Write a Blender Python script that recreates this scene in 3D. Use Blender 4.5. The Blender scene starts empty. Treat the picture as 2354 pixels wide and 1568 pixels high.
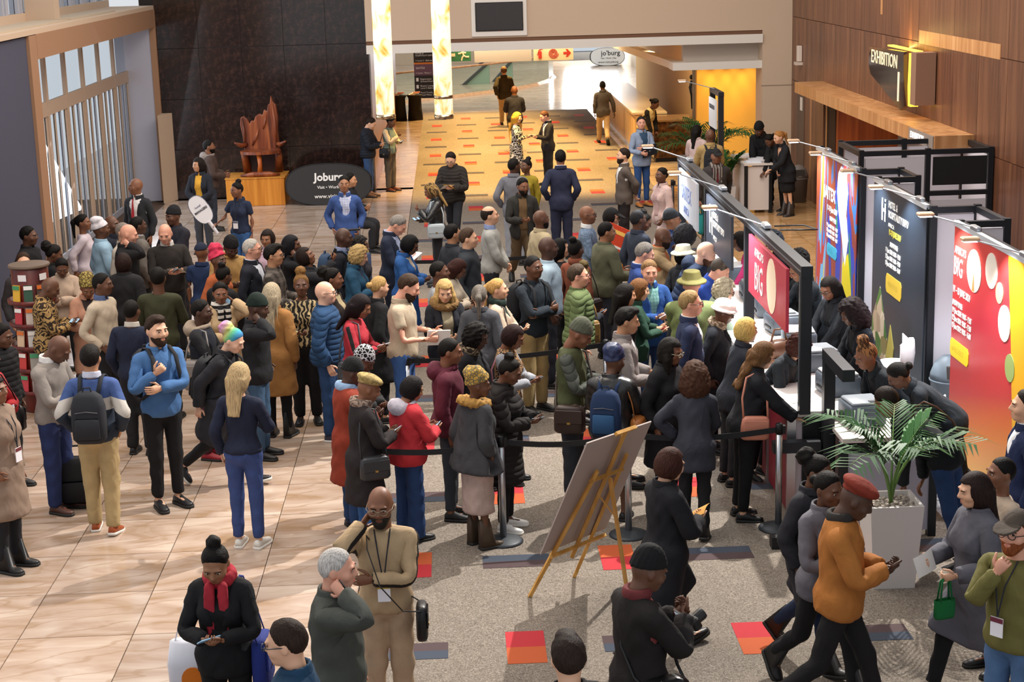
import bpy, math, random, hashlib
import numpy as np
from mathutils import Matrix, Vector
random.seed(7); np.random.seed(7)
SC = bpy.context.scene
COL = SC.collection
# ---------------------------------------------------------------- camera
PW, PH, FPX, CAMH = 2354, 1568, 3835.0, 5.24
_yaw, _pit, _rol = [math.radians(a) for a in (1.833, 13.335, -1.591)]
_f = np.array([math.sin(_yaw)*math.cos(_pit), math.cos(_yaw)*math.cos(_pit), -math.sin(_pit)])
_r = np.array([math.cos(_yaw), -math.sin(_yaw), 0.0]); _u = np.cross(_r, _f)
_r2 = _r*math.cos(_rol)+_u*math.sin(_rol); _u2 = -_r*math.sin(_rol)+_u*math.cos(_rol)
CM = np.array([_r2, _u2, _f])
cam_d = bpy.data.cameras.new('camera'); cam = bpy.data.objects.new('camera', cam_d); COL.objects.link(cam)
cam_d.sensor_width = 36.0; cam_d.lens = FPX/PW*36.0; cam_d.clip_end = 300
cam.matrix_world = Matrix(((_r2[0], _u2[0], -_f[0], 0), (_r2[1], _u2[1], -_f[1], 0), (_r2[2], _u2[2], -_f[2], CAMH), (0, 0, 0, 1)))
SC.camera = cam
def ray(x, y): return CM.T @ np.array([(x-PW/2)/FPX, -(y-PH/2)/FPX, 1.0])
def G(x, y, z=0.0):
    d = ray(x, y); t = (z-CAMH)/d[2]; return (d[0]*t, d[1]*t, z)
def Yp(x, y, Y):
    d = ray(x, y); t = Y/d[1]; return (d[0]*t, Y, CAMH+d[2]*t)
def Xp(x, y, X):
    d = ray(x, y); t = X/d[0]; return (X, d[1]*t, CAMH+d[2]*t)
# ---------------------------------------------------------------- world, exposure, lights
SC.view_settings.view_transform = 'Standard'; SC.view_settings.look = 'None'
SC.view_settings.gamma = 1.0; SC.view_settings.use_curve_mapping = False
SC.view_settings.exposure = 0.0
wd = bpy.data.worlds.new('sky'); SC.world = wd; wd.use_nodes = True
wd.node_tree.nodes['Background'].inputs[0].default_value = (0.93, 0.96, 1.0, 1)
wd.node_tree.nodes['Background'].inputs[1].default_value = 0.78
def lamp(name, kind, loc, energy, color=(1, 1, 1), size=0.2, aim=None, angle=None, blend=0.5, sy=None):
    d = bpy.data.lights.new(name, kind); d.energy = energy; d.color = color
    if kind == 'AREA':
        d.size = size
        if sy: d.shape = 'RECTANGLE'; d.size_y = sy
    elif kind == 'SPOT': d.shadow_soft_size = size; d.spot_size = math.radians(angle or 60); d.spot_blend = blend
    elif kind == 'SUN': d.angle = size
    else: d.shadow_soft_size = size
    o = bpy.data.objects.new(name, d); COL.objects.link(o); o.location = loc
    if aim is not None:
        o.rotation_euler = (Vector(aim)-Vector(loc)).to_track_quat('-Z', 'Y').to_euler()
    return o
# ceiling lighting of the hall (lamps hang above the frame)
lamp('hall_ceiling_light', 'AREA', (-2.5, 17, 9.0), 1150, (1.0, 0.86, 0.72), 7, aim=(-2.2, 18, 0), sy=14)
lamp('hall_ceiling_light', 'AREA', (2.5, 26, 9.0), 1000, (1.0, 0.88, 0.75), 6, aim=(2.0, 26, 0), sy=10)
# strong hall floodlight high above the registration booth: throws the clear shadows on the carpet
lamp('hall_floodlight', 'SPOT', (4.6, 19.0, 8.6), 6800, (1.0, 0.95, 0.88), 0.07, aim=(1.3, 13.6, 0), angle=75, blend=0.6)
# daylight entering through the tall windows on the left
lamp('window_daylight', 'AREA', (-6.6, 31, 2.4), 260, (0.82, 0.9, 1.0), 10, aim=(0, 30, 0.8), sy=3.6)
# ---------------------------------------------------------------- materials
_M = {}
def rgb(h):
    if isinstance(h, str):
        c = [int(h[i:i+2], 16)/255 for i in (0, 2, 4)]
        return tuple((v/12.92 if v <= 0.04045 else ((v+0.055)/1.055)**2.4) for v in c)
    return tuple(h)
def mat(c, rough=0.7, metal=0.0, emit=0.0, spec=0.4, bump=0.0, bscale=60, key='', alpha=None, coat=0.0, sheen=0.0):
    k = ('m', c, rough, metal, emit, spec, bump, bscale, key, alpha, coat, sheen)
    if k in _M: return _M[k]
    m = bpy.data.materials.new('mat_%d' % len(_M)); m.use_nodes = True
    nt = m.node_tree; b = nt.nodes['Principled BSDF']
    col = rgb(c)
    b.inputs['Base Color'].default_value = (*col, 1); b.inputs['Roughness'].default_value = rough
    b.inputs['Metallic'].default_value = metal; b.inputs['Specular IOR Level'].default_value = spec
    if coat: b.inputs['Coat Weight'].default_value = coat
    if sheen: b.inputs['Sheen Weight'].default_value = sheen
    if emit: b.inputs['Emission Color'].default_value = (*col, 1); b.inputs['Emission Strength'].default_value = emit
    if alpha is not None:
        b.inputs['Transmission Weight'].default_value = alpha; b.inputs['IOR'].default_value = 1.05
    if bump:
        n = nt.nodes.new('ShaderNodeTexNoise'); n.inputs['Scale'].default_value = bscale
        t = nt.nodes.new('ShaderNodeTexCoord'); nt.links.new(t.outputs['Object'], n.inputs['Vector'])
        bu = nt.nodes.new('ShaderNodeBump'); bu.inputs['Strength'].default_value = bump; bu.inputs['Distance'].default_value = 0.02
        nt.links.new(n.outputs['Fac'], bu.inputs['Height']); nt.links.new(bu.outputs['Normal'], b.inputs['Normal'])
    _M[k] = m
    return m
def node_mat(key, fn, rough=0.6, spec=0.4, metal=0.0):
    """fn(nt, new, link, bsdf) fills the tree"""
    if key in _M: return _M[key]
    m = bpy.data.materials.new('mat_%d' % len(_M)); m.use_nodes = True
    nt = m.node_tree; b = nt.nodes['Principled BSDF']
    b.inputs['Roughness'].default_value = rough; b.inputs['Specular IOR Level'].default_value = spec; b.inputs['Metallic'].default_value = metal
    fn(nt, lambda t: nt.nodes.new('ShaderNode'+t), nt.links.new, b)
    _M[key] = m
    return m
def ramp(nd, stops, interp='LINEAR'):
    cr = nd.color_ramp; cr.interpolation = interp
    while len(cr.elements) < len(stops): cr.elements.new(0.5)
    for e, (p, c) in zip(cr.elements, stops): e.position = p; e.color = (*rgb(c), 1)
def mth(new, link, op, a, b=None):
    n = new('Math'); n.operation = op
    for i, v in enumerate((a, b)):
        if v is None: continue
        if isinstance(v, (int, float)): n.inputs[i].default_value = v
        else: link(v, n.inputs[i])
    return n.outputs[0]
# ---------------------------------------------------------------- mesh helpers
class MB:
    def __init__(s): s.v = []; s.f = []; s.m = []; s.mi = 0
    def add(s, vs, fs, mi=None):
        o = len(s.v); s.v += [tuple(map(float, p)) for p in vs]; s.f += [tuple(o+i for i in f) for f in fs]
        s.m += [s.mi if mi is None else mi]*len(fs); return s
    def box(s, c, d, rz=0, mi=None, M=None, bev=0.0):
        x, y, z = [k/2 for k in d]
        if bev:
            b = min(bev, x*.9, y*.9, z*.9); vs = []; 
            for zz, k in ((-z, b), (-z+b, 0), (z-b, 0), (z, b)):
                X, Y = x-k, y-k; B = b if not k else b*.6
                vs += [(-X, -Y+B, zz), (-X+B, -Y, zz), (X-B, -Y, zz), (X, -Y+B, zz), (X, Y-B, zz), (X-B, Y, zz), (-X+B, Y, zz), (-X, Y-B, zz)]
            fs = [tuple(range(7, -1, -1)), tuple(range(24, 32))]
            for r in range(3):
                for i in range(8): j = (i+1) % 8; fs.append((r*8+i, r*8+j, r*8+8+j, r*8+8+i))
        else:
            vs = [(-x, -y, -z), (x, -y, -z), (x, y, -z), (-x, y, -z), (-x, -y, z), (x, -y, z), (x, y, z), (-x, y, z)]
            fs = [(3, 2, 1, 0), (4, 5, 6, 7), (0, 1, 5, 4), (1, 2, 6, 5), (2, 3, 7, 6), (3, 0, 4, 7)]
        if M is not None: vs = [tuple(M @ Vector(p)) for p in vs]
        ca, sa = math.cos(rz), math.sin(rz)
        vs = [(p[0]*ca-p[1]*sa+c[0], p[0]*sa+p[1]*ca+c[1], p[2]+c[2]) for p in vs]
        return s.add(vs, fs, mi)
    def bb(s, a, b, mi=None, bev=0.0):
        lo = [min(p, q) for p, q in zip(a, b)]; hi = [max(p, q) for p, q in zip(a, b)]
        return s.box([(p+q)/2 for p, q in zip(lo, hi)], [q-p for p, q in zip(lo, hi)], mi=mi, bev=bev)
    def cyl(s, p0, p1, r0, r1=None, n=10, mi=None, cap=True):
        r1 = r0 if r1 is None else r1
        return s.tube([p0, p1], [r0, r1], n, mi, cap)
    def tube(s, pts, r, n=8, mi=None, cap=True, flat=1.0, up=None):
        pts = [Vector(p) for p in pts]; k = len(pts)
        rs = r if isinstance(r, (list, tuple)) else [r]*k
        vs = []; prev = None
        for i, p in enumerate(pts):
            t = (pts[min(i+1, k-1)]-pts[max(i-1, 0)]).normalized()
            if prev is None:
                a = Vector(up) if up else (Vector((0, 0, 1)) if abs(t.z) < .9 else Vector((1, 0, 0)))
            else: a = prev
            b = t.cross(a)
            if b.length < 1e-6: b = t.orthogonal()
            b.normalize(); a = b.cross(t).normalized(); prev = a
            for j in range(n):
                an = 2*math.pi*j/n; vs.append(p+(a*math.cos(an)*flat+b*math.sin(an))*rs[i])
        fs = []
        for i in range(k-1):
            for j in range(n):
                q = (j+1) % n; fs.append((i*n+j, (i+1)*n+j, (i+1)*n+q, i*n+q))
        if cap: fs += [tuple(range(n)), tuple(range((k-1)*n+n-1, (k-1)*n-1, -1))]
        return s.add(vs, fs, mi)
    def lathe(s, prof, n=16, c=(0, 0, 0), mi=None, sx=1, sy=1):
        k = len(prof); vs = []
        for r, z in prof:
            for j in range(n):
                a = 2*math.pi*j/n; vs.append((c[0]+r*sx*math.cos(a), c[1]+r*sy*math.sin(a), c[2]+z))
        fs = []
        for i in range(k-1):
            for j in range(n):
                q = (j+1) % n; fs.append((i*n+j, i*n+q, (i+1)*n+q, (i+1)*n+j))
        fs += [tuple(range(n-1, -1, -1)), tuple(range((k-1)*n, k*n))]
        return s.add(vs, fs, mi)
    def prism(s, poly, ax, t0, t1, mi=None):
        """extrude 2D poly along axis ax between t0..t1; poly coords are the two other axes in order"""
        def mk(p, t):
            if ax == 0: return (t, p[0], p[1])
            if ax == 1: return (p[0], t, p[1])
            return (p[0], p[1], t)
        n = len(poly); vs = [mk(p, t0) for p in poly]+[mk(p, t1) for p in poly]
        fs = [tuple(range(n)), tuple(range(2*n-1, n-1, -1))]+[(i, i+n, (i+1) % n+n, (i+1) % n) for i in range(n)]
        return s.add(vs, fs, mi)
    def mesh(s, name, mats, smooth=False):
        me = bpy.data.meshes.new(name); me.from_pydata(s.v, [], s.f)
        for m in (mats if isinstance(mats, (list, tuple)) else [mats]): me.materials.append(m)
        if any(s.m): me.polygons.foreach_set('material_index', s.m)
        if smooth: me.polygons.foreach_set('use_smooth', [True]*len(s.f))
        me.update(); return me
    def build(s, name, mats, parent=None, smooth=False, loc=None, rz=0):
        return link(name, s.mesh(name, mats, smooth), parent, loc, rz)
def link(name, data, parent=None, loc=None, rz=0, M=None):
    o = bpy.data.objects.new(name, data); COL.objects.link(o)
    if parent is not None: o.parent = parent
    if loc is not None: o.location = loc
    if rz: o.rotation_euler = (0, 0, rz)
    if M is not None: o.matrix_local = M
    return o
def tag(o, label, cat, group=None, kind=None):
    if label: o['label'] = label
    if cat: o['category'] = cat
    if group: o['group'] = group
    if kind: o['kind'] = kind
    return o
def empty(name, loc=(0, 0, 0), rz=0, label=None, cat=None, group=None):
    o = link(name, None, None, loc, rz); o.empty_display_size = .1
    return tag(o, label, cat, group)
def struct(o): o['kind'] = 'structure'; return o
def text(body, size, parent, M, m, name='lettering', ext=0.002, align='LEFT', sx=1.0, bold=0.0):
    if '\n' in body:
        for i, ln in enumerate(body.split('\n')): text(ln, size, parent, M @ Matrix.Translation((0, -size*.98*i, 0)), m, name, ext, align, sx, bold)
        return
    cu = bpy.data.curves.new(name, 'FONT'); cu.body = body; cu.size = size; cu.extrude = ext; cu.align_x = align
    cu.resolution_u = 2
    if bold: cu.offset = bold*size
    cu.materials.append(m)
    t = bpy.data.objects.new(name, cu); COL.objects.link(t); TEXTS.append((t, parent, M @ Matrix.Diagonal((sx, 1, 1, 1))))
TEXTS = []
def flush_texts():
    """turn the lettering into plain meshes, parented to their signs"""
    dg = bpy.context.evaluated_depsgraph_get(); dg.update()
    res = [(bpy.data.meshes.new_from_object(t.evaluated_get(dg)), p, M) for t, p, M in TEXTS]
    for t, p, M in TEXTS: bpy.data.curves.remove(t.data)
    for me, p, M in res: me.name = 'lettering'; link('lettering', me, p, M=M)
def frame(o, ex, ey):
    """matrix with local x along ex, local y along ey, origin o"""
    ex = Vector(ex).normalized(); ey = Vector(ey).normalized(); ez = ex.cross(ey)
    M = Matrix((ex, ey, ez)).transposed().to_4x4(); M.translation = Vector(o); return M
# ================================================================ the setting
HX, CARL, CARR = -6.3, -.92, 4.39
WALLY = 36.7
def marble(key, base, vein, light):
    def fn(nt, new, lk, b):
        tc = new('TexCoord'); oi = new('ObjectInfo'); ad = new('VectorMath'); ad.operation = 'MULTIPLY_ADD'; ad.inputs[1].default_value = (9, 7, 3)
        lk(oi.outputs['Location'], ad.inputs[0]); lk(tc.outputs['Object'], ad.inputs[2])
        mp = new('Mapping'); mp.inputs['Rotation'].default_value = (0, 0, .6); mp.inputs['Scale'].default_value = (.7, 2.2, 1); lk(ad.outputs[0], mp.inputs['Vector'])
        n = new('TexNoise'); n.inputs['Scale'].default_value = 1.3; n.inputs['Detail'].default_value = 6; n.inputs['Distortion'].default_value = 1.6; lk(mp.outputs[0], n.inputs['Vector'])
        rp = new('ValToRGB'); ramp(rp, [(.30, vein), (.48, base), (.70, light)]); lk(n.outputs['Fac'], rp.inputs[0])
        w = new('TexWave'); w.inputs['Scale'].default_value = .9; w.inputs['Distortion'].default_value = 14; w.inputs['Detail'].default_value = 4; w.inputs['Detail Scale'].default_value = .9; lk(mp.outputs[0], w.inputs['Vector'])
        r2 = new('ValToRGB'); ramp(r2, [(0, '8a6a50'), (.06, '000000'), (1, '000000')]); r2.color_ramp.elements[0].color = (.55, .55, .55, 1); lk(w.outputs['Fac'], r2.inputs[0])
        mx = new('Mix'); mx.data_type = 'RGBA'; lk(r2.outputs[0], mx.inputs[0]); lk(rp.outputs[0], mx.inputs[6]); mx.inputs[7].default_value = (*rgb(vein), 1)
        hs = new('HueSaturation'); lk(mx.outputs[2], hs.inputs['Color']); lk(mth(new, lk, 'ADD', mth(new, lk, 'MULTIPLY', oi.outputs['Random'], .22), .88), hs.inputs['Value'])
        lk(hs.outputs[0], b.inputs['Base Color'])
    return node_mat(key, fn, .16, .5)
M_MARB = marble('marbleA', 'aa9484', '94795f', 'bcab9c'); M_GROUT = mat('5a4638', .9)
M_MARB2 = marble('marbleB', 'b88e60', 'a07646', 'c8a67c')
def carpet_fn(nt, new, lk, b):
    tc = new('TexCoord'); n = new('TexNoise'); n.inputs['Scale'].default_value = 26; n.inputs['Detail'].default_value = 5; n.inputs['Distortion'].default_value = 3.5; lk(tc.outputs['Object'], n.inputs['Vector'])
    rp = new('ValToRGB'); ramp(rp, [(.36, '615951'), (.5, '7b7269'), (.62, '958c81')]); lk(n.outputs['Fac'], rp.inputs[0]); lk(rp.outputs[0], b.inputs['Base Color'])
    bu = new('Bump'); bu.inputs['Strength'].default_value = .5; bu.inputs['Distance'].default_value = .01; lk(n.outputs['Fac'], bu.inputs['Height']); lk(bu.outputs[0], b.inputs['Normal'])
M_CARPET = node_mat('carpet', carpet_fn, .95, .1)
fl = MB().bb((-9, 6, -.30), (12, 85, -.03)).build('floor', M_GROUT); struct(fl)
# marble tiles, one object each, sharing three tile meshes
TX, TY = .900, .925
tm = [MB().box((0, 0, 0), (TX-.008, TY-.008, .03)).mesh('marble_tile', M_MARB) for _ in range(3)]
tm2 = [MB().box((0, 0, 0), (TX-.008, TY-.008, .03)).mesh('marble_tile', M_MARB2) for _ in range(2)]
ntile = 0
for i in range(-9, 3):
    x0 = -2.675+i*TX
    for j in range(-2, 27):
        y0 = 12.46+j*TY; xc, yc = x0+TX/2, y0+TY/2
        if xc < HX-.3 or yc > WALLY or x0+TX > CARL: continue
        if abs(Yp(0, 784, max(yc, 1))[0]) < 0 : continue
        o = link('marble_tile', random.choice(tm), fl, (xc, yc, -.015)); ntile += 1
        if random.random() < .5: o.rotation_euler = (0, 0, math.pi)
for j in range(-2, 27):      # cut tiles along the carpet
    y0 = 12.46+j*TY
    a = -2.675+1*TX
    w = CARL-.006-(a)
    if w > .05: link('marble_tile', MB().box((0, 0, 0), (w-.006, TY-.008, .03)).mesh('marble_tile', M_MARB), fl, (a+w/2, y0+TY/2, -.015))
for i in range(0, 4):        # right side, behind the booth
    for j in range(0, 17):
        xc, yc = CARR+.02+TX*(i+.5), 21+j*TY
        if yc < WALLY-.3: link('marble_tile', random.choice(tm2), fl, (xc, yc, -.015))
MB().bb((4.39, 10, -.03), (7.6, 20.5, 0)).build('booth_paving', marble('marbleC', '8d8f92', '6d7074', 'a5a7aa'), fl)
MB().bb((CARL-9, 37.15, -.03), (CARL, 55, 0)).build('marble_strip', M_MARB, fl)
MB().bb((-9, 54.5, -.03), (12, 84, -.002)).build('marble_far', marble('marbleD', 'b9a490', '9d8770', 'cfc0b0'), fl)
MB().bb((CARR, 36.5, -.03), (9, 54.5, -.001)).build('marble_side', marble('marbleE', 'b7a48e', '9b8268', 'cdbfae'), fl)
cp = MB().bb((CARL, 8, -.03), (CARR, 54.5, 0)).build('carpet', M_CARPET, fl)
# carpet inlays: two-tone tiles and planks, one object each
MR, MO, MBl, MM = mat('b02a33', .9, bump=.3, bscale=300), mat('b4532a', .9, bump=.3, bscale=300), mat('3a4250', .9, bump=.3, bscale=300), mat('4a3a3c', .9, bump=.3, bscale=300)
def inlay(w, d, a, b_):
    m = MB(); m.box((0, d/4, 0), (w, d/2, .006), mi=0); m.box((0, -d/4, 0), (w, d/2, .006), mi=1); return m.mesh('carpet_tile', [a, b_])
IN = {(0, 0): inlay(.30, .60, MR, MO), (0, 1): inlay(.30, .60, MO, MR), (1, 0): inlay(.585, .30, MM, MBl), (1, 1): inlay(.585, .30, MBl, MM)}
for i in range(-1, 5):
    for j in range(-1, 23):
        x, y = .423+.889*i, 11.905+1.843*j
        k = (i+j) % 2
        if x-.3 < CARL and k: continue
        link('carpet_tile', IN[(k, j % 2)], cp, (x, y, .0))
# ---- dark granite wall with its panels
def granite(nt, new, lk, b):
    tc = new('TexCoord'); oi = new('ObjectInfo'); n = new('TexNoise'); n.inputs['Scale'].default_value = 7; n.inputs['Detail'].default_value = 8; n.inputs['Roughness'].default_value = .75; lk(tc.outputs['Object'], n.inputs['Vector'])
    rp = new('ValToRGB'); ramp(rp, [(.35, '17110f'), (.52, '2a1e1b'), (.66, '432d27'), (.8, '5c4036')]); lk(n.outputs['Fac'], rp.inputs[0]); lk(rp.outputs[0], b.inputs['Base Color'])
M_GRAN = node_mat('granite', granite, .12, .6)
wb = MB().bb((-6.62, WALLY, 0), (-1.76, WALLY+.4, 9)).build('wall_back', mat('1a1311', .5)); struct(wb)
pan = MB().box((0, 0, 0), (.905, .02, 1.075)).mesh('granite_panel', M_GRAN)
for i in range(5):
    for j in range(7): link('granite_panel', pan, wb, (-1.75-.4575-.915*i, WALLY-.012, .545+1.09*j))
# ---- cream wall over the opening, its piers
M_CREAM = mat('c2ab95', .85); M_WHITE = mat('d9d3cc', .7); M_BROWN = mat('6b4a36', .7)
CY = 35.6
wr = MB().bb((-1.75, CY+.35, 3.42), (6.62, CY+.75, 9)).bb((6.62, CY, 0), (7.8, CY+.75, 9)).bb((-1.75, CY+.0, 3.36), (6.62, CY+.35, 9)).build('wall_front', M_CREAM); struct(wr)
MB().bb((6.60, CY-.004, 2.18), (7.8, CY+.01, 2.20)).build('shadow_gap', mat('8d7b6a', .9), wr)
MB().bb((-1.75, CY+.02, 3.28), (6.62, CY+.35, 3.37)).build('brown_band', M_BROWN, wr)  # brown strip between the cream wall and the white beam
t1 = MB().bb((-1.75, CY-.05, 3.10), (6.62, CY+.7, 3.28)).build('trim_1', M_WHITE); struct(t1)
# corridor ceiling (seen only in reflections) and soffits over the reception
struct(MB().bb((-1.75, CY+.7, 3.25), (6.6, 56, 3.5)).build('ceiling', mat('c9b8a4', .9)))
sf = MB(); p0 = Yp(1550, 160, CY+.05)
sf.bb((4.72, CY+.05, 2.56), (6.62, CY+.75, 2.72)); sf.prism([(4.74, CY+.76), (4.97, CY+.76), (4.2, 50), (3.95, 50)], 2, 2.56, 2.72)
so = sf.build('trim_2', M_WHITE); struct(so)
MB().bb((5.0, CY+.5, 2.72), (6.62, CY+.75, 3.1)).build('soffit_back', mat('c4bab0', .9), so)
MB().prism([(3.55, 44.5), (4.35, 44.5), (4.35, 58), (3.0, 58)], 2, 2.62, 2.78).build('wood_soffit', mat('7d5230', .6), so)
# ---- left window bay
M_TAN = mat('9c775c', .8); M_LAV = mat('b0b0be', .75); M_NAVY = mat('45475a', .8)
wl = MB().bb((HX-.05, 21.0, 0), (HX-1.2, 25.65, 4.1)).build('wall_left', M_NAVY); struct(wl)
jm = MB().bb((HX, 25.65, 0), (HX-.75, 26.1, 4.11)).bb((HX+.004, 26.1, 3.74), (HX-.25, WALLY-.12, 4.12)).bb((HX+.008, WALLY-.12, 0), (HX-.12, WALLY-.02, 4.12)).build('trim_3', M_TAN); struct(jm)
MB().bb((HX-.12, WALLY-.1, 0), (HX-.9, WALLY-.02, 3.74)).build('lavender_reveal', M_LAV, jm)
MB().prism([(HX+.0, WALLY-.03), (HX+.22, WALLY-.03), (HX, WALLY-.6)], 2, 0, 1.9).build('splay', M_CREAM, jm)
lg = MB().bb((HX, 18, 4.12), (HX-1.6, WALLY-.05, 4.2)).build('trim_4', M_CREAM); struct(lg)
for y0, y1 in ((21.3, 24.2), (24.4, 29.0), (29.3, 33.2)): MB().bb((HX-.15, y0, 4.2), (HX-.75, y1, 4.225)).build('ledge_board', mat('b7a58f', .85), lg)
M_MUL = mat('b8a290', .45); M_FRAME = mat('a9adba', .4); M_GLASS = mat('e8f0f6', .03, alpha=1.0, spec=.6)
GX = HX-.68
nwin = 0
W0, W1 = 26.1, WALLY-.1; bay = (W1-W0)/7.0
for k in range(7):
    y0 = W0+k*bay; nwin += 1
    fr = MB()
    fr.bb((GX-.03, y0, 0), (GX+.045, y0+.14, 3.74)); fr.bb((GX-.03, y0+.14, 2.60), (GX+.04, y0+bay, 2.84))
    w = MB(); w = fr.build('window_%d' % nwin, M_MUL); struct(w)
    f2 = MB().bb((GX-.03, y0+.14, 0), (GX+.02, y0+.22, 3.74)).build('window_frame', M_FRAME, w)
    q = (bay-.24)/3
    for i in range(3):
        MB().bb((GX-.02, y0+.24+q*i, .1), (GX+.0, y0+.24+q*(i+1)-.07, 2.6)).build('pane', M_GLASS, w)
        MB().bb((GX-.03, y0+.24+q*(i+1)-.07, 0), (GX+.016, y0+.24+q*(i+1), 2.6)).build('mullion', M_FRAME if i % 2 else M_MUL, w)
    MB().bb((GX-.02, y0+.26, 2.84), (GX+.0, y0+bay-.04, 3.74)).build('pane', M_GLASS, w)
    MB().bb((GX-.02, y0+.24, 0), (GX+.02, y0+bay, .12)).build('sill_rail', M_FRAME, w)
# clerestory above the ledge
cw = MB().bb((HX-.95, 18, 4.2), (HX-1.1, WALLY, 4.34)).build('window_8', M_CREAM); struct(cw)
for k in range(14):
    y = 22.4+k*1.02
    MB().bb((HX-1.02, y, 4.34), (HX-1.04, y+.5, 6.0)).build('pane', M_GLASS, cw)
    MB().bb((HX-.96, y+.5, 4.3), (HX-1.12, y+.60, 6.0)).bb((HX-.98, y+.78, 4.3), (HX-1.12, y+.96, 6.0)).build('mullion', M_FRAME, cw)
    if k in (6,): MB().bb((HX-.45, y+.9, 4.2), (HX-.95, y+1.3, 6.0)).build('fin', M_CREAM, cw)
# column at the left edge
cl = MB().bb((-6.6, 19.7, 0), (-5.66, 20.4, 7)).build('column', mat('b89a82', .8)); struct(cl)
tag(cl, 'tan plaster column at the left edge behind the brochure stand', 'column')
# ---- wood panelled wall on the right
def wood(key, a, b_, c, rough=.38):
    def fn(nt, new, lk, b):
        tc = new('TexCoord'); oi = new('ObjectInfo'); mp = new('Mapping'); mp.inputs['Scale'].default_value = (5, 5, .35); lk(tc.outputs['Object'], mp.inputs['Vector'])
        ad = new('VectorMath'); ad.operation = 'ADD'; lk(mp.outputs[0], ad.inputs[0]); lk(oi.outputs['Location'], ad.inputs[1])
        n = new('TexNoise'); n.inputs['Scale'].default_value = 1.6; n.inputs['Detail'].default_value = 5; n.inputs['Distortion'].default_value = .6; lk(ad.outputs[0], n.inputs['Vector'])
        rp = new('ValToRGB'); ramp(rp, [(.3, a), (.5, b_), (.7, c)]); lk(n.outputs['Fac'], rp.inputs[0])
        hs = new('HueSaturation'); lk(rp.outputs[0], hs.inputs['Color']); lk(mth(new, lk, 'ADD', mth(new, lk, 'MULTIPLY', oi.outputs['Random'], .25), .87), hs.inputs['Value']); lk(hs.outputs[0], b.inputs['Base Color'])
    return node_mat(key, fn, rough, .45)
M_WOOD = wood('woodA', '523526', '6d4632', '82583e'); M_WOODL = wood('woodB', 'a87448', 'c08a58', 'd2a070'); M_WOODR = wood('woodR', '8a3a12', 'a9501c', 'c4662a')
WX = 7.25
ww = MB().bb((WX+.03, 8, 2.3), (WX+.4, CY, 9)).bb((WX+.03, 31.6, 0), (WX+.4, CY, 2.4)).bb((WX+.03, 8, 0), (WX+.4, 23.5, 2.4)).build('wall_right', mat('3a2518', .7)); struct(ww)
ys = [CY, 34.2, 32.5, 30.9, 29.6, 28.2, 25.95, 24.1, 22.9, 21.7, 20.0, 18.4, 16.8, 15.2, 13.6]
for a, b_ in zip(ys[1:], ys[:-1]):
    for z0, z1 in ((0, 2.30), (2.31, 3.62), (3.63, 5.1), (5.11, 6.6)):
        if z0 == 0 and b_ > 24 and a < 31.5: continue
        MB().box((0, 0, 0), (.03, b_-a-.012, z1-z0)).build('wood_panel', M_WOOD, ww, loc=(WX+.015, (a+b_)/2, (z0+z1)/2))
MB().bb((WX-.004, 22.0, 3.60), (WX+.01, 25.9, 3.80)).build('orange_band', M_WOODL, ww)
MB().bb((WX-.004, 28.15, 3.95), (WX+.01, 28.27, 6)).build('orange_strip', M_WOODL, ww)
for y in (33.6, 32.2): MB().bb((WX-.006, y, 0), (WX+.01, y+.06, 2.25)).build('gold_strip', M_WOODL, ww)
d1 = MB().bb((WX-.015, 34.25, 0), (WX+.01, 34.95, 2.28)).build('door_1', mat('5b4a3f', .5)); struct(d1)
MB().bb((WX-.02, 34.4, 1.75), (WX-.012, 34.62, 2.02)).build('door_sign', mat('d8cfc2', .6), d1)
# entrance recess below the canopy
d2 = MB().bb((WX+1.2, 23.5, 0), (WX+1.3, 31.6, 2.4)).build('door_2', mat('a89c92', .5)); struct(d2)
for k in range(6):
    MB().bb((WX+1.15, 24.2+k*.95, .05), (WX+1.2, 25.1+k*.95, 2.25)).build('door_leaf', mat('b8aca2', .4), d2)
    MB().bb((WX+1.06, 24.3+k*.95, .9), (WX+1.1, 24.36+k*.95, 1.6)).build('door_handle', mat('18181a', .4), d2)
MB().bb((WX+.05, 31.45, 0), (WX+1.2, 31.6, 2.3)).build('recess_panel', M_WOODR, d2)
cn = MB().bb((WX-.55, 23.0, 2.30), (WX+.3, 32.6, 2.5)).build('trim_5', M_WOODL); struct(cn)
es = MB().bb((WX-.565, 23.05, 2.31), (WX-.552, 24.3, 2.49)).build('small_sign', mat('8c8078', .6), cn)
text('EXHIBITION', .13, cn, frame((WX-.57, 24.2, 2.36), (0, -1, 0), (0, 0, 1)), mat('ffffff', .5, emit=1.5))
# far end: glazed wall beyond the escalator hall
fw = MB().bb((-9, 78, 0), (5.5, 78.3, 3.3)).bb((7.9, 70, 0), (8.2, 78, 3.3)).build('wall_far', mat('c6b49c', .8)); struct(fw)
w9 = MB().bb((5.5, 78, 0), (7.9, 78.15, .35)).bb((5.5, 78, 3.1), (7.9, 78.15, 3.3)).bb((5.5, 78, .35), (5.62, 78.15, 3.1)).build('window_9', mat('9fa6ad', .5)); struct(w9)
MB().bb((5.62, 78.05, .35), (7.9, 78.07, 3.1)).build('pane', M_GLASS, w9)
lw = MB().bb((-2.6, 37.1, 0), (-1.75, 54, 3.3)).build('wall_corridor', wood('woodC', '6a3c1c', '8c5226', 'a86a34')); struct(lw)
rwall = MB().bb((6.4, 38.55, 0), (6.6, 58, 3.3)).build('wall_reception', mat('d8b98a', .7)); struct(rwall)
MB().bb((5.9, 40.5, 0), (6.4, 41.0, 3.2)).build('dark_post', mat('4a4038', .6), rwall)
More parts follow.
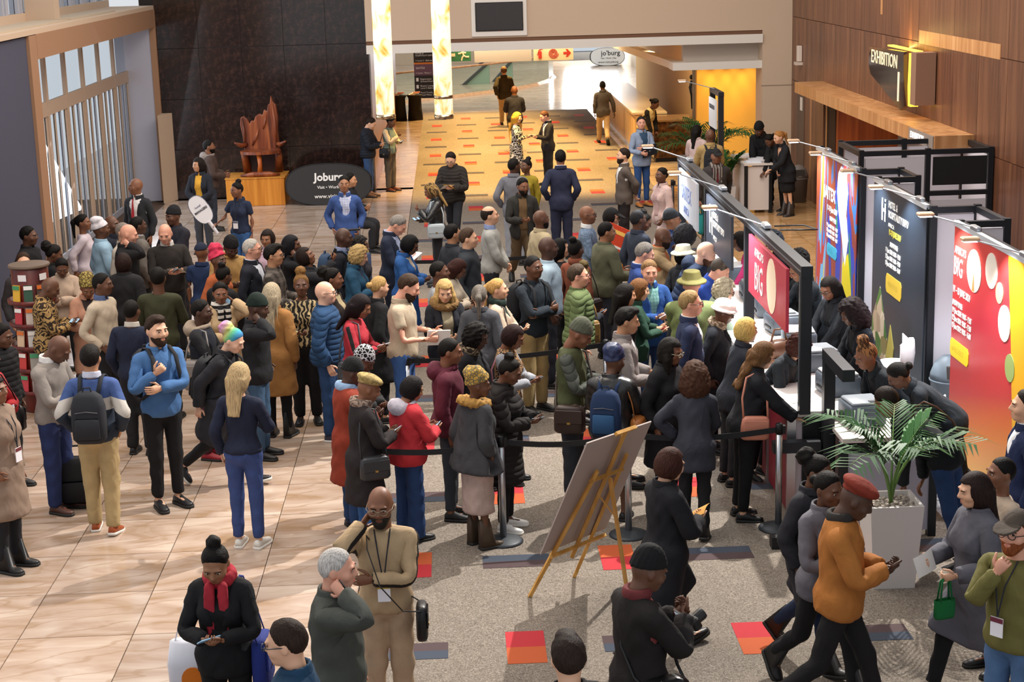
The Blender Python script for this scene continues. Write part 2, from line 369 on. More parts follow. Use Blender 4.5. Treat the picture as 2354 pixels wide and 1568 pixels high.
# corridor downlights
for i, x in enumerate((-.2, 1.6, 3.4)):
    for j in range(7):
        lamp('corridor_downlight', 'SPOT', (x, 36.8+j*2.7, 3.2), 1150, (1.0, .62, .20), .05, aim=(x, 36.8+j*2.7, 0), angle=78, blend=.9)
for j in range(4): lamp('wall_washer', 'SPOT', (5.75+j*.36, 37.75, 3.15), 130, (1.0, .66, .25), .03, aim=(5.75+j*.36, 38.3, 1.2), angle=46, blend=.7)
lamp('desk_fill', 'SPOT', (5.0, 39.4, 3.2), 260, (1.0, .74, .4), .05, aim=(5.3, 40.6, .6), angle=90, blend=.8)  # added warm fill to bring out the marble desk, no fixture there
lamp('desk_fill', 'SPOT', (5.3, 41.3, 3.2), 160, (1.0, .74, .4), .05, aim=(5.3, 41.3, .6), angle=70, blend=.8)  # second added fill, straight above the marble desk
lamp('reception_light', 'AREA', (4.6, 44, 3.2), 260, (1.0, .78, .45), 1.5, aim=(4.9, 44, 0), sy=9)
lamp('far_window_daylight', 'AREA', (6.5, 77.6, 2.2), 700, (.95, .98, 1.0), 2.4, aim=(5.0, 60, 0), sy=2.4)
lamp('far_hall_light', 'AREA', (1.5, 62, 5.5), 600, (1.0, .84, .6), 8, aim=(1.5, 62, 0), sy=10)
# ================================================================ people
B_PEL, B_SPI, B_HEAD, B_UAL, B_FAL, B_UAR, B_FAR, B_THL, B_SHL, B_THR, B_SHR = range(11)
A0 = math.radians(38)
def joints(sex):
    sx = .182 if sex == 'm' else .160
    J = {'waist': np.array([0, .01, 1.02]), 'neck': np.array([0, .02, 1.475]), 'pel': np.array([0, .01, .94])}
    for s, k in ((1, 'L'), (-1, 'R')):
        S = np.array([s*sx, .012, 1.398]); d = np.array([s*math.sin(A0), 0, -math.cos(A0)])
        J['sh'+k] = S; J['el'+k] = S+d*.285; J['wr'+k] = S+d*.535
        J['hip'+k] = np.array([s*.09, .01, .92]); J['kn'+k] = np.array([s*.095, 0, .49]); J['an'+k] = np.array([s*.10, .015, .085])
    return J
def ell(P, c, r):
    r = np.array(r); q = P-np.array(c); k0 = np.linalg.norm(q/r, axis=-1); k1 = np.linalg.norm(q/r**2, axis=-1)+1e-9
    return k0*(k0-1)/k1
def cone(P, a, b, ra, rb):
    a = np.array(a, float); b = np.array(b, float); ab = b-a
    t = np.clip(((P-a)@ab)/(ab@ab), 0, 1)
    return np.linalg.norm(P-a-t[..., None]*ab, axis=-1)-(ra+(rb-ra)*t)
def econe(P, a, b, ra, rb):
    """elliptic cone along z: ra=(rx,ry) at a.z, rb at b.z"""
    z0, z1 = a[2], b[2]; t = np.clip((P[..., 2]-z0)/(z1-z0), 0, 1)
    cx = a[0]+(b[0]-a[0])*t; cy = a[1]+(b[1]-a[1])*t
    rx = ra[0]+(rb[0]-ra[0])*t; ry = ra[1]+(rb[1]-ra[1])*t
    q = np.sqrt(((P[..., 0]-cx)/rx)**2+((P[..., 1]-cy)/ry)**2)
    d = (q-1)*np.minimum(rx, ry)
    return np.maximum(d, np.maximum(P[..., 2]-max(z0, z1), min(z0, z1)-P[..., 2]))
def smin(a, b, k):
    h = np.clip(.5+.5*(b-a)/k, 0, 1); return b+(a-b)*h-k*h*(1-h)
def prims(sex):
    J = joints(sex); p = []
    if sex == 'm':
        p += [(B_SPI, 'e', (0, .005, 1.29), (.165, .112, .19)), (B_SPI, 'c', (-.125, .015, 1.398), (.125, .015, 1.398), .056, .056),
              (B_SPI, 'e', (0, -.002, 1.10), (.148, .108, .16)), (B_PEL, 'e', (0, .015, .945), (.162, .118, .12))]
    else:
        p += [(B_SPI, 'e', (0, .005, 1.29), (.145, .10, .19)), (B_SPI, 'c', (-.115, .015, 1.405), (.115, .015, 1.405), .05, .05),
              (B_SPI, 'e', (-.062, -.07, 1.265), (.062, .06, .062)), (B_SPI, 'e', (.062, -.07, 1.265), (.062, .06, .062)),
              (B_SPI, 'e', (0, .0, 1.10), (.130, .098, .15)), (B_PEL, 'e', (0, .02, .935), (.168, .125, .125))]
    p += [(B_SPI, 'c', (0, .02, 1.42), (0, .02, 1.47), .062, .056)]
    for s, k, ua, fa, th, sh in ((1, 'L', B_UAL, B_FAL, B_THL, B_SHL), (-1, 'R', B_UAR, B_FAR, B_THR, B_SHR)):
        f = 1 if sex == 'm' else .88
        p += [(ua, 'c', J['sh'+k], J['el'+k], .052*f, .043*f), (fa, 'c', J['el'+k], J['wr'+k], .043*f, .027*f),
              (th, 'c', J['hip'+k], J['kn'+k], .088, .057), (sh, 'c', J['kn'+k], J['an'+k], .055, .038),
              (sh, 'c', J['kn'+k]+np.array([0, .02, -.08]), J['kn'+k]+np.array([0, .015, -.22]), .045, .034)]
    return p
def ev(P, pr, infl=0.0, fcap=None):
    _, t, *a = pr
    if t == 'e': return ell(P, a[0], np.array(a[1])+infl)
    d = cone(P, a[0], a[1], a[2]+infl, a[3]+infl)
    return d
def head_field(P):
    c = ell(P, (0, .014, 1.655), (.077, .097, .099))
    c = smin(c, ell(P, (0, -.018, 1.605), (.064, .077, .082)), .03)
    c = smin(c, ell(P, (0, -.055, 1.553), (.036, .034, .026)), .03)
    for s in (-1, 1):
        c = smin(c, ell(P, (s*.046, -.058, 1.612), (.025, .026, .026)), .02)
        c = smin(c, ell(P, (s*.030, -.082, 1.667), (.026, .011, .008)), .015)
        c = -smin(-c, ell(P, (s*.033, -.101, 1.643), (.017, .017, .011)), .012)
        c = smin(c, ell(P, (s*.077, .018, 1.628), (.011, .02, .032)), .008)
    c = smin(c, cone(P, (0, -.088, 1.655), (0, -.108, 1.617), .009, .0135), .012)
    for s in (-1, 1): c = smin(c, ell(P, (s*.013, -.097, 1.611), (.010, .011, .009)), .008)
    c = smin(c, ell(P, (0, -.090, 1.583), (.025, .011, .0065)), .008)
    c = smin(c, ell(P, (0, -.087, 1.571), (.021, .011, .007)), .008)
    return c
def neck_field(P, sex):
    r = .056 if sex == 'm' else .047
    return cone(P, (0, .02, 1.42), (0, .018, 1.58), r+.006, r)
def snets(F, xs, ys, zs):
    nx, ny, nz = F.shape; S = F < 0
    s8 = sum(S[i:nx-1+i, j:ny-1+j, k:nz-1+k].astype(np.int8) for i in (0, 1) for j in (0, 1) for k in (0, 1))
    act = (s8 > 0) & (s8 < 8)
    idx = -np.ones(act.shape, int); ci = np.argwhere(act); idx[act] = np.arange(len(ci))
    acc = np.zeros((len(ci), 3)); cnt = np.zeros(len(ci)); X = (xs, ys, zs)
    for ax in range(3):
        for a in (0, 1):
            for b in (0, 1):
                o0 = [0, 0, 0]; oth = [k for k in range(3) if k != ax]; o0[oth[0]] = a; o0[oth[1]] = b
                o1 = list(o0); o1[ax] = 1
                p0 = ci+o0; p1 = ci+o1
                f0 = F[tuple(p0.T)]; f1 = F[tuple(p1.T)]; cr = (f0 < 0) != (f1 < 0)
                t = np.where(cr, f0/np.where(cr, f0-f1, 1), 0)
                c0 = np.stack([X[k][p0[:, k]] for k in range(3)], 1); c1 = np.stack([X[k][p1[:, k]] for k in range(3)], 1)
                acc += np.where(cr[:, None], c0+(c1-c0)*t[:, None], 0); cnt += cr
    V = acc/np.maximum(cnt, 1)[:, None]
    faces = []
    for ax in range(3):
        u, w = [(1, 2), (2, 0), (0, 1)][ax]
        sl0 = [slice(None)]*3; sl1 = [slice(None)]*3; sl0[ax] = slice(0, -1); sl1[ax] = slice(1, None)
        A = S[tuple(sl0)]; Bq = S[tuple(sl1)]; cr = np.argwhere(A != Bq)
        ok = (cr[:, u] > 0) & (cr[:, w] > 0) & (cr[:, u] < F.shape[u]-1) & (cr[:, w] < F.shape[w]-1); cr = cr[ok]
        def at(du, dw):
            q = cr.copy(); q[:, u] += du; q[:, w] += dw; return idx[tuple(q.T)]
        q = np.stack([at(-1, -1), at(0, -1), at(0, 0), at(-1, 0)], 1)
        flip = ~A[tuple(cr.T)]
        q[flip] = q[flip][:, ::-1]
        faces.append(q)
    Fc = np.concatenate(faces); return V, Fc
def axis(lo, hi, d, fine=None):
    pts = [lo]
    while pts[-1] < hi:
        x = pts[-1]; st = d
        if fine:
            a, b, fd = fine
            if a <= x < b: st = fd
            elif x < a and x+d > a: st = max(a-x, fd)
        pts.append(x+st)
    return np.array(pts)
def mesh_field(fn, xs, ys, zs):
    P = np.stack(np.meshgrid(xs, ys, zs, indexing='ij'), -1)
    return snets(fn(P), xs, ys, zs)
_PR = {s: prims(s) for s in 'mf'}
def weights(V, sex):
    D = np.full((len(V), 11), 9.0)
    for pr in _PR[sex]: D[:, pr[0]] = np.minimum(D[:, pr[0]], ev(V, pr))
    D[:, B_HEAD] = np.minimum(head_field(V), cone(V, (0, .02, 1.53), (0, .018, 1.58), .05, .05))
    D[:, B_HEAD] += np.clip((1.50-V[:, 2])*1.5, 0, 1)
    D -= D.min(1, keepdims=True)
    W = np.exp(-D/.014)
    # legs of opposite side never mix above crotch; head only near neck
    W[V[:, 2] < 1.44, B_HEAD] = 0
    W[V[:, 2] > 1.56] = 0; W[V[:, 2] > 1.56, B_HEAD] = 1
    return W/W.sum(1, keepdims=True)
_CACHE = {}
def body_mesh(sex, lod):
    k = ('body', sex, lod)
    if k in _CACHE: return _CACHE[k]
    fx = (.0088, .0125, .0165)[lod]; c = (.044, .048, .056)[lod]
    xs = axis(-.60, .60, c, (-.095, .09, fx)); ys = axis(-.16, .17, .036, (-.125, .13, fx)); zs = axis(-.02, 1.77, c, (1.50, 1.765, fx))
    J = joints(sex)
    def fn(P):
        d = None
        for pr in _PR[sex]:
            e = ev(P, pr, -.002 if pr[0] in (B_FAL, B_FAR) else -.013); d = e if d is None else smin(d, e, .03)
        for k2 in 'LR': d = smin(d, cone(P, J['an'+k2]+np.array([0, 0, -.02]), J['an'+k2]+np.array([0, -.12, -.045]), .036, .028), .02)
        h = smin(head_field(P), neck_field(P, sex), .02)
        return smin(d, h, .02)
    V, F = mesh_field(fn, xs, ys, zs)
    _CACHE[k] = (V, F, weights(V, sex)); return _CACHE[k]
def garment(sex, kind, lod=0):
    k = ('g', sex, kind, lod)
    if k in _CACHE: return _CACHE[k]
    J = joints(sex); pr = _PR[sex]; d = (.028, .032, .038)[lod]
    TOP = {  # torso inflate, arm inflate, hem, sleeve (fraction of forearm), neck z, opening
        'tee': (.014, .016, .90, -.45, 1.468, None), 'sweater': (.022, .018, .88, .97, 1.475, None), 'blouse': (.012, .014, .93, .96, 1.47, None),
        'shirt': (.020, .018, .86, .97, 1.482, None), 'blazer': (.026, .017, .80, .95, 1.485, (1.16, .062)), 'jacket': (.036, .028, .84, .97, 1.50, None),
        'open': (.034, .024, .82, .97, 1.495, (.80, .075)), 'puffer': (.045, .035, .86, .97, 1.505, None), 'vest': (.030, 0, .88, None, 1.49, None),
        'coat': (.036, .026, .52, .97, 1.497, (1.20, .07)), 'coatc': (.040, .030, .50, .97, 1.505, None), 'trench': (.034, .024, .70, .97, 1.495, (1.22, .07)),
        'cape': (.040, .030, .74, .55, 1.50, None), 'dress': (.016, .012, .50, .6, 1.46, None), 'bib': (.013, 0, .95, None, 1.495, None)}
    if kind in TOP:
        ot, oa, hem, sl, nk, op = TOP[kind]
        def fn(P):
            q = None
            for p_ in pr:
                if p_[0] in (B_SPI, B_PEL): e = ev(P, p_, ot+(.010 if p_[0] == B_PEL else 0)-(.012 if p_[1] == 'c' else 0)); q = e if q is None else smin(q, e, .05)
            z = P[..., 2]
            if hem < .86:
                fl = {'coat': .05, 'coatc': .05, 'trench': .03, 'cape': .10, 'dress': .05}.get(kind, .0)
                rx, ry = (.170+ot*.7), (.128+ot*.7)
                q = smin(q, econe(P, (0, .012, .98), (0, .012, hem-.03), (rx, ry), (rx+fl, ry+fl*1.1)), .04)
            q = np.maximum(q, hem-z); q = np.maximum(q, z-nk)
            if kind == 'cape':
                q = np.maximum(smin(q, econe(P, (0, .02, 1.44), (0, .02, .80), (.14, .09), (.36, .22)), .05), .80-z)
            if sl is not None:
                for s in 'LR':
                    a, b, c = J['sh'+s], J['el'+s], J['wr'+s]
                    dr = (c-b)/np.linalg.norm(c-b)
                    e = cone(P, a, b, .050+oa*.8, .046+oa)
                    e = smin(e, cone(P, b, c, .046+oa, .034+oa), .02)
                    L = .25*sl
                    e = np.maximum(e, (P-b)@dr-L)
                    q = smin(q, e, .03)
            if op:
                z0, w = op
                wid = np.where(z > z0, .018+w*np.clip((z-z0)/(1.47-z0), 0, 1.2), -1)
                if kind == 'open': wid = np.full(z.shape, .055)
                V_ = np.maximum(np.abs(P[..., 0])-wid, P[..., 1]+.0)
                q = np.maximum(q, -V_*.8)
            return q
        xs = axis(-.66, .66, d, (-.13, .12, .022 if lod == 0 else d)); ys = axis(-.24, .28, d); zs = axis(hem-.06, 1.56, d)
    else:
        LEG = {'slim': (.010, .010, .10), 'trousers': (.016, .022, .07), 'wide': (.018, .05, .05), 'skirt': (.02, 0, .48), 'midi': (.02, 0, .36), 'shorts': (.016, .022, .5)}
        oh, ol, cuff = LEG[kind]
        def fn(P):
            q = None; z = P[..., 2]
            for p_ in pr:
                if p_[0] == B_PEL: q = ev(P, p_, oh) if q is None else smin(q, ev(P, p_, oh), .03)
            q = np.maximum(q, z-.985)
            if kind in ('skirt', 'midi'):
                q = smin(q, econe(P, (0, .015, .95), (0, .01, cuff-.03), (.175, .138), (.18, .15)), .04)
            else:
                for s in 'LR':
                    h, kn, an = J['hip'+s], J['kn'+s], J['an'+s]
                    if kind == 'wide': e = smin(cone(P, h, kn, .095, .085), cone(P, kn, an+np.array([0, 0, -.06]), .085, .095), .03)
                    else: e = smin(cone(P, h, kn, .088+ol*.6, .057+ol), cone(P, kn, an+np.array([0, 0, -.05]), .056+ol, .042+ol), .03)
                    q = smin(q, e, .015)
            return np.maximum(q, cuff-z)
        xs = axis(-.26, .26, d*.96); ys = axis(-.2, .22, d); zs = axis(cuff-.05, 1.06, d*1.2)
    V, F = mesh_field(fn, xs, ys, zs)
    _CACHE[k] = (V, F, weights(V, sex)); return _CACHE[k]
# ---- rigid head wear: shared meshes ------------------------------------------------
def cran(P, o): return ell(P, (0, .014, 1.655), (.077+o, .097+o, .099+o))
def lump(P, a, f):
    return a*(np.sin(P[..., 0]*f+1.3*np.sin(P[..., 2]*f*.7))*np.sin(P[..., 1]*f*1.1+P[..., 2]*f*.6)*np.sin(P[..., 2]*f*.9+1.7))
def facecut(P, zt=1.705, w=.066, y=-.035):
    return np.maximum(np.maximum(np.abs(P[..., 0])-w, P[..., 1]-y), P[..., 2]-zt)
def hair_field(kind):
    def hz(y): return np.interp(y, [-.11, -.058, -.030, .0, .028, .05, .10, .14], [1.712, 1.716, 1.668, 1.640, 1.640, 1.585, 1.562, 1.560])
    def hl(P, k=0, z0=0): return hz(P[..., 1])-P[..., 2]
    def tap(P, a, b, w=.05): return a+(b-a)*np.clip((P[..., 2]-hz(P[..., 1]))/w, 0, 1)
    def cranv(P, o): return cran(P, 0)-o
    def f(P):
        z = P[..., 2]; y = P[..., 1]; x = P[..., 0]
        if kind == 'buzz': return np.maximum(cranv(P, tap(P, .0025, .006)), hl(P))
        if kind == 'short': return np.maximum(cranv(P, tap(P, .002, .012, .07))+lump(P, .003, 95), hl(P))
        if kind == 'quiff': return np.maximum(smin(cranv(P, tap(P, .002, .014)), ell(P, (0, -.035, 1.742), (.055, .055, .034)), .02)+lump(P, .004, 85), hl(P))
        if kind == 'balding': return np.maximum(np.maximum(cranv(P, tap(P, .002, .009)), hl(P)), np.maximum(z-1.705-.10*np.clip(y-.03, 0, 1), -.045-y)) 
        if kind in ('bun', 'lowbun', 'pony', 'topknot', 'puff'):
            q = np.maximum(cranv(P, tap(P, .002, .010))+lump(P, .0015, 120), hl(P))
            if kind == 'bun': q = smin(q, ell(P, (0, .065, 1.765), (.048, .048, .042))+lump(P, .006, 70), .012)
            if kind == 'topknot': q = smin(q, ell(P, (0, .03, 1.79), (.06, .06, .055))+lump(P, .007, 80), .015)
            if kind == 'lowbun': q = smin(q, ell(P, (0, .135, 1.65), (.038, .035, .038))+lump(P, .004, 80), .01)
            if kind == 'puff': q = smin(q, ell(P, (0, .125, 1.71), (.075, .07, .075))+lump(P, .01, 60), .015)
            if kind == 'pony':
                q = smin(q, cone(P, (0, .10, 1.70), (0, .155, 1.64), .026, .034), .012); q = smin(q, cone(P, (0, .155, 1.64), (0, .15, 1.42), .034, .014), .02)
            return q
        if kind == 'bob': q = smin(cran(P, .014), ell(P, (0, .02, 1.615), (.098, .105, .105)), .03); return np.maximum(np.maximum(q, 1.535-z), -facecut(P))+lump(P, .002, 100)
        if kind in ('long', 'dreads', 'wavy'):
            q = smin(cran(P, .014), ell(P, (0, .035, 1.60), (.098, .095, .12)), .03)
            L = 1.27 if kind != 'long' else 1.30
            q = smin(q, econe(P, (0, .080, 1.62), (0, .120, L), (.088, .048), (.062, .022)), .04)
            q = np.maximum(q, -facecut(P))
            fr = {'long': 140, 'dreads': 170, 'wavy': 60}[kind]; am = {'long': .002, 'dreads': .007, 'wavy': .008}[kind]
            return q+am*np.sin(x*fr+(np.sin(z*40)*1.5 if kind == 'wavy' else 0))*np.clip((1.70-z)*12, 0, 1)
        if kind == 'sidehair':
            q = smin(cran(P, .016), ell(P, (0, .02, 1.60), (.10, .10, .12)), .03)
            for s in (-1, 1): q = smin(q, cone(P, (s*.085, -.02, 1.58), (s*.10, -.075, 1.36), .04, .02), .03)
            return np.maximum(q, -facecut(P))+lump(P, .004, 60)
        if kind in ('curly', 'afro', 'bigcurl'):
            R = {'curly': .025, 'afro': .062, 'bigcurl': .045}[kind]
            q = cran(P, R)
            if kind == 'bigcurl': q = smin(q, ell(P, (0, .05, 1.56), (.15, .12, .17)), .05)
            if kind == 'curly': q = smin(q, ell(P, (0, .03, 1.61), (.105, .105, .11)), .03)
            q = q+lump(P, .011, 75)+lump(P[..., ::-1], .008, 120)
            return np.maximum(q, -facecut(P, 1.71, .07, -.05))
        if kind == 'beard':
            q = smin(ell(P, (0, -.022, 1.60), (.070, .084, .088)), ell(P, (0, -.06, 1.545), (.045, .042, .045)), .02)
            q = np.maximum(q, z-1.600+.0*y); q = np.maximum(q, y-.01)
            q = np.maximum(q, -ell(P, (0, -.105, 1.577), (.024, .03, .012)))
            return np.maximum(q, -np.maximum(np.maximum(np.abs(x)-.035, 1.592-z), y+.05))
        if kind == 'beanie': return np.maximum(smin(cran(P, .017), ell(P, (0, .03, 1.72), (.075, .085, .075)), .03)+.0025*np.sin(np.arctan2(x, y)*22), (1.668-.25*y)-z)
        if kind == 'slouch': return np.maximum(smin(cran(P, .020), ell(P, (0, .05, 1.765), (.075, .085, .05)), .03)+lump(P, .006, 55), (1.675-.3*y)-z)
        if kind == 'beret': return np.maximum(smin(cran(P, .016), ell(P, (0, .025, 1.725), (.118, .125, .048)), .02), (1.69-.2*y)-z)
        if kind == 'wrap': return np.maximum(smin(cran(P, .022), ell(P, (0, .06, 1.74), (.09, .10, .075)), .04)+lump(P, .008, 50), (1.675-.45*y)-z)
        if kind == 'wraphi': return np.maximum(smin(cran(P, .022), ell(P, (0, .035, 1.79), (.085, .085, .07)), .04)+lump(P, .012, 45), (1.675-.45*y)-z)
        if kind == 'cap':
            q = np.maximum(cran(P, .015), (1.69-.12*y)-z)
            br = np.maximum(ell(P, (0, -.10, 1.685), (.075, .095, .5)), np.abs(z-(1.69+.25*(y+.1)))-.007)
            return np.minimum(q, np.maximum(br, y+.06))
        if kind == 'bucket':
            q = np.maximum(econe(P, (0, .012, 1.70), (0, .012, 1.775), (.100, .118), (.078, .095)), 1.685-z)
            return np.minimum(q, np.maximum(np.abs((z-1.69)+.55*(np.sqrt(x*x+(y-.012)**2)-.11))-.011, np.sqrt((x/.9)**2+(y-.012)**2)-.165))
        if kind == 'cloche':
            q = np.maximum(smin(cran(P, .020), ell(P, (0, .015, 1.70), (.10, .118, .085)), .02), (1.665-.15*y)-z)
            return smin(q, np.maximum(np.abs((z-1.675+.15*y)+.3*(np.sqrt(x*x+(y-.012)**2)-.11))-.010, np.sqrt(x**2+(y-.012)**2)-.14), .01)
        if kind == 'fur':
            a = np.arctan2(x, -(y-.02)); rr = np.sqrt(x*x+(y-.02)**2)
            zz = 1.475-.03*np.cos(a)
            return np.sqrt((rr-.125)**2+(z-zz)**2)-.045+lump(P, .014, 80)+lump(P[..., ::-1], .008, 140)
        if kind == 'scarf':
            rr = np.sqrt((x*.95)**2+(y-.015)**2); zz = 1.50+.02*np.cos(np.arctan2(x, y))
            q = np.sqrt((rr-.078)**2+((z-zz)*.7)**2)-.032+lump(P, .006, 55)
            return q
        if kind == 'scarflong':
            rr = np.sqrt((x*.95)**2+(y-.015)**2); zz = 1.49+.02*np.cos(np.arctan2(x, y))
            q = np.sqrt((rr-.08)**2+((z-zz)*.7)**2)-.032
            q = smin(q, np.maximum(cone(P, (-.045, -.115, 1.46), (-.06, -.155, 1.05), .035, .04), np.abs(y+.12-(1.46-z)*.10)-.03), .02)
            return smin(q, np.maximum(cone(P, (.045, -.115, 1.46), (.05, -.155, 1.10), .035, .04), np.abs(y+.12-(1.46-z)*.10)-.03), .02)+lump(P, .004, 60)
        if kind == 'hood':
            q = ell(P, (0, .115, 1.455), (.135, .085, .095)); rr = np.sqrt(x*x+(y-.03)**2)
            q = smin(q, np.sqrt((rr-.10)**2+(z-1.475+.2*(y))**2)-.03, .04)
            return q+lump(P, .005, 50)
        if kind == 'collar':
            rr = np.sqrt((x*.92)**2+(y-.018)**2); fl = (z-1.485)*.35
            q = np.maximum(np.abs(rr-.082-fl*-.5)-.010, np.abs(z-(1.495+.12*(y-.018)))-.030)
            return np.maximum(q, -(np.maximum(np.abs(x)-.02, y+.03)))
        if kind == 'roll':
            rr = np.sqrt((x*.95)**2+(y-.018)**2); return np.sqrt((rr-.068)**2+((z-1.505)*.55)**2)-.022
    return f
def head_mesh(kind, lod=0):
    k = ('h', kind)
    if k in _CACHE: return _CACHE[k]
    d = .0105 if kind not in ('fur', 'scarf', 'scarflong', 'hood', 'bigcurl', 'afro', 'wavy', 'long', 'dreads') else .013
    if kind in ('collar', 'cap', 'bucket', 'cloche'): d = .0085
    lo, hi = ((-.20, -.19, 1.24), (.20, .24, 1.90)) if kind not in ('scarflong',) else ((-.2, -.22, 1.0), (.2, .2, 1.6))
    if kind in ('buzz', 'short', 'quiff', 'balding', 'bun', 'lowbun', 'topknot', 'puff', 'beanie', 'slouch', 'beret', 'wrap', 'wraphi', 'cap', 'bucket', 'cloche', 'curly', 'bob', 'afro'): lo = (-.2, -.22, 1.48)
    if kind in ('beard', 'collar', 'roll', 'hood', 'scarf', 'fur'): lo = (-.2, -.2, 1.38); hi = (.2, .24, 1.64)
    V, F = mesh_field(hair_field(kind), *[axis(a, b, d) for a, b in zip(lo, hi)])
    me = bpy.data.meshes.new(kind); me.from_pydata(V.tolist(), [], F.tolist()); me.polygons.foreach_set('use_smooth', [True]*len(F))
    me.materials.append(None)
    a = me.attributes.new('rest', 'FLOAT_VECTOR', 'POINT'); a.data.foreach_set('vector', V.astype(np.float32).ravel())
    me.update(); _CACHE[k] = me; return me
def glasses_mesh():
    if 'glasses' in _CACHE: return _CACHE['glasses']
    b = MB()
    for s in (-1, 1):
        pts = [(s*.034+.024*math.cos(a), -.108+.002*abs(math.cos(a)), 1.640+.019*math.sin(a)) for a in np.linspace(0, 2*math.pi, 13)]
        b.tube(pts, .0028, 5, cap=False)
        b.tube([(s*.058, -.106, 1.645), (s*.083, -.06, 1.645), (s*.084, .02, 1.642)], .0028, 5)
    b.tube([(-.010, -.110, 1.645), (.010, -.110, 1.645)], .003, 5)
    _CACHE['glasses'] = b.mesh('glasses', [None], True); return _CACHE['glasses']
def shoe_mesh(kind):
    k = ('shoe', kind)
    if k in _CACHE: return _CACHE[k]
    b = MB(); prof = [(.075, .030, .052), (.060, .037, .072), (.02, .040, .085), (-.03, .041, .075), (-.08, .046, .055), (-.13, .046, .042), (-.165, .036, .034), (-.185, .018, .026)]
    if kind == 'boot': prof = [(y, w+.004, h if y < -.05 else .30) for y, w, h in prof]
    rings = []
    n = 10
    for y, w, h in prof:
        for j in range(n):
            a = 2*math.pi*j/n; zz = math.sin(a); zz = (h if zz > 0 else .0)*abs(zz)**.7 if zz > 0 else 0
            rings.append((w*math.cos(a)*(1 if kind != 'boot' or y < -.05 else 1), y, .018+zz))
    fs = []
    k2 = len(prof)
    for i in range(k2-1):
        for j in range(n): q = (j+1) % n; fs.append((i*n+j, i*n+q, (i+1)*n+q, (i+1)*n+j))
    fs += [tuple(range(n-1, -1, -1)), tuple(range((k2-1)*n, k2*n))]
    b.add(rings, fs, 0)
    sole = [(w+.004, y) for y, w, h in prof]+[(-w-.004, y) for y, w, h in prof[::-1]]
    b.prism([(x, y*1.02) for x, y in sole], 2, 0.0, .026, 1)
    me = b.mesh('shoe', [None, None], True); _CACHE[k] = me; return me
# ---- hands ------------------------------------------------------------------------
def hand_geo(curl, thumb=.5):
    b = MB()
    b.tube([(-.03, 0, 0), (.0, 0, 0), (.035, .004, 0), (.075, .002, 0), (.098, 0, .0)], [.027, .028, .040, .042, .034], 8, flat=.42, up=(0, 0, 1))
    L = [.062, .074, .080, .072]; Y = [-.031, -.011, .010, .030]
    for l, y in zip(L, Y):
        p = Vector((.088, y, 0)); a = .15*curl; pts = [p-Vector((.02, 0, 0)), p.copy()]
        for q in (.45, .32, .26):
            a += curl*.95; p = p+Vector((math.cos(a), -.02*y*0, math.sin(a)))*l*q*1.0; pts.append(p.copy())
        b.tube(pts, [.0085, .0092, .0085, .0076, .0060], 6)
    p = Vector((.018, .030, .002)); d = Vector((.62, .72, .25*thumb+.1)).normalized(); p1 = p+d*.042
    d2 = Vector((.86, .30, .35*thumb)).normalized(); p2 = p1+d2*.030; p3 = p2+d2*.024
    b.tube([p, p1, p2, p3], [.014, .0115, .0095, .007], 6)
    return np.array(b.v), [list(f) for f in b.f]
_HG = {}
def rotm(ax, a): return np.array(Matrix.Rotation(a, 3, ax))
def T4(R=None, t=None):
    M = np.eye(4)
    if R is not None: M[:3, :3] = R
    if t is not None: M[:3, 3] = t
    return M
def about(R, c): return T4(t=c) @ T4(R) @ T4(t=-np.asarray(c))
def minrot(a, b): return np.array(Vector(a).rotation_difference(Vector(b)).to_matrix())
# wrist targets in the chest frame for the left arm (x>0 outward), elbow pole, palm normal, curl
ARM = {'down': ((.215, -.02, .89), (.3, .5, -.2), (-1, 0, 0), .35), 'out': ((.30, -.04, .90), (.6, .3, 0), (-1, 0, 0), .3),
       'pocket': ((.20, -.05, .96), (.6, .9, 0), (-1, 0, 0), .6), 'phone': ((.055, -.27, 1.15), (.7, .25, -.8), (-.25, .45, .8), .75),
       'phonehi': ((.06, -.28, 1.29), (.7, .1, -1), (-.3, .7, .4), .75), 'ear': ((.125, -.075, 1.545), (.75, -.35, -1), (-.9, .2, .1), .9),
       'crossed': ((-.09, -.185, 1.17), (1, -.1, -.5), (0, 1, 0), .5), 'back': ((.03, .20, .97), (.8, .6, 0), (0, 1, 0), .6),
       'clasp': ((.045, -.20, .99), (.9, .3, 0), (-.6, .8, 0), .7), 'raise': ((.10, -.34, 1.60), (.5, -.2, -1), (-.2, .9, 0), .7),
       'fwd': ((.13, -.42, 1.10), (.6, .3, -.7), (0, 0, -1), .35), 'head': ((.13, -.06, 1.70), (1, -.4, -.3), (-.8, .3, -.3), .5),
       'chin': ((.02, -.20, 1.44), (.7, 0, -1), (0, .9, .2), 1.1), 'hold': ((.17, -.27, 1.10), (.5, .6, -.5), (-.9, 0, .2), .8),
       'holdlow': ((.20, -.13, 1.00), (.5, .9, -.3), (-1, 0, 0), 1.0), 'strap': ((.11, -.17, 1.30), (.7, 0, -1), (0, 1, 0), 1.1),
       'hip': ((.20, -.06, 1.02), (1, .35, 0), (-1, 0, 0), .6), 'swingf': ((.22, -.16, .93), (.3, .8, -.2), (-1, 0, 0), .5), 'swingb': ((.22, .16, .93), (.3, .6, 0), (-1, 0, 0), .4),
       'point': ((.25, -.38, 1.34), (.5, .2, -.8), (0, 0, -1), .5), 'side': ((.40, -.16, 1.05), (.4, .6, -.6), (0, -1, 0), 1.0),
       'reach': ((.05, -.50, 1.20), (.5, .3, -.7), (0, 0, -1), .45), 'table': ((.10, -.36, 1.02), (.8, .4, -.2), (0, 0, -1), .5)}
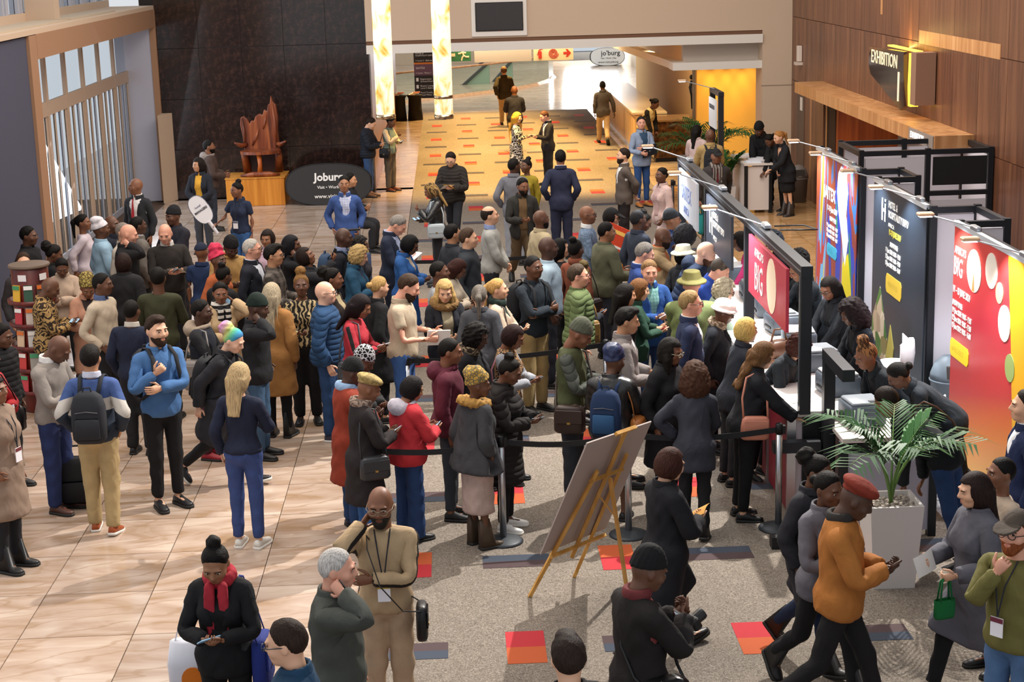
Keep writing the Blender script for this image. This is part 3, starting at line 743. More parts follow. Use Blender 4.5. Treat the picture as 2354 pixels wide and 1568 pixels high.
LEGS = {'stand': (0, 0, 0, 0), 'shift': (4, -3, 2, 6), 'walk': (22, -18, 6, 28), 'walk2': (-18, 22, 28, 6), 'sit': (82, 78, 85, 80), 'wide': (2, -6, 0, 2), 'kneel': (60, 15, 100, 80)}
SKIN = {'d1': '4a2f22', 'd2': '5f3d2b', 'd3': '7a4f38', 'b': '94664a', 't': 'b58463', 'l': 'd3a385', 'p': 'dcae95', 'r': 'd49a82'}
def skin_mats(sk):
    c = rgb(SKIN[sk]); lip = (c[0]*.85, c[1]*.55, c[2]*.55)
    return [mat(SKIN[sk], .5, spec=.45), mat('d8d0c8', .3), mat('120c0a', .5), mat(lip, .45)]
def cloth(c, pat=None, c2='000000', rough=.85, sheen=0.0):
    """procedural cloth: colour pattern in rest-pose coordinates plus weave relief"""
    if isinstance(c, tuple): c, pat, *r = c; c2 = r[0] if r else c2
    if pat == 'leather': rough = .32
    if pat == 'satin': rough = .42
    key = ('cloth', c, pat, c2)
    def fn(nt, new, lk, b):
        at = new('Attribute'); at.attribute_name = 'rest'; V = at.outputs['Vector']
        sp = new('SeparateXYZ'); lk(V, sp.inputs[0]); X, Y, Z = sp.outputs
        mixn = new('Mix'); mixn.data_type = 'RGBA'; mixn.inputs[6].default_value = (*rgb(c), 1); mixn.inputs[7].default_value = (*rgb(c2), 1)
        fac = None
        M = lambda op, a, bb=None: mth(new, lk, op, a, bb)
        if pat == 'plaid':
            fac = M('MULTIPLY', M('ADD', M('GREATER_THAN', M('FRACT', M('MULTIPLY', X, 9.0)), .5), M('GREATER_THAN', M('FRACT', M('MULTIPLY', Z, 9.0)), .5)), .5)
        elif pat == 'check':
            fac = M('MULTIPLY', M('ADD', M('GREATER_THAN', M('FRACT', M('MULTIPLY', X, 26.0)), .75), M('GREATER_THAN', M('FRACT', M('MULTIPLY', Z, 26.0)), .75)), .5)
        elif pat == 'stripe': fac = M('GREATER_THAN', M('FRACT', M('MULTIPLY', Z, 14.0)), .5)
        elif pat == 'pinv': fac = M('GREATER_THAN', M('FRACT', M('MULTIPLY', X, 20.0)), .55)
        elif pat == 'zebra':
            w = new('TexWave'); w.inputs['Scale'].default_value = 6; w.inputs['Distortion'].default_value = 9; w.inputs['Detail Scale'].default_value = 1.6; lk(V, w.inputs['Vector']); fac = M('GREATER_THAN', w.outputs['Fac'], .62)
        elif pat == 'leopard':
            w = new('TexWave'); w.wave_type = 'RINGS'; w.inputs['Scale'].default_value = 5; w.inputs['Distortion'].default_value = 14; w.inputs['Detail Scale'].default_value = 2; lk(V, w.inputs['Vector']); fac = M('GREATER_THAN', w.outputs['Fac'], .55)
        elif pat == 'floral':
            w = new('TexVoronoi'); w.feature = 'DISTANCE_TO_EDGE'; w.inputs['Scale'].default_value = 30; lk(V, w.inputs['Vector']); fac = M('LESS_THAN', w.outputs['Distance'], .10)
        elif pat == 'dots':
            w = new('TexVoronoi'); w.inputs['Scale'].default_value = 9; lk(V, w.inputs['Vector']); fac = M('LESS_THAN', w.outputs['Distance'], .42)
        elif pat == 'yoke': fac = M('LESS_THAN', Z, 1.30)
        elif pat == 'lowband': fac = M('LESS_THAN', Z, .60)
        elif pat == 'armstripe':
            fac = M('MULTIPLY', M('GREATER_THAN', M('ABSOLUTE', X), .19), M('LESS_THAN', M('ABSOLUTE', M('ADD', Y, -.012)), .022))
        elif pat == 'front':
            fac = M('MULTIPLY', M('LESS_THAN', M('ABSOLUTE', X), .055), M('LESS_THAN', Y, 0.0))
        elif pat == 'streak':
            w = new('TexNoise'); w.inputs['Scale'].default_value = 30
            mp = new('Mapping'); mp.inputs['Scale'].default_value = (1.6, 1.6, .12); lk(V, mp.inputs['Vector']); lk(mp.outputs[0], w.inputs['Vector'])
            fac = M('GREATER_THAN', w.outputs['Fac'], .5)
        elif pat == 'tipdark': fac = M('LESS_THAN', Z, 1.60)
        elif pat == 'block':
            rp = new('ValToRGB'); ramp(rp, [(0, c2), (.47, c2), (.471, 'b9b4ae'), (.66, 'b9b4ae'), (.661, c), (1, c)], 'CONSTANT')
            mr = M('DIVIDE', M('ADD', Z, -.9), .6)
            lk(mr, rp.inputs[0]); lk(rp.outputs[0], b.inputs['Base Color'])
        elif pat == 'rainbow':
            rp = new('ValToRGB'); ramp(rp, [(0, '4a5fae'), (.35, '3c8fb0'), (.55, '5fae7a'), (.75, 'b7b56c'), (1, 'c58ab0')])
            lk(M('MULTIPLY', M('ADD', Y, .1), 4.0), rp.inputs[0]); lk(rp.outputs[0], b.inputs['Base Color'])
        nz = new('TexNoise'); nz.inputs['Scale'].default_value = 9; nz.inputs['Detail'].default_value = 3; lk(V, nz.inputs['Vector'])
        if pat not in ('block', 'rainbow'):
            if fac is not None: lk(fac, mixn.inputs[0])
            else: mixn.inputs[0].default_value = 0.0
            hs = new('HueSaturation'); hs.inputs['Saturation'].default_value = .96; lk(mixn.outputs[2], hs.inputs['Color']); lk(M('ADD', M('MULTIPLY', nz.outputs['Fac'], .5), .66), hs.inputs['Value'])
            lk(hs.outputs[0], b.inputs['Base Color'])
        bu = new('Bump'); bu.inputs['Distance'].default_value = .03; bu.inputs['Strength'].default_value = .42
        if pat == 'quilt':
            h = M('ABSOLUTE', M('SINE', M('MULTIPLY', Z, 54.0))); h = M('POWER', h, .5); bu.inputs['Strength'].default_value = .45; lk(M('ADD', h, M('MULTIPLY', nz.outputs['Fac'], .3)), bu.inputs['Height'])
        elif pat == 'dreadbump': lk(M('SINE', M('MULTIPLY', X, 300.0)), bu.inputs['Height'])
        else:
            n2 = new('TexNoise'); n2.inputs['Scale'].default_value = 8; n2.inputs['Detail'].default_value = 2.5; n2.inputs['Distortion'].default_value = 1.2
            mp = new('Mapping'); mp.inputs['Scale'].default_value = (1.0, 1.0, .55); lk(V, mp.inputs['Vector']); lk(mp.outputs[0], n2.inputs['Vector']); lk(n2.outputs['Fac'], bu.inputs['Height'])
        lk(bu.outputs[0], b.inputs['Normal'])
    return node_mat(key, fn, rough, .25 if rough > .5 else .6)
def hairmat(c, pat=None):
    if isinstance(c, tuple): return cloth(*c)
    key = ('hair', c)
    def fn(nt, new, lk, b):
        at = new('Attribute'); at.attribute_name = 'rest'
        mp = new('Mapping'); mp.inputs['Scale'].default_value = (60, 60, 7); lk(at.outputs['Vector'], mp.inputs['Vector'])
        n = new('TexNoise'); n.inputs['Scale'].default_value = 2.2; n.inputs['Detail'].default_value = 3; lk(mp.outputs[0], n.inputs['Vector'])
        col = rgb(c); rp = new('ValToRGB'); ramp(rp, [(.3, tuple(v*.45 for v in col)), (.7, tuple(min(1, v*1.15) for v in col))]); lk(n.outputs['Fac'], rp.inputs[0]); lk(rp.outputs[0], b.inputs['Base Color'])
        bu = new('Bump'); bu.inputs['Strength'].default_value = .6; bu.inputs['Distance'].default_value = .01; lk(n.outputs['Fac'], bu.inputs['Height']); lk(bu.outputs[0], b.inputs['Normal'])
    return node_mat(key, fn, .62, .16)
def _shared(name, me, parent, M, mats):
    o = bpy.data.objects.new(name, me); COL.objects.link(o); o.parent = parent; o.matrix_local = Matrix(M.tolist())
    for i, m in enumerate(mats): o.material_slots[i].link = 'OBJECT'; o.material_slots[i].material = m
    return o
def _posed(name, V, F, rest, mats, parent, mi=None):
    me = bpy.data.meshes.new(name); n = len(V); me.vertices.add(n); me.vertices.foreach_set('co', V.astype(np.float32).ravel())
    nf = len(F); me.loops.add(nf*4); me.loops.foreach_set('vertex_index', F.astype(np.int32).ravel())
    me.polygons.add(nf); me.polygons.foreach_set('loop_start', np.arange(0, nf*4, 4, dtype=np.int32))
    for m in mats: me.materials.append(m)
    if mi is not None: me.polygons.foreach_set('material_index', mi.astype(np.int32))
    me.polygons.foreach_set('use_smooth', np.ones(nf, bool))
    if rest is not None:
        a = me.attributes.new('rest', 'FLOAT_VECTOR', 'POINT'); a.data.foreach_set('vector', rest.astype(np.float32).ravel())
    me.update(calc_edges=True)
    o = bpy.data.objects.new(name, me); COL.objects.link(o)
    if parent is not None: o.parent = parent
    return o
def _face_bits():
    if 'bits' in _CACHE: return _CACHE['bits']
    b = MB()
    for s in (-1, 1):
        V = []; n = 6
        def disc(c, rx, rz, ry, mi):
            vs = [(c[0], c[1]-ry, c[2])]+[(c[0]+rx*math.cos(a), c[1], c[2]+rz*math.sin(a)) for a in np.linspace(0, 2*math.pi, 8, endpoint=False)]
            b.add(vs, [(0, 1, 2, 3), (0, 3, 4, 5), (0, 5, 6, 7), (0, 7, 8, 1)], mi)
        disc((s*.033, -.0850, 1.6420), .0150, .0064, .004, 1); disc((s*.032, -.0885, 1.6423), .0066, .0062, .0015, 2)
        pts = [(s*.014, -.0975, 1.659), (s*.032, -.0985, 1.665), (s*.052, -.085, 1.660)]
        for i in range(2):
            p, q = pts[i], pts[i+1]; b.add([(p[0], p[1], p[2]-.003), (q[0], q[1], q[2]-.003), (q[0], q[1], q[2]+.0035), (p[0], p[1], p[2]+.0035)], [(0, 1, 2, 3)], 2)
    for z0, z1, w in ((1.5785, 1.587, .024), (1.568, 1.577, .021)):
        b.add([(-w, -.093, (z0+z1)/2), (0, -.1035, z0), (w, -.093, (z0+z1)/2), (0, -.1035, z1)], [(0, 1, 2, 3)], 3)
    V = np.array(b.v); F = np.array([list(f)+[f[-1]]*(4-len(f)) for f in b.f]); _CACHE['bits'] = (V, F, np.array(b.m)); return _CACHE['bits']
NPEOPLE = 0
PLACED = []
def person(px, py, h, face, sex, sk, hair, top, bot, label, pose=('down', 'down'), legs='stand', shoes='1a1a1c', lean=0, look=(0, 0), girth=1.0,
           inner=None, collar=None, hat=None, beard=None, glasses=None, extra=(), twist=0, pos=None, sole=None, boot=False, group=None, tie=None, zoff=0.0):
    global NPEOPLE; NPEOPLE += 1
    rnd = random.Random(NPEOPLE*13); J = {k: v.copy() for k, v in joints(sex).items()}
    s = h/1.75; g = girth-1
    lod = 0 if py > 690 else (1 if py > 430 else 2)
    # --- bone transforms
    la, lb, ka, kb = LEGS[legs]; R = math.radians
    Tp = np.eye(4); Tp = about(rotm('X', R(lean*.25)), J['pel'])
    Ts = Tp @ about(rotm('Z', R(twist)) @ rotm('X', R(lean*.75)), J['waist'])
    Th = Ts @ about(rotm('Z', R(look[0])) @ rotm('X', R(look[1]-lean*.45)) @ (np.eye(3)*1.06), J['neck'])
    Tb = [None]*11; Tb[B_PEL] = Tp; Tb[B_SPI] = Ts; Tb[B_HEAD] = Th
    hands = {}
    for k, sg, ub, fb, pz in (('L', 1, B_UAL, B_FAL, pose[0]), ('R', -1, B_UAR, B_FAR, pose[1])):
        W, pole, pn, curl = ARM[pz]; mx = np.array([sg, 1, 1]); W = np.array(W)*mx; pole = np.array(pole, float)*mx; pn = np.array(pn, float)*mx
        W = W+np.array([rnd.uniform(-.015, .015), rnd.uniform(-.015, .015), rnd.uniform(-.02, .02)])
        off = np.array([sg*g*.14, 0, 0]); S = J['sh'+k]+off; E0 = J['el'+k]+off; W0 = J['wr'+k]+off
        if g > 0: W = W+np.array([sg*g*.10, -g*.12, 0])
        L1 = np.linalg.norm(E0-S); L2 = np.linalg.norm(W0-E0); d = W-S; D = min(np.linalg.norm(d), (L1+L2)*.995); dn = d/np.linalg.norm(d); W = S+dn*D
        a = (L1**2-L2**2+D**2)/(2*D); hh = math.sqrt(max(L1**2-a*a, 1e-6)); pv = pole-dn*(pole@dn); pv /= np.linalg.norm(pv)+1e-9
        E = S+dn*a+pv*hh
        R1 = minrot(E0-S, E-S); R2 = minrot(R1 @ (W0-E0), W-E) @ R1
        Tb[ub] = Ts @ T4(t=S) @ T4(R1) @ T4(t=-S); Tb[fb] = Ts @ T4(t=E) @ T4(R2) @ T4(t=-E0)
        fd = (W-E)/np.linalg.norm(W-E)
        if pz in ('fwd', 'table', 'reach'): fd = fd+np.array([0, -.3, -fd[2]*.8]); fd /= np.linalg.norm(fd)
        z = pn-fd*(pn@fd); z /= np.linalg.norm(z)+1e-9; y = np.cross(fd, z) if k == 'R' else np.cross(z, fd)
        hands[k] = (Ts @ T4(np.stack([fd, y, z], 1), W), curl)
    for k, ub, sb, fl, kn in (('L', B_THL, B_SHL, la, ka), ('R', B_THR, B_SHR, lb, kb)):
        T1 = Tp @ about(rotm('X', R(-fl)), J['hip'+k]); Tb[ub] = T1; Tb[sb] = T1 @ about(rotm('X', R(kn)), J['kn'+k])
    ank = [(Tb[b] @ np.append(J['an'+k], 1))[2] for k, b in (('L', B_SHL), ('R', B_SHR))]
    dz = .085-min(ank)
    if legs == 'stand' or legs == 'shift': dz = max(dz, .085-min(ank))
    for i in range(11): Tb[i] = T4(t=(0, 0, dz)) @ Tb[i]
    for k in hands: hands[k] = (T4(t=(0, 0, dz)) @ hands[k][0], hands[k][1])
    TB = np.stack(Tb)
    def skinv(V, W):
        wt = (W[:, B_PEL]+W[:, B_SPI])[:, None]; V = V.copy()
        V[:, :2] *= 1+g*wt; V[:, :1] += g*.14*(W[:, [B_UAL]]+W[:, [B_FAL]]-W[:, [B_UAR]]-W[:, [B_FAR]])
        V[:, :1] += g*.05*(W[:, [B_THL]]+W[:, [B_SHL]]-W[:, [B_THR]]-W[:, [B_SHR]])
        H = np.concatenate([V, np.ones((len(V), 1))], 1)
        return np.einsum('nb,bij,nj->ni', W, TB[:, :3], H)
    # --- placement: the head top (with hat or bun) meets its pixel at its real height
    ht = 1.755+(.02 if hat or hair[0] in ('curly', 'slouch') else 0)+{'afro': .06, 'bigcurl': .04, 'bun': .05, 'topknot': .09, 'wraphi': .09}.get(hair[0], 0)
    if hat and hat[0] == 'wraphi': ht += .07
    hh_ = (Tb[B_HEAD] @ np.array([0, .014, ht, 1]))[:3]
    fa = R(face); ca, sa = math.cos(fa), math.sin(fa)
    if pos is None:      # nudge along the sight line (a few centimetres of height) so that neighbours do not share floor
        best = None
        for dh in (0, .02, -.02, .04, -.04, .06, -.06, .08, -.08, -.10, .10):
            s_ = (h+dh)/1.75; t_ = hh_*s_; gx, gy, _ = G(px, py, t_[2]+zoff); q = (gx-(ca*t_[0]-sa*t_[1]), gy-(sa*t_[0]+ca*t_[1]))
            d = min([9]+[math.hypot(q[0]-x, q[1]-y) for x, y in PLACED])
            if best is None or d > best[0]+.02: best = (d, q, s_)
            if d > .46: break
        pos, s = best[1], best[2]
    PLACED.append(pos)
    # --- body
    V, F, W = body_mesh(sex, lod); Vp = skinv(V, W); parts = [Vp]; fcs = [F]; mi = [np.zeros(len(F), int)]; off = len(Vp)
    bv, bf, bm = _face_bits(); parts.append((np.concatenate([bv, np.ones((len(bv), 1))], 1) @ Tb[B_HEAD].T)[:, :3]); fcs.append(bf+off); mi.append(bm); off += len(bv)
    for k in 'LR':
        HM, curl = hands[k]
        if curl not in _HG: _HG[curl] = hand_geo(curl)
        hv, hf = _HG[curl]
        f4 = []
        for f in hf:
            if len(f) <= 4: f4.append(list(f)+[f[-1]]*(4-len(f)))
            else:
                for i in range(1, len(f)-1, 2): f4.append([f[0], f[i], f[i+1], f[min(i+2, len(f)-1)]])
        hs = .95 if sex == 'm' else .86
        parts.append((np.concatenate([hv*hs, np.ones((len(hv), 1))], 1) @ HM.T)[:, :3]); fcs.append(np.array(f4)+off); mi.append(np.zeros(len(f4), int)); off += len(hv)
    AF = np.concatenate(fcs); AM = np.concatenate(mi)
    # degenerate quads -> clean through validate
    root = _posed('person', np.concatenate(parts), AF, None, skin_mats(sk), None, AM); root.data.validate()
    root.location = (pos[0], pos[1], zoff); root.rotation_euler = (0, 0, fa); root.scale = (s, s, s)
    tag(root, label, 'person', group)
    def gar(kind, m, name, bulge=0.0):
        V, F, W = garment(sex, kind, lod); Vr = V.copy()
        ph = rnd.uniform(0, 6); n_ = .006*np.sin(V[:, 2]*38+ph+3*np.sin(V[:, 0]*17+ph))*np.sin(V[:, 0]*21+V[:, 1]*15+ph)
        V = V.copy(); rr = np.linalg.norm(V[:, :2], axis=1)+1e-6; V[:, :2] *= (1+n_/np.maximum(rr, .08))[:, None]
        return _posed(name, skinv(V, W), F, Vr, [m], root)
    tk, tc = top; bk, bc = bot
    pname = {'slim': 'trousers', 'wide': 'trousers', 'midi': 'skirt'}.get(bk, bk)
    gar(bk, cloth(bc), pname)
    if tk == 'vestover':
        gar('sweater', cloth(inner), 'sleeves'); gar('vest', cloth(tc), 'vest')
    else:
        gar(tk, cloth(tc), {'tee': 'shirt', 'open': 'jacket', 'coatc': 'coat', 'trench': 'coat', 'puffer': 'puffer_jacket'}.get(tk, tk))
        if inner and tk in ('blazer', 'open', 'coat', 'trench'): gar('bib', cloth(inner), 'shirt')
    if collar: _shared(collar[0] if collar[0] != 'scarflong' else 'scarf', head_mesh(collar[0]), root, Tb[B_SPI], [cloth(collar[1])])
    elif tk in ('blazer', 'open', 'coat', 'trench', 'jacket', 'puffer', 'coatc'): _shared('collar', head_mesh('collar'), root, Tb[B_SPI], [cloth(tc)])
    elif tk in ('shirt', 'tee'): _shared('collar', head_mesh('collar'), root, Tb[B_SPI] @ T4(t=(0, 0, -.012)), [cloth(inner or tc)])
    if inner and tk in ('blazer', 'coat', 'sweater') and not collar and sex == 'm': _shared('shirt_collar', head_mesh('collar'), root, Tb[B_SPI] @ T4(t=(0, 0, .006)) @ T4(np.diag([.86, .86, 1.0]), (0, .002, 0)), [cloth(inner)])
    if tie:
        b = MB(); b.add([(-.014, -.098, 1.47), (.014, -.098, 1.47), (.012, -.118, 1.43), (-.012, -.118, 1.43), (.030, -.142, 1.20), (-.030, -.142, 1.20), (0, -.14, 1.15)], [(0, 1, 2, 3), (3, 2, 4, 5), (5, 4, 6)])
        o = b.build('tie', cloth(tie), root); o.matrix_local = Matrix(Tb[B_SPI].tolist())
    if hair[0] != 'none':
        hm = hair[0]
        if hat and hm in ('short', 'quiff'): hm = 'buzz'
        _shared('hair', head_mesh(hm), root, Tb[B_HEAD], [hairmat(hair[1])])
    if hat: _shared({'wrap': 'headwrap', 'wraphi': 'headwrap', 'bucket': 'hat', 'cloche': 'hat', 'slouch': 'beanie'}.get(hat[0], hat[0]), head_mesh(hat[0]), root, Tb[B_HEAD], [cloth(hat[1])])
    if beard: _shared('beard', head_mesh('beard'), root, Tb[B_HEAD], [hairmat(beard)])
    if glasses: _shared('glasses', glasses_mesh(), root, Tb[B_HEAD], [mat(glasses, .35)])
    if legs not in ('sit', 'kneel') or True:
        for k, b in (('L', B_SHL), ('R', B_SHR)):
            A = J['an'+k].copy(); A[0] += (g*.05 if k == 'L' else -g*.05)
            M = Tb[b] @ T4(rotm('Z', R(8 if k == 'L' else -8)), (A[0], A[1]-.02, 0))
            _shared('boot' if boot else 'shoe', shoe_mesh('boot' if boot else 'low'), root, M, [mat(shoes, .45), mat(sole or ('e4e0d8' if shoes in ('d8d4cc', 'e8e6e2') else '20201f'), .6)])
    Mw = np.array(Matrix.LocRotScale(Vector((pos[0], pos[1], zoff)), Matrix.Rotation(fa, 3, 'Z'), Vector((s, s, s))))
    ctx = dict(Mw=Mw, Ts=Tb[B_SPI], Tp=Tb[B_PEL], Th=Tb[B_HEAD], hands=hands, label=label, root=root, sex=sex, g=g, s=s)
    for e in extra: EXTRA[e[0]](ctx, *e[1:])
    return ctx
# ================================================================ things people carry (top-level things)
EXTRA = {}
def _wm(M): return Matrix(M.tolist())
def ex(name):
    def d(f): EXTRA[name] = f; return f
    return d
def _lab(what, how, ctx):
    w = (what+' '+how+' '+ctx['label']).split(); return ' '.join(w[:16])
def _carry(name, ctx, M, label, cat):
    o = bpy.data.objects.new(name, None); COL.objects.link(o); o.matrix_world = _wm(M); o.empty_display_size = .05
    return tag(o, label, cat)
@ex('phone')
def _phone(ctx, side='R', col='17181b', scr=True, what=None):
    HM = ctx['hands'][side][0]; M = ctx['Mw'] @ HM @ T4(t=(.085, .006, .026))
    o = _carry('smartphone', ctx, M, _lab(what or ('white phone' if col != '17181b' else 'dark phone'), 'held by', ctx), 'phone')
    MB().box((0, 0, 0), (.150, .074, .009), bev=.004).build('phone_body', mat(col, .35), o)
    MB().box((0, 0, .005), (.140, .066, .002)).build('screen', mat('9fc3dd', .2, emit=.35) if scr else mat('101114', .15), o)
@ex('paper')
def _paper(ctx, side='R', col='e6e2da', what='sheet of paper', w=.15, l=.21):
    HM = ctx['hands'][side][0]; M = ctx['Mw'] @ HM @ T4(t=(.10, .0, .03))
    b = MB(); n = 6
    vs = [(x*l-l/2, y*w-w/2, .012*math.sin(x*3)) for x in np.linspace(0, 1, n) for y in (0, 1)]
    vs += [(a, b_, c-.002) for a, b_, c in vs]
    fs = [(2*i, 2*i+2, 2*i+3, 2*i+1) for i in range(n-1)]+[(2*n+2*i, 2*n+2*i+1, 2*n+2*i+3, 2*n+2*i+2) for i in range(n-1)]
    b.add(vs, fs); o = b.build('paper', mat(col, .8)); o.matrix_world = _wm(M); tag(o, _lab(what, 'held by', ctx), 'paper')
@ex('tablet')
def _tablet(ctx, side='R', col='202226', scr='c9d3dd', what='tablet', l=.24, w=.17):
    HM = ctx['hands'][side][0]; M = ctx['Mw'] @ HM @ T4(t=(.11, .0, .03))
    o = _carry('tablet', ctx, M, _lab(what, 'held by', ctx), 'tablet')
    MB().box((0, 0, 0), (l, w, .012), bev=.005).build('case', mat(col, .4), o); MB().box((0, 0, .0065), (l*.9, w*.9, .002)).build('screen', mat(scr, .3), o)
@ex('backpack')
def _backpack(ctx, col='1d1f24', low=0.0, col2=None, what='backpack'):
    gy = ctx['g']*.1; M = ctx['Mw'] @ ctx['Ts'] @ T4(t=(0, .235+gy, 1.20-low))
    o = _carry('backpack', ctx, M, _lab(what, 'on the back of', ctx), 'backpack'); m = cloth(col)
    prof = [(.115, .055, -.235), (.15, .088, -.19), (.155, .095, -.05), (.150, .088, .10), (.125, .07, .19), (.07, .04, .235)]
    b = MB(); n = 14; vs = []
    for rx, ry, z in prof:
        for j in range(n):
            a = 2*math.pi*j/n; c, s_ = math.cos(a), math.sin(a); e = .55
            vs.append((rx*math.copysign(abs(c)**e, c), ry*math.copysign(abs(s_)**e, s_), z))
    fs = [(i*n+j, i*n+(j+1) % n, (i+1)*n+(j+1) % n, (i+1)*n+j) for i in range(len(prof)-1) for j in range(n)]+[tuple(range(n-1, -1, -1)), tuple(range((len(prof)-1)*n, len(prof)*n))]
    b.add(vs, fs); b.build('bag_body', m, o, True)
    MB().box((0, .095, -.09), (.22, .035, .20), bev=.015).build('front_pocket', cloth(col2 or col), o, True)
    MB().tube([(-.10, .09, .06), (0, .10, .075), (.10, .09, .06)], .004, 5).build('zip', mat('50545c', .4), o)
    MB().tube([(-.04, .0, .23), (-.03, .0, .27), (.03, 0, .27), (.04, 0, .23)], .008, 5).build('handle', m, o)
    for s in (-1, 1):
        z0 = 1.20-low; yy = -.235-gy
        pts = [(s*.08, -.05, .19), (s*.095, yy+.07, 1.485-z0), (s*.10, yy-.02, 1.49-z0), (s*.11, yy-.125, 1.42-z0), (s*.12, yy-.155, 1.28-z0), (s*.15, yy-.13, 1.13-z0), (s*.19, yy-.0, 1.04-z0), (s*.13, -.06, -.19)]
        MB().tube(pts, .022, 6, flat=.3).build('strap', m, o, True)
@ex('bag')
def _bag(ctx, col='2a2422', side='L', size=(.30, .10, .22), z=.92, what='handbag', over='same', y=-.02, leather=True):
    s = 1 if side == 'L' else -1; M = ctx['Mw'] @ ctx['Tp'] @ T4(t=(s*(.245+ctx['g']*.12), y, z))
    o = _carry('handbag', ctx, M, _lab(what, 'carried by', ctx), 'bag'); m = mat(col, .4) if leather else mat(col, .85, bump=.3)
    w, t, hh = size[1], size[0], size[2]
    b = MB(); prof = [(.42, -.5), (.5, -.4), (.5, .1), (.46, .42), (.36, .5)]; n = 12; vs = []
    for r, zz in prof:
        for j in range(n):
            a = 2*math.pi*j/n; c, q = math.cos(a), math.sin(a); vs.append((w*r*math.copysign(abs(c)**.6, c), t*r*math.copysign(abs(q)**.5, q), zz*hh))
    fs = [(i*n+j, i*n+(j+1) % n, (i+1)*n+(j+1) % n, (i+1)*n+j) for i in range(len(prof)-1) for j in range(n)]+[tuple(range(n-1, -1, -1)), tuple(range((len(prof)-1)*n, len(prof)*n))]
    b.add(vs, fs); b.build('bag_body', m, o, True)
    MB().box((s*w*.48, 0, hh*.12), (.012, t*.85, hh*.5), bev=.005).build('flap', m, o)
    MB().box((s*w*.55, 0, -.10*hh), (.008, .03, .02)).build('clasp', mat('b99b57', .3, 1.0), o)
    sh = 1.47-z
    if over == 'same': pts = [(0, -t*.42, hh*.4), (-s*.04, -.11, .28), (-s*.115, -.06, sh-.02), (-s*.125, .01, sh), (-s*.115, .08, sh-.03), (-s*.04, .13, .28), (0, t*.42, hh*.4)]
    else:
        q = ctx['g']*.12; pts = [(0, -t*.42, hh*.4), (-s*.12, -.165-q, .14), (-s*.26, -.175-q, .32), (-s*.34, -.10, sh-.05), (-s*.345, .01, sh-.0), (-s*.33, .10, sh-.06), (-s*.22, .165, .30), (-s*.10, .15, .14), (0, t*.42, hh*.4)]
    MB().tube(pts, .011, 6, flat=.4).build('strap', m, o, True)
@ex('tote')
def _tote(ctx, col='1d5f63', side='R', size=(.26, .08, .30), what='shopping bag', lift=0.0):
    HM = ctx['hands'][side][0]; p = (ctx['Mw'] @ HM @ np.array([.07, 0, .01, 1]))[:3]
    rz = math.atan2(ctx['Mw'][1, 0], ctx['Mw'][0, 0])
    o = empty('tote_bag', p, rz, _lab(what, 'hanging from hand of', ctx), 'bag'); w, t, hh = size
    b = MB(); prof = [(.42, -1), (.5, -.85), (.5, -.3), (.48, 0)]; n = 12; vs = []; d = .16
    for r, zz in prof:
        for j in range(n):
            a = 2*math.pi*j/n; c, q = math.cos(a), math.sin(a); k = 1+.04*math.sin(5*a+zz*9)
            vs.append((t*r*k*math.copysign(abs(c)**.7, c), w*r*k*math.copysign(abs(q)**.5, q), zz*hh-d))
    fs = [(i*n+j, i*n+(j+1) % n, (i+1)*n+(j+1) % n, (i+1)*n+j) for i in range(len(prof)-1) for j in range(n)]+[tuple(range(n-1, -1, -1))]
    b.add(vs, fs); b.build('bag_body', cloth(col), o, True)
    for s in (-1, 1): MB().tube([(s*t*.45, -w*.28, -d-.01), (s*.012, -.03, -.03), (0, 0, 0), (s*.012, .03, -.03), (s*t*.45, w*.28, -d-.01)], .007, 5).build('handle', cloth(col), o, True)
    return o
@ex('badge')
def _badge(ctx, col='7a2f3a'):
    M = ctx['Ts']; r = ctx['root']; y = -.165-ctx['g']*.12
    b = MB(); b.tube([(-.055, -.06, 1.485), (-.03, y+.01, 1.34), (0, y-.01, 1.14)], .005, 5); b.tube([(.055, -.06, 1.485), (.03, y+.01, 1.34), (0, y-.01, 1.14)], .005, 5)
    o = b.build('lanyard', mat('20222c', .7), r); o.matrix_local = _wm(M)
    b = MB(); b.box((0, y-.014, 1.075), (.085, .006, .125)); b.box((0, y-.018, 1.12), (.085, .003, .03), mi=1)
    o = b.build('name_badge', [mat('e6e4ea', .4), mat(col, .5)], r); o.matrix_local = _wm(M)
@ex('watch')
def _watch(ctx, side='L'):
    HM = ctx['hands'][side][0]; b = MB(); b.tube([(-.034, 0, 0), (-.016, 0, 0)], .036, 10, flat=.9, cap=False); b.box((-.025, 0, -.036), (.03, .03, .01), bev=.003)
    o = b.build('wristwatch', mat('141416', .3), ctx['root']); o.matrix_local = _wm(HM)
@ex('laptop')
def _laptop(ctx, side='L'):
    M = ctx['Mw'] @ ctx['Ts'] @ T4(rotm('X', .25) @ rotm('Y', -.25), (.04, -.215, 1.12))
    o = _carry('laptop', ctx, M, _lab('closed dark laptop', 'held against chest by', ctx), 'laptop'); MB().box((0, 0, 0), (.33, .016, .23), bev=.006).build('case', mat('2b303a', .35, .4), o)
    MB().lathe([(.0, 0), (.018, 0), (.018, .002), (0, .002)], 12).build('emblem', mat('8b93a0', .3, .6), o).matrix_local = Matrix.Translation((0, -.009, 0)) @ Matrix.Rotation(math.pi/2, 4, 'X')
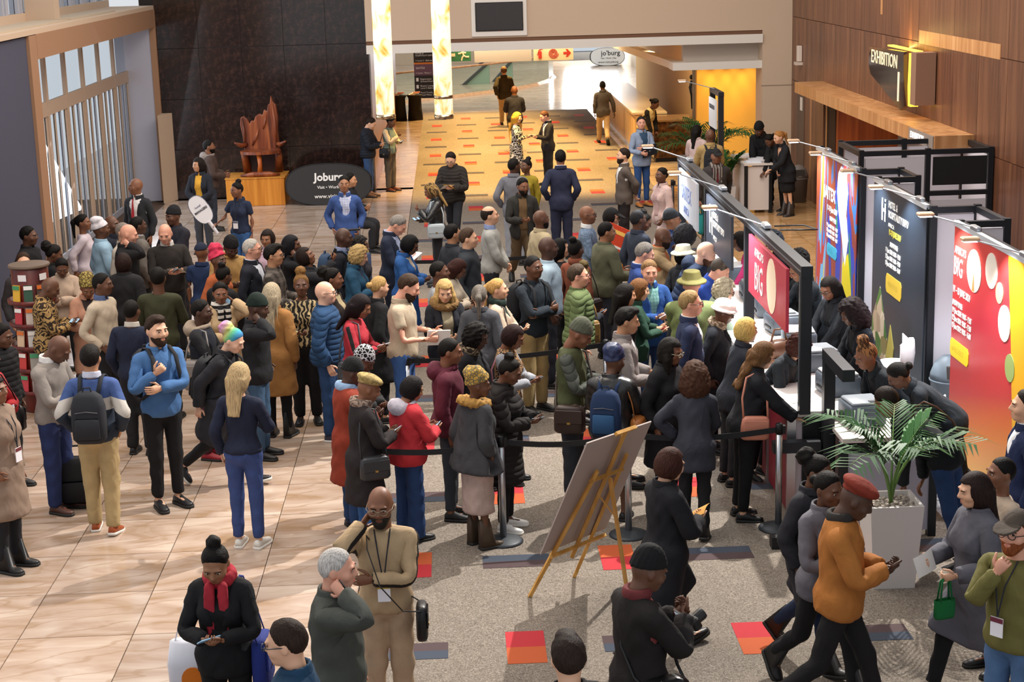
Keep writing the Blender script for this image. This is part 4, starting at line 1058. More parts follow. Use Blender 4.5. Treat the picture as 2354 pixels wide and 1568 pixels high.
@ex('camera')
def _camera(ctx, side='R'):
    M = ctx['Mw'] @ ctx['Ts'] @ T4(rotm('X', -.5), (0, -.37, 1.23))
    o = _carry('camera', ctx, M, _lab('black camera with flip screen', 'held by', ctx), 'camera'); m = mat('121214', .4)
    MB().box((0, 0, 0), (.13, .06, .085), bev=.012).build('camera_body', m, o); MB().lathe([(.036, -.03), (.038, .06), (.034, .075)], 14).build('lens', m, o).matrix_local = Matrix.Translation((0, -.02, 0)) @ Matrix.Rotation(math.pi/2, 4, 'X')
    b = MB(); b.box((.0, .045, .085), (.10, .012, .07)); b.box((0, .053, .085), (.085, .002, .055), mi=1); b.build('flip_screen', [m, mat('b9c4d8', .3, emit=.5)], o)
@ex('lanyardcam')
def _pass(ctx): pass
# ================================================================ the crowd: head-top pixel, height, facing (0 viewer, 90 right, 180 away)
P = person
BK, DK, CH, NV = '17171a', '222226', '34343a', '1e2538'
HB, HD, HBR = '120e0c', '1d1512', '3b281c'
JN, JD = '2c4468', '1d2c46'
# --- left edge and around the brochure stand
P(64, 521, 1.76, 75, 'm', 'd2', ('short', HB), ('jacket', '1b1a1d'), ('trousers', DK), 'young man in black jacket standing against the navy wall', pose=('pocket', 'pocket'), look=(8, 5))
P(52, 581, 1.70, 20, 'm', 'l', ('short', HBR), ('jacket', '3b3a3e'), ('trousers', DK), 'brown-haired man whose forehead shows above the brochure stand')
P(128, 563, 1.66, 130, 'f', 'd2', ('puff', HB), ('coat', BK), ('slim', BK), 'woman in black coat with puffed hair beside brochure stand', inner=DK, look=(-20, 20))
P(141, 597, 1.62, 15, 'f', 'd2', ('lowbun', HB), ('jacket', 'b39c88'), ('slim', DK), 'woman in zipped beige jacket with folded arms looking down', pose=('crossed', 'crossed'), look=(0, 28))
P(124, 640, 1.68, 100, 'm', 'd2', ('none', HB), ('jacket', ('a5834f', 'leopard', '2e2117')), ('trousers', '26304a'), 'bald person in brown animal-striped fleece beside brochure stand', pose=('phone', 'phone'), look=(0, 30), extra=(('phone', 'L'),))
P(188, 493, 1.66, 95, 'f', 'd3', ('pony', HB), ('sweater', 'c9bcc6'), ('trousers', '1f2a3c'), 'woman in pale pink top with swinging ponytail near windows', legs='walk', pose=('hip', 'swingb'), look=(-10, 0))
P(228, 503, 1.75, 115, 'm', 'd2', ('none', HB), ('jacket', '8fb0c8'), ('trousers', '26262a'), 'man in light blue denim jacket and white knitted hat', hat=('slouch', 'd9d6dd'), pose=('down', 'hold'))
P(254, 496, 1.78, 70, 'm', 'd2', ('none', HB), ('coat', '1f2230'), ('trousers', DK), 'bald man in dark navy coat behind white knitted hat', inner='22242c')
P(281, 512, 1.74, 70, 'm', 'l', ('buzz', '8b8078'), ('jacket', 'b9b0a4'), ('trousers', '4a4644'), 'man in pale jacket half hidden behind bald caller')
P(298, 516, 1.74, 85, 'm', 'r', ('none', HB), ('jacket', '1d1c1f'), ('trousers', DK), 'bald pale man in black jacket phoning near the windows', pose=('down', 'ear'), look=(10, 15), extra=(('phone', 'R'),))
P(314, 498, 1.78, 120, 'm', 'd1', ('buzz', HB), ('blazer', '6b6560'), ('trousers', DK), 'man in grey tweed jacket turned towards the windows', inner='c8ccd8', pose=('pocket', 'down'))
P(312, 410, 1.80, -25, 'm', 'd3', ('none', HB), ('blazer', '2a2c31'), ('trousers', '26272c'), 'usher in dark suit with red tie and name pin', inner='e4e2e2', tie='b0202c', look=(-35, 0), pose=('down', 'down'))
P(396, 474, 1.74, -35, 'm', 'd2', ('none', HB), ('puffer', '25252f'), ('trousers', DK), 'man in dark bomber jacket and black cap holding leaflet', hat=('beanie', '1a1a1e'), pose=('crossed', 'phone'), look=(-10, 5), extra=(('paper', 'R', '8f93b8', 'folded lilac leaflet'),))
P(377, 517, 1.80, 25, 'm', 'r', ('none', HB), ('sweater', '2b2725'), ('trousers', '202024'), 'heavy bald man in black sweater holding papers and phone', inner='e0dcd8', girth=1.18, pose=('phone', 'phone'), look=(-25, 20), extra=(('paper', 'R', 'ddd8cc', 'cream papers'), ('phone', 'L')))
P(282, 583, 1.66, 170, 'f', 'd3', ('bob', '2a1a16'), ('puffer', '212024'), ('slim', BK), 'woman in black padded coat with dark bob seen from behind', girth=1.12)
P(361, 614, 1.78, 178, 'm', 'd2', ('buzz', HB), ('sweater', '393a26'), ('trousers', '23242a'), 'man in olive green sweater seen from behind', pose=('phone', 'phone'), girth=1.06)
P(233, 628, 1.76, 70, 'm', 'd2', ('buzz', HB), ('sweater', 'bfae98'), ('trousers', '1f1e22'), 'man in cream sweater over blue collar, hand in pocket', inner='50618a', pose=('pocket', 'pocket'), look=(15, 5), girth=1.06)
P(201, 640, 1.62, 20, 'f', 'd3', ('none', HB), ('coat', 'bd8a70'), ('slim', DK), 'woman in peach coat and gold headwrap by brochure stand', hat=('wrap', ('a08a45', 'floral', '4a3c1c')), pose=('phone', 'phone'), look=(0, 30), inner='3a3030', extra=(('bag', '5a1f22', 'L'),))
P(299, 690, 1.68, 165, 'm', 'd2', ('buzz', HB), ('sweater', '1d2338'), ('trousers', DK), 'person in navy sweater with pale collar behind blue shirt', inner='c9c0b4', girth=1.12)
# --- by the dark granite wall
P(455, 363, 1.70, -15, 'f', 't', ('long', '1b1412'), ('open', '22252e'), ('trousers', '3a3c44'), 'woman in black blazer and yellow blouse with clasped hands', inner='d59b1d', pose=('clasp', 'clasp'), look=(-30, 5))
P(478, 322, 1.74, 100, 'm', 'd3', ('buzz', HB), ('jacket', '4a3a34'), ('trousers', '2e3440'), 'man in brown hooded jacket facing the granite wall', collar=('hood', '8a7f7a'), beard='120c0a', pose=('hold', 'hold'))
SEATED = None
c22 = P(541, 413, 1.66, -20, 'f', 'd3', ('bun', HB), ('tee', '222c44'), ('trousers', '2f5d96'), 'hostess in navy polo shirt holding round sign paddle', pose=('down', 'side'), look=(-30, 8), extra=(('badge', '5a5f78'),))
SEATED = P(805, 398, 1.74, 75, 'm', 't', ('short', HB), ('jacket', '1c1d22'), ('trousers', '24252a'), 'dark-haired man sitting against the oval banner', legs='sit', pose=('phone', 'phone'), look=(0, 5))
P(790, 405, 1.76, 5, 'm', 'b', ('short', HB), ('blazer', '34518e'), ('trousers', 'b09a70'), 'man in bright blue blazer with moustache, hands in pockets', inner=('b9c0da', 'check', '8f9cc4'), pose=('pocket', 'pocket'))
P(858, 272, 1.73, 75, 'm', 'l', ('short', '2a1e18'), ('puffer', ('20242e', 'quilt')), ('slim', '34507c'), 'man in dark puffer jacket and jeans at the wall corner', pose=('phone', 'phone'), look=(5, 32), shoes='6a4a34', extra=(('phone', 'R'),))
P(903, 268, 1.66, 60, 'f', 'd2', ('lowbun', HB), ('vestover', '6f8078'), ('trousers', '5a5044'), 'woman in grey-green vest tapping her phone in corridor', inner='cdb898', pose=('phone', 'phonehi'), look=(10, 25), shoes='5a2a1a', extra=(('phone', 'L'), ('bag', '1c1a1c', 'R')))
P(1034, 352, 1.78, -15, 'm', 'l', ('short', '241a16'), ('puffer', ('2f2a28', 'quilt')), ('slim', '24262c'), 'man in black puffer walking with yellow leaflets', legs='walk', pose=('phone', 'phone'), look=(0, 28), glasses='303030', extra=(('paper', 'R', 'd8b01e', 'yellow leaflets'), ('paper', 'L', 'e8e4e0', 'white form')))
P(984, 423, 1.64, -85, 'f', 'd3', ('long', ('9a7a44', 'streak', '4a3520')), ('jacket', ('141416', 'leather')), ('slim', '26262b'), 'woman in shiny black leather jacket with blonde braids', pose=('phonehi', 'phone'), look=(0, 25), extra=(('phone', 'R'), ('bag', 'a7b3ba', 'L', (.30, .10, .24), .98, 'pale blue handbag')))
P(1158, 153, 1.78, 178, 'm', 'l', ('short', '6a5040'), ('jacket', '3a3226'), ('trousers', 'b89a70'), 'man in dark brown jacket walking away in khakis', legs='walk', pose=('swingb', 'swingf'))
P(1182, 197, 1.76, 182, 'm', 'd3', ('none', HB), ('jacket', '2c2d3a'), ('trousers', 'bda272'), 'bald man in navy jacket walking away down corridor', legs='walk2', pose=('phone', 'phone'))
P(1190, 258, 1.62, 75, 'f', 'l', ('long', 'c9993a'), ('dress', ('151517', 'leopard', 'd8d4cc')), ('slim', BK), 'blonde woman in black and white patterned dress', pose=('phone', 'phone'), look=(0, 12), extra=(('phone', 'R'),))
P(1247, 256, 1.66, -70, 'm', 'r', ('buzz', '5a3a28'), ('blazer', '1e1d22'), ('trousers', '1d1d21'), 'man in black suit facing the blonde woman', inner='e6e2de', tie='2a1c2a', pose=('phone', 'phone'), look=(0, 25), extra=(('phone', 'L'),))
P(1385, 186, 1.70, 178, 'm', 'd2', ('buzz', HB), ('blazer', '5a5552'), ('trousers', 'd0b285'), 'man in grey blazer walking away towards bright window', legs='walk', pose=('down', 'out'))
P(1510, 228, 1.66, 50, 'f', 'd2', ('lowbun', HB), ('vestover', 'cbb880'), ('trousers', BK), 'receptionist in cream vest leaning on the marble desk', inner='1b1a1c', pose=('table', 'table'), lean=32, look=(10, 15), extra=(('phone', 'R'),))
P(1474, 268, 1.80, 25, 'm', 'r', ('short', '2a2420'), ('blazer', '8d9db8'), ('slim', '274a80'), 'man in pale blue blazer and jeans carrying laptop', inner='33506e', pose=('crossed', 'hold'), look=(-25, 0), shoes='a5672f', extra=(('laptop',),))
P(1434, 341, 1.76, -85, 'm', 'l', ('short', '2b1f1a'), ('blazer', '5c524c'), ('trousers', '241f20'), 'man in brown-grey blazer with hands behind his back', inner='e2e0de', pose=('back', 'back'), beard='33241c')
P(1522, 386, 1.68, -60, 'f', 'd2', ('short', HB), ('open', 'c4a9a4'), ('trousers', 'c9b6b4'), 'woman in pale pink suit walking past the booth post', inner='b89a98', legs='walk', pose=('swingf', 'swingb'))
P(1602, 288, 1.68, 150, 'f', 'l', ('long', '17130f'), ('jacket', 'd3b9b6'), ('slim', '34507e'), 'woman in pale pink jacket with long black hair', legs='walk', pose=('phone', 'down'), look=(-35, 0), shoes='d8d4cc')
P(1632, 297, 1.78, 182, 'm', 'd2', ('none', HB), ('jacket', 'a58a58'), ('trousers', '33322f'), 'bald man in tan jacket wearing a black backpack', pose=('phone', 'phone'), extra=(('backpack', '1f2228'),))
P(1646, 340, 1.76, 5, 'm', 'd3', ('none', HB), ('coat', '332f2f'), ('trousers', '26252a'), 'man in charcoal coat with striped scarf and black cap', inner='6a2030', hat=('cap', '18181b'), collar=('scarflong', ('8a827c', 'pinv', '40393a')), legs='walk', pose=('swingb', 'out'), extra=(('tote', '1f8a8c', 'R', (.24, .08, .34), 'teal drawstring bag'),))
# --- far information desk
P(1742, 283, 1.78, -30, 'm', 'd2', ('none', HB), ('coat', '1a1a1c'), ('trousers', BK), 'man in black coat and black beanie bending over far desk', hat=('beanie', '141416'), lean=28, pose=('table', 'table'), look=(-10, 20), inner=BK)
P(1763, 312, 1.64, -65, 'f', 'd2', ('lowbun', HB), ('blazer', '1c1c1e'), ('wide', '19191b'), 'woman in black trouser suit writing at far desk', lean=30, pose=('fwd', 'fwd'), look=(0, 25), inner=BK)
P(1787, 302, 1.66, -70, 'f', 'l', ('pony', 'b07a44'), ('trench', '1d1d22'), ('skirt', BK), 'auburn ponytail woman in short black coat and tall boots', lean=16, pose=('fwd', 'clasp'), look=(0, 10), boot=True, shoes='3a3230')
# --- middle of the hall
P(1180, 364, 1.78, 165, 'm', 'd1', ('buzz', HB), ('blazer', '6f7078'), ('trousers', '8f939c'), 'man in grey blazer seen from behind talking', pose=('pocket', 'down'), look=(-35, 0))
P(1210, 360, 1.62, -35, 'f', 'd2', ('bun', HB), ('sweater', '8f7d14'), ('skirt', '1b1a1c'), 'woman in mustard yellow sweater and black skirt', girth=1.1, look=(-15, 0))
P(1202, 410, 1.74, 10, 'm', 'd3', ('short', HB), ('open', '2d2c2a'), ('trousers', '5c4a34'), 'man in black jacket and olive clothes walking forward', inner='6a5236', legs='walk', pose=('swingf', 'phone'), look=(15, 10), beard='15100d', extra=(('paper', 'L', 'e8e6e4', 'white paper bag'),))
P(1288, 345, 1.84, 178, 'm', 'b', ('short', HB), ('blazer', '272c44'), ('trousers', '262b42'), 'tall man in navy suit seen from behind', inner='e4e4e8', pose=('pocket', 'pocket'))
P(1241, 483, 1.74, 115, 'm', 'd2', ('none', HB), ('trench', 'b5a584'), ('trousers', '3a3833'), 'bald man in cream trench coat', inner='c9c2b0', beard='1a1412')
P(1122, 474, 1.80, 85, 'm', 'l', ('balding', '2c211b'), ('sweater', 'a7a8a4'), ('trousers', '2b2c33'), 'balding man in pale grey cardigan with clasped hands', inner='8a9cc8', pose=('clasp', 'clasp'), look=(10, -3), extra=(('watch', 'R'),))
P(926, 499, 1.80, 75, 'm', 'r', ('short', '8d8680'), ('blazer', '242c40'), ('trousers', '22283a'), 'grey-haired man in navy suit looking down at papers', inner='aab9dc', pose=('phone', 'phone'), look=(5, 38), extra=(('paper', 'L', 'e6dfe6', 'white form'),))
P(951, 543, 1.68, 75, 'f', 'd2', ('bob', '0c0b0d'), ('coat', '1f5596'), ('slim', DK), 'woman in cobalt blue coat with black bob', inner='c8b8a4', pose=('phone', 'phone'), look=(10, 30))
P(1038, 516, 1.74, 120, 'm', 't', ('short', HB), ('jacket', '2c2f36'), ('trousers', DK), 'black-haired man in dark grey jacket with pale piping')
P(1075, 525, 1.78, 80, 'm', 'l', ('short', '4a382c'), ('jacket', '33383f'), ('trousers', '2a2b30'), 'man in dark zipped jacket looking to counter', look=(5, 2))
P(1063, 599, 1.62, 75, 'f', 'd2', ('long', '3a1c16'), ('sweater', 'c8b9a4'), ('slim', '3a3a40'), 'woman in cream sweater with long reddish brown hair', pose=('crossed', 'phone'), look=(5, 35), extra=(('phone', 'R'),))
P(1007, 601, 1.72, 85, 'm', 'd2', ('buzz', HB), ('sweater', '9a9ca0'), ('trousers', '2c2f38'), 'shaven man in light grey sweater in queue', girth=1.1)
P(873, 636, 1.66, 110, 'f', 'l', ('lowbun', 'b8945c'), ('coat', '1c1c1f'), ('slim', BK), 'blonde woman with pinned-up hair in black coat', inner=BK, look=(10, 10))
P(950, 633, 1.86, 80, 'm', 'r', ('short', '3f2e22'), ('tee', 'b5a48c'), ('trousers', '2f5590'), 'big man in khaki short-sleeved shirt with full beard', beard='36271c', girth=1.16, pose=('hold', 'hold'), look=(5, 28), shoes='5a4030', extra=(('tablet', 'R', 'e4e0dc', 'd8dce0', 'white folder'),))
P(1022, 646, 1.70, 15, 'f', 'l', ('sidehair', 'c4a268'), ('open', '20222a'), ('slim', '1f2024'), 'blonde woman in black parka with fur collar', inner='a79c80', collar=('fur', '7a5c34'), pose=('clasp', 'phone'), look=(-8, 22), extra=(('phone', 'L'),))
P(1101, 656, 1.60, 175, 'f', 'l', ('pony', '6e675f'), ('jacket', '4a4c52'), ('slim', '2d2e34'), 'woman in grey jacket with grey plaited ponytail')
P(1142, 641, 1.70, 80, 'f', 'l', ('pony', 'c49a5c'), ('coat', 'c4b09a'), ('slim', '33343a'), 'blonde ponytail woman in beige coat with green scarf', inner='2a3a34', collar=('scarf', '24332f'), pose=('crossed', 'phone'), look=(5, 0), extra=(('bag', '3a2c28', 'R'),))
P(1225, 588, 1.80, 40, 'm', 'd2', ('buzz', HB), ('shirt', '222a33'), ('trousers', 'a28a5c'), 'man in black shirt with crossed arms wearing backpack', pose=('crossed', 'crossed'), look=(5, 3), extra=(('backpack', '1d1e22'),))
P(1257, 545, 1.82, 85, 'm', 'd1', ('none', HB), ('shirt', 'a9bfce'), ('trousers', '2a2c34'), 'large bald man in pale blue shirt', girth=1.2, look=(10, 0))
P(1287, 549, 1.64, 80, 'f', 'l', ('long', '0f0d0f'), ('blouse', '1d2026'), ('slim', BK), 'woman in black top with straight black hair', look=(10, 0))
P(1322, 542, 1.66, 140, 'f', 'd2', ('bun', HB), ('sweater', '8a4a32'), ('slim', '26262c'), 'woman in rust turtleneck with top bun', collar=('roll', '8a4a32'), extra=(('bag', '2a2220', 'R'),))
P(1327, 608, 1.78, 85, 'm', 'r', ('short', '4a3c30'), ('puffer', ('5e6e44', 'quilt')), ('trousers', '26272b'), 'man in moss green puffer jacket with glasses', glasses='202020', girth=1.06)
P(1347, 598, 1.64, 110, 'f', 'd3', ('topknot', '5a4a28'), ('blouse', '23272e'), ('slim', JN), 'woman in black top with braided bun and gold bag', pose=('phone', 'phone'), look=(5, 20), extra=(('phone', 'R'), ('bag', '8a6a3c', 'R', (.30, .12, .30), 1.0, 'gold shimmering tote')))
c67 = P(1348, 473, 1.76, 80, 'm', 'd3', ('none', HB), ('sweater', ('7387a0', 'leopard', '5d7089')), ('trousers', '33343c'), 'bald man in blue-grey sweater holding a red poster', inner='e6e6e4', glasses='26262a', pose=('hold', 'hold'))
P(1410, 476, 1.68, 60, 'f', 'l', ('bob', '17120f'), ('coat', '1a1b20'), ('slim', BK), 'woman in black coat and black cap with glasses', hat=('cap', '1a1b1e'), glasses='1b1b1b', inner=BK, look=(15, 15), pose=('crossed', 'crossed'))
P(1394, 510, 1.78, 110, 'm', 'b', ('buzz', HB), ('jacket', '5c5d48'), ('trousers', '30323a'), 'man in olive field jacket holding tablet', girth=1.15, pose=('hold', 'hold'), look=(-10, 5), extra=(('tablet', 'R', 'b8a68c', 'd8d4cc', 'thin tablet'),))
P(1465, 483, 1.76, 120, 'm', 'd2', ('buzz', '2a2a2c'), ('shirt', ('343b4a', None)), ('trousers', '2a2b31'), 'man in dark blue jacket with white emblem on sleeve')
P(1490, 484, 1.64, 70, 'f', 'd2', ('bun', HB), ('blazer', '1e1f24'), ('slim', BK), 'woman in black blazer with spiky topknot', inner=('b7ab94', 'leopard', '8d8468'), look=(10, 25))
P(1543, 481, 1.72, 85, 'm', 'b', ('none', HB), ('jacket', '24365e'), ('trousers', DK), 'young man in blue jacket and dark skullcap', hat=('beanie', '26282c'), look=(5, 0))
P(1528, 523, 1.74, 75, 'm', 'd2', ('none', HB), ('coat', 'a58a64'), ('trousers', DK), 'bald man in tan coat raising his hand', beard='2a201c', inner='c8602c', pose=('down', 'chin'), glasses='202020', look=(10, 15), extra=(('watch', 'R'),))
P(1578, 513, 1.66, 110, 'f', 'd3', ('afro', '2a2b30'), ('sweater', '2d3340'), ('slim', BK), 'woman with large dark afro touching her head', pose=('head', 'phone'), look=(10, 10))
P(1570, 562, 1.62, 130, 'f', 'd2', ('bob', HB), ('coat', '26282d'), ('slim', BK), 'woman in black coat and beige bucket hat', hat=('bucket', 'a09a86'), inner='a06a70', extra=(('bag', 'a0404c', 'R', (.24, .10, .2), 1.05, 'red checked bag'),))
P(1488, 559, 1.78, 85, 'm', 'r', ('short', '86807a'), ('blazer', '26407e'), ('trousers', '22252e'), 'grey-haired man in royal blue blazer', look=(10, 20), inner='dfe0e4')
P(1493, 599, 1.76, 20, 'm', 'r', ('short', '8a6a48'), ('blazer', '1f4d92'), ('slim', '2e4a78'), 'man in vivid blue blazer and teal checked shirt', inner=('7fb0ae', 'check', '4f8a8c'), pose=('phone', 'phone'), look=(-15, 10), extra=(('phone', 'L', 'e0dcdc'),))
P(1633, 558, 1.76, 75, 'm', 'p', ('none', HB), ('puffer', ('22304a', 'quilt')), ('trousers', '23252d'), 'bald bearded man in navy puffer leaning at counter', beard='5a3a26', lean=24, pose=('fwd', 'fwd'), look=(5, 15), collar=('hood', '1f2b42'))
P(1668, 599, 1.74, 70, 'm', 'r', ('short', '4f463e'), ('jacket', '1e46a8'), ('trousers', '2a2c34'), 'man in royal blue jacket bending over counter', lean=30, pose=('fwd', 'fwd'), look=(5, 18))
P(1590, 622, 1.80, 172, 'm', 'r', ('none', HB), ('sweater', '6d7a4a'), ('trousers', '2c2c2e'), 'large man in green sweater and olive brimmed hat', hat=('bucket', '6f6a3a'), girth=1.28, pose=('crossed', 'crossed'))
P(1675, 640, 1.66, 75, 'f', 'p', ('curly', 'b0a48c'), ('shirt', '8fa090'), ('slim', '3a4a48'), 'woman with curly grey-blond hair at counter', glasses='4a3a30', lean=22, pose=('fwd', 'fwd'), look=(5, 12), extra=(('watch', 'R'),))
P(1587, 669, 1.80, 80, 'm', 'r', ('short', 'a08458'), ('blazer', '26304e'), ('trousers', '2a2e3c'), 'sandy-haired man in navy blazer with glasses', glasses='2a2520', inner='e0dcd8', look=(5, 3))
P(1673, 689, 1.66, 70, 'f', 'd2', ('none', HB), ('coat', '25282e'), ('slim', BK), 'woman in dark coat and white brimmed hat', hat=('cloche', 'ece4de'), glasses='3a3030', collar=('scarf', ('b7a48c', 'leopard', '6a5a44')), look=(5, 18), lean=6)
P(1717, 731, 1.66, 105, 'f', 'l', ('bob', 'd8b86c'), ('blazer', '2b2f38'), ('slim', '24262c'), 'woman in black jacket with bright blonde bob', lean=14, pose=('fwd', 'fwd'), inner=BK)
P(1440, 653, 1.66, 85, 'f', 't', ('long', '14100e'), ('coat', '202125'), ('slim', BK), 'woman with very long straight black hair', look=(10, 10), inner=BK)
P(1474, 642, 1.66, 90, 'f', 'l', ('wavy', '7a5230'), ('blazer', '2a4a3c'), ('slim', '2b4a7a'), 'woman in dark green blazer with curly brown hair', pose=('phone', 'phone'), look=(5, 15), extra=(('phone', 'R', 'b02838', False, 'red phone'),))
P(1445, 708, 1.78, 85, 'm', 't', ('quiff', '14110f'), ('trench', '857e7c'), ('trousers', '3a3a42'), 'young man in grey coat reading a white sheet', pose=('hold', 'hold'), look=(5, 12), inner='dcdcdc', extra=(('paper', 'R', 'e4e6ea', 'white sheet'),))
P(1416, 796, 1.62, 160, 'f', 'd2', ('none', HB), ('jacket', ('1f1e1f', 'leather')), ('midi', ('181719', 'dots', '9a8672')), 'woman in black leather jacket and sparkling blue headwrap', hat=('wrap', ('1c2c56', 'satin')), girth=1.18, pose=('phone', 'phone'), look=(-20, 15), extra=(('backpack', '1f3356', .02, '27507a', 'blue backpack'), ('bag', 'a5642f', 'R', (.34, .14, .22), .98, 'tan leather bag')))
P(1350, 737, 1.78, 75, 'm', 'd3', ('none', HB), ('vestover', '4a5034'), ('trousers', '30343c'), 'man in olive gilet and olive beanie looking down', inner=('4e524c', 'quilt'), hat=('beanie', '55584a'), pose=('phone', 'phone'), look=(5, 32), extra=(('bag', '3a2c28', 'R', (.30, .12, .26), .86, 'brown leather satchel', 'cross'),))
P(1546, 779, 1.68, 50, 'f', 'd3', ('sidehair', '17120f'), ('coatc', '1b1b1f'), ('slim', BK), 'woman with short dreadlocks and glasses in black coat', glasses='b0a890', look=(10, 15), girth=1.05)
P(1598, 827, 1.56, 170, 'f', 'l', ('bigcurl', '452a1c'), ('trench', '30323c'), ('slim', '19191c'), 'woman with big curly brown hair in charcoal coat', lean=18, pose=('hip', 'fwd'), legs='shift', boot=True, shoes='1b1a1b', inner=DK, look=(0, 8))
P(1765, 788, 1.68, 95, 'f', 'l', ('wavy', '6a4a2c'), ('jacket', '202126'), ('slim', '161619'), 'woman with long wavy brown hair at counter', lean=12, pose=('fwd', 'fwd'), look=(5, 18), extra=(('bag', 'c4806a', 'R', (.28, .09, .22), .98, 'pink leather handbag'),))
P(1823, 772, 1.66, 40, 'f', 'l', ('curly', '4a2a22'), ('blazer', '2b3036'), ('slim', BK), 'woman bending over the counter beside the end post', lean=40, pose=('fwd', 'fwd'), inner=BK, look=(10, 10), pos=(3.02, 15.75))
# --- staff behind the counter
P(1900, 640, 1.68, -60, 'f', 'd3', ('long', '17110f'), ('blazer', '1c2026'), ('slim', BK), 'counter clerk in black blazer wearing glasses', glasses='1a1a1a', inner=BK, lean=10, look=(5, 22), pose=('table', 'table'))
P(1945, 687, 1.68, -75, 'f', 'd2', ('bigcurl', '241c20'), ('blazer', '1b2027'), ('slim', BK), 'counter clerk with big frizzy black hair', inner=BK, lean=16, look=(0, 18), pose=('table', 'table'))
P(1975, 772, 1.68, -75, 'f', 'd3', ('topknot', ('9a6a3c', 'streak', '4a3020')), ('blazer', '1c2228'), ('slim', BK), 'counter clerk with coppery braided topknot leaning forward', inner=BK, lean=44, look=(0, 0), pose=('fwd', 'fwd'))
P(2048, 840, 1.66, -95, 'f', 'd2', ('lowbun', HB), ('blazer', '1d232a'), ('slim', BK), 'clerk bending low behind counter with dark bun', inner=BK, lean=54, look=(-10, 12), pose=('table', 'table'))
P(2022, 892, 1.76, -128, 'm', 'd3', ('buzz', '241a15'), ('shirt', '1c2024'), ('slim', '24406c'), 'man with shaved head in black shirt and jeans bending over desk', lean=60, pose=('fwd', 'table'), look=(0, 5), extra=(('bag', '5a3a2a', 'R', (.22, .08, .18), .95, 'brown pouch', 'cross'),))
P(1826, 600, 1.70, -75, 'm', 'b', ('buzz', HB), ('blazer', '22282f'), ('slim', BK), 'clerk with red glasses behind the red hanging sign', glasses='a05040', inner=BK, lean=14, look=(0, 24), pose=('table', 'fwd'))
P(1768, 530, 1.66, -80, 'f', 'd2', ('curly', '20242c'), ('blazer', '1c2026'), ('slim', BK), 'clerk behind black hanging sign with gathered curls', inner=BK, lean=18, look=(0, 18), pose=('fwd', 'table'))
P(1695, 535, 1.64, -95, 'f', 'd2', ('bob', HB), ('blouse', 'b81d62'), ('slim', BK), 'clerk in magenta blouse behind counter', lean=16, look=(0, 18), pose=('fwd', 'table'))
P(1888, 622, 1.62, -95, 'f', 'd2', ('curly', '1b1514'), ('blazer', '1f262c'), ('slim', BK), 'clerk with short curls half behind the tall end post', inner=BK, lean=10, pos=(4.15, 19.4), pose=('table', 'table'))
# --- queue, front rows
P(1036, 778, 1.72, 85, 'm', 'd3', ('buzz', HB), ('jacket', '5a1f30'), ('slim', '3a4048'), 'man in maroon hooded sweatshirt', collar=('hood', '5a1f30'), look=(5, 10))
P(1104, 742, 1.70, 60, 'f', 'd1', ('curly', HB), ('coat', '222126'), ('slim', BK), 'woman in black coat with patterned scarf', collar=('scarf', ('8a7a60', 'leopard', '30261e')), look=(15, 22), inner=BK)
P(1190, 750, 1.66, 70, 'f', 'd3', ('bob', '2a1614'), ('vestover', ('2c2b2c', 'floral', 'b88a58')), ('slim', DK), 'woman with brown bob in grey and floral top', inner='9a9ca4', pose=('phone', 'phone'), look=(5, 28), extra=(('phone', 'R'), ('bag', 'c07f88', 'R', (.24, .10, .18), 1.02, 'pink quilted handbag')))
P(1186, 816, 1.62, 75, 'f', 'd2', ('bun', HB), ('coatc', ('211d1d', 'quilt')), ('slim', '18181b'), 'woman in long black puffer coat with small bun', pose=('phone', 'phone'), look=(5, 25), shoes='e8e6e2', girth=1.12, extra=(('phone', 'R'),))
P(1102, 850, 1.52, 125, 'f', 'd2', ('none', HB), ('cape', '3c3c40'), ('midi', 'b09a92'), 'woman in grey cape with fur trim and yellow headwrap', hat=('wrap', ('b8923a', 'floral', '6a6048')), collar=('fur', 'a97e3a'), look=(-25, 10), boot=True, shoes='4a3c30')
P(820, 825, 1.60, 110, 'm', 'd1', ('none', HB), ('coatc', '8a2f18'), ('trousers', '22406c'), 'man in rust orange coat with pale blue scarf', hat=('beanie', '1a1b1c'), collar=('scarflong', '8fb0d6'), look=(-10, 22), pose=('phone', 'phone'), shoes='22283a')
P(956, 867, 1.52, 125, 'f', 'b', ('bob', '1a1517'), ('jacket', 'bc1f2c'), ('wide', '1f3a66'), 'woman in bright red jacket with white hood', girth=1.22, collar=('hood', 'c9c4d2'), pose=('phone', 'phone'), look=(-15, 25), extra=(('phone', 'R', '17181b', True, 'lit phone'),))
P(858, 860, 1.52, 110, 'f', 'd3', ('none', HB), ('coat', '262022'), ('slim', '2b5a94'), 'woman in dark plum coat and tan beret', hat=('beret', ('a8935c', 'leopard', '8a7648')), collar=('scarf', ('a58f80', 'leopard', '6a5a50')), pose=('phone', 'phone'), look=(0, 25), inner=DK, extra=(('bag', '2b2c30', 'R'), ('phone', 'R', 'd8d8dc')))
P(850, 801, 1.64, 60, 'f', 'd2', ('none', HB), ('puffer', '1e1f21'), ('slim', BK), 'woman in black padded jacket and black patterned beanie', hat=('beanie', ('1a1a1c', 'floral', 'c8c8cc')), look=(10, 35), pose=('phone', 'phone'))
P(745, 647, 1.75, 85, 'm', 'p', ('none', HB), ('puffer', ('1f4268', 'quilt')), ('trousers', '22406a'), 'bald man in blue quilted jacket with glasses', glasses='2a2a2e', look=(5, 2), shoes='3a3a48', sole='d8d4d0', girth=1.1)
P(765, 617, 1.68, 75, 'f', 'd3', ('puff', HB), ('blazer', '3a312e'), ('slim', DK), 'woman in brown blazer with high curly bun', inner='cbb890', look=(10, 5))
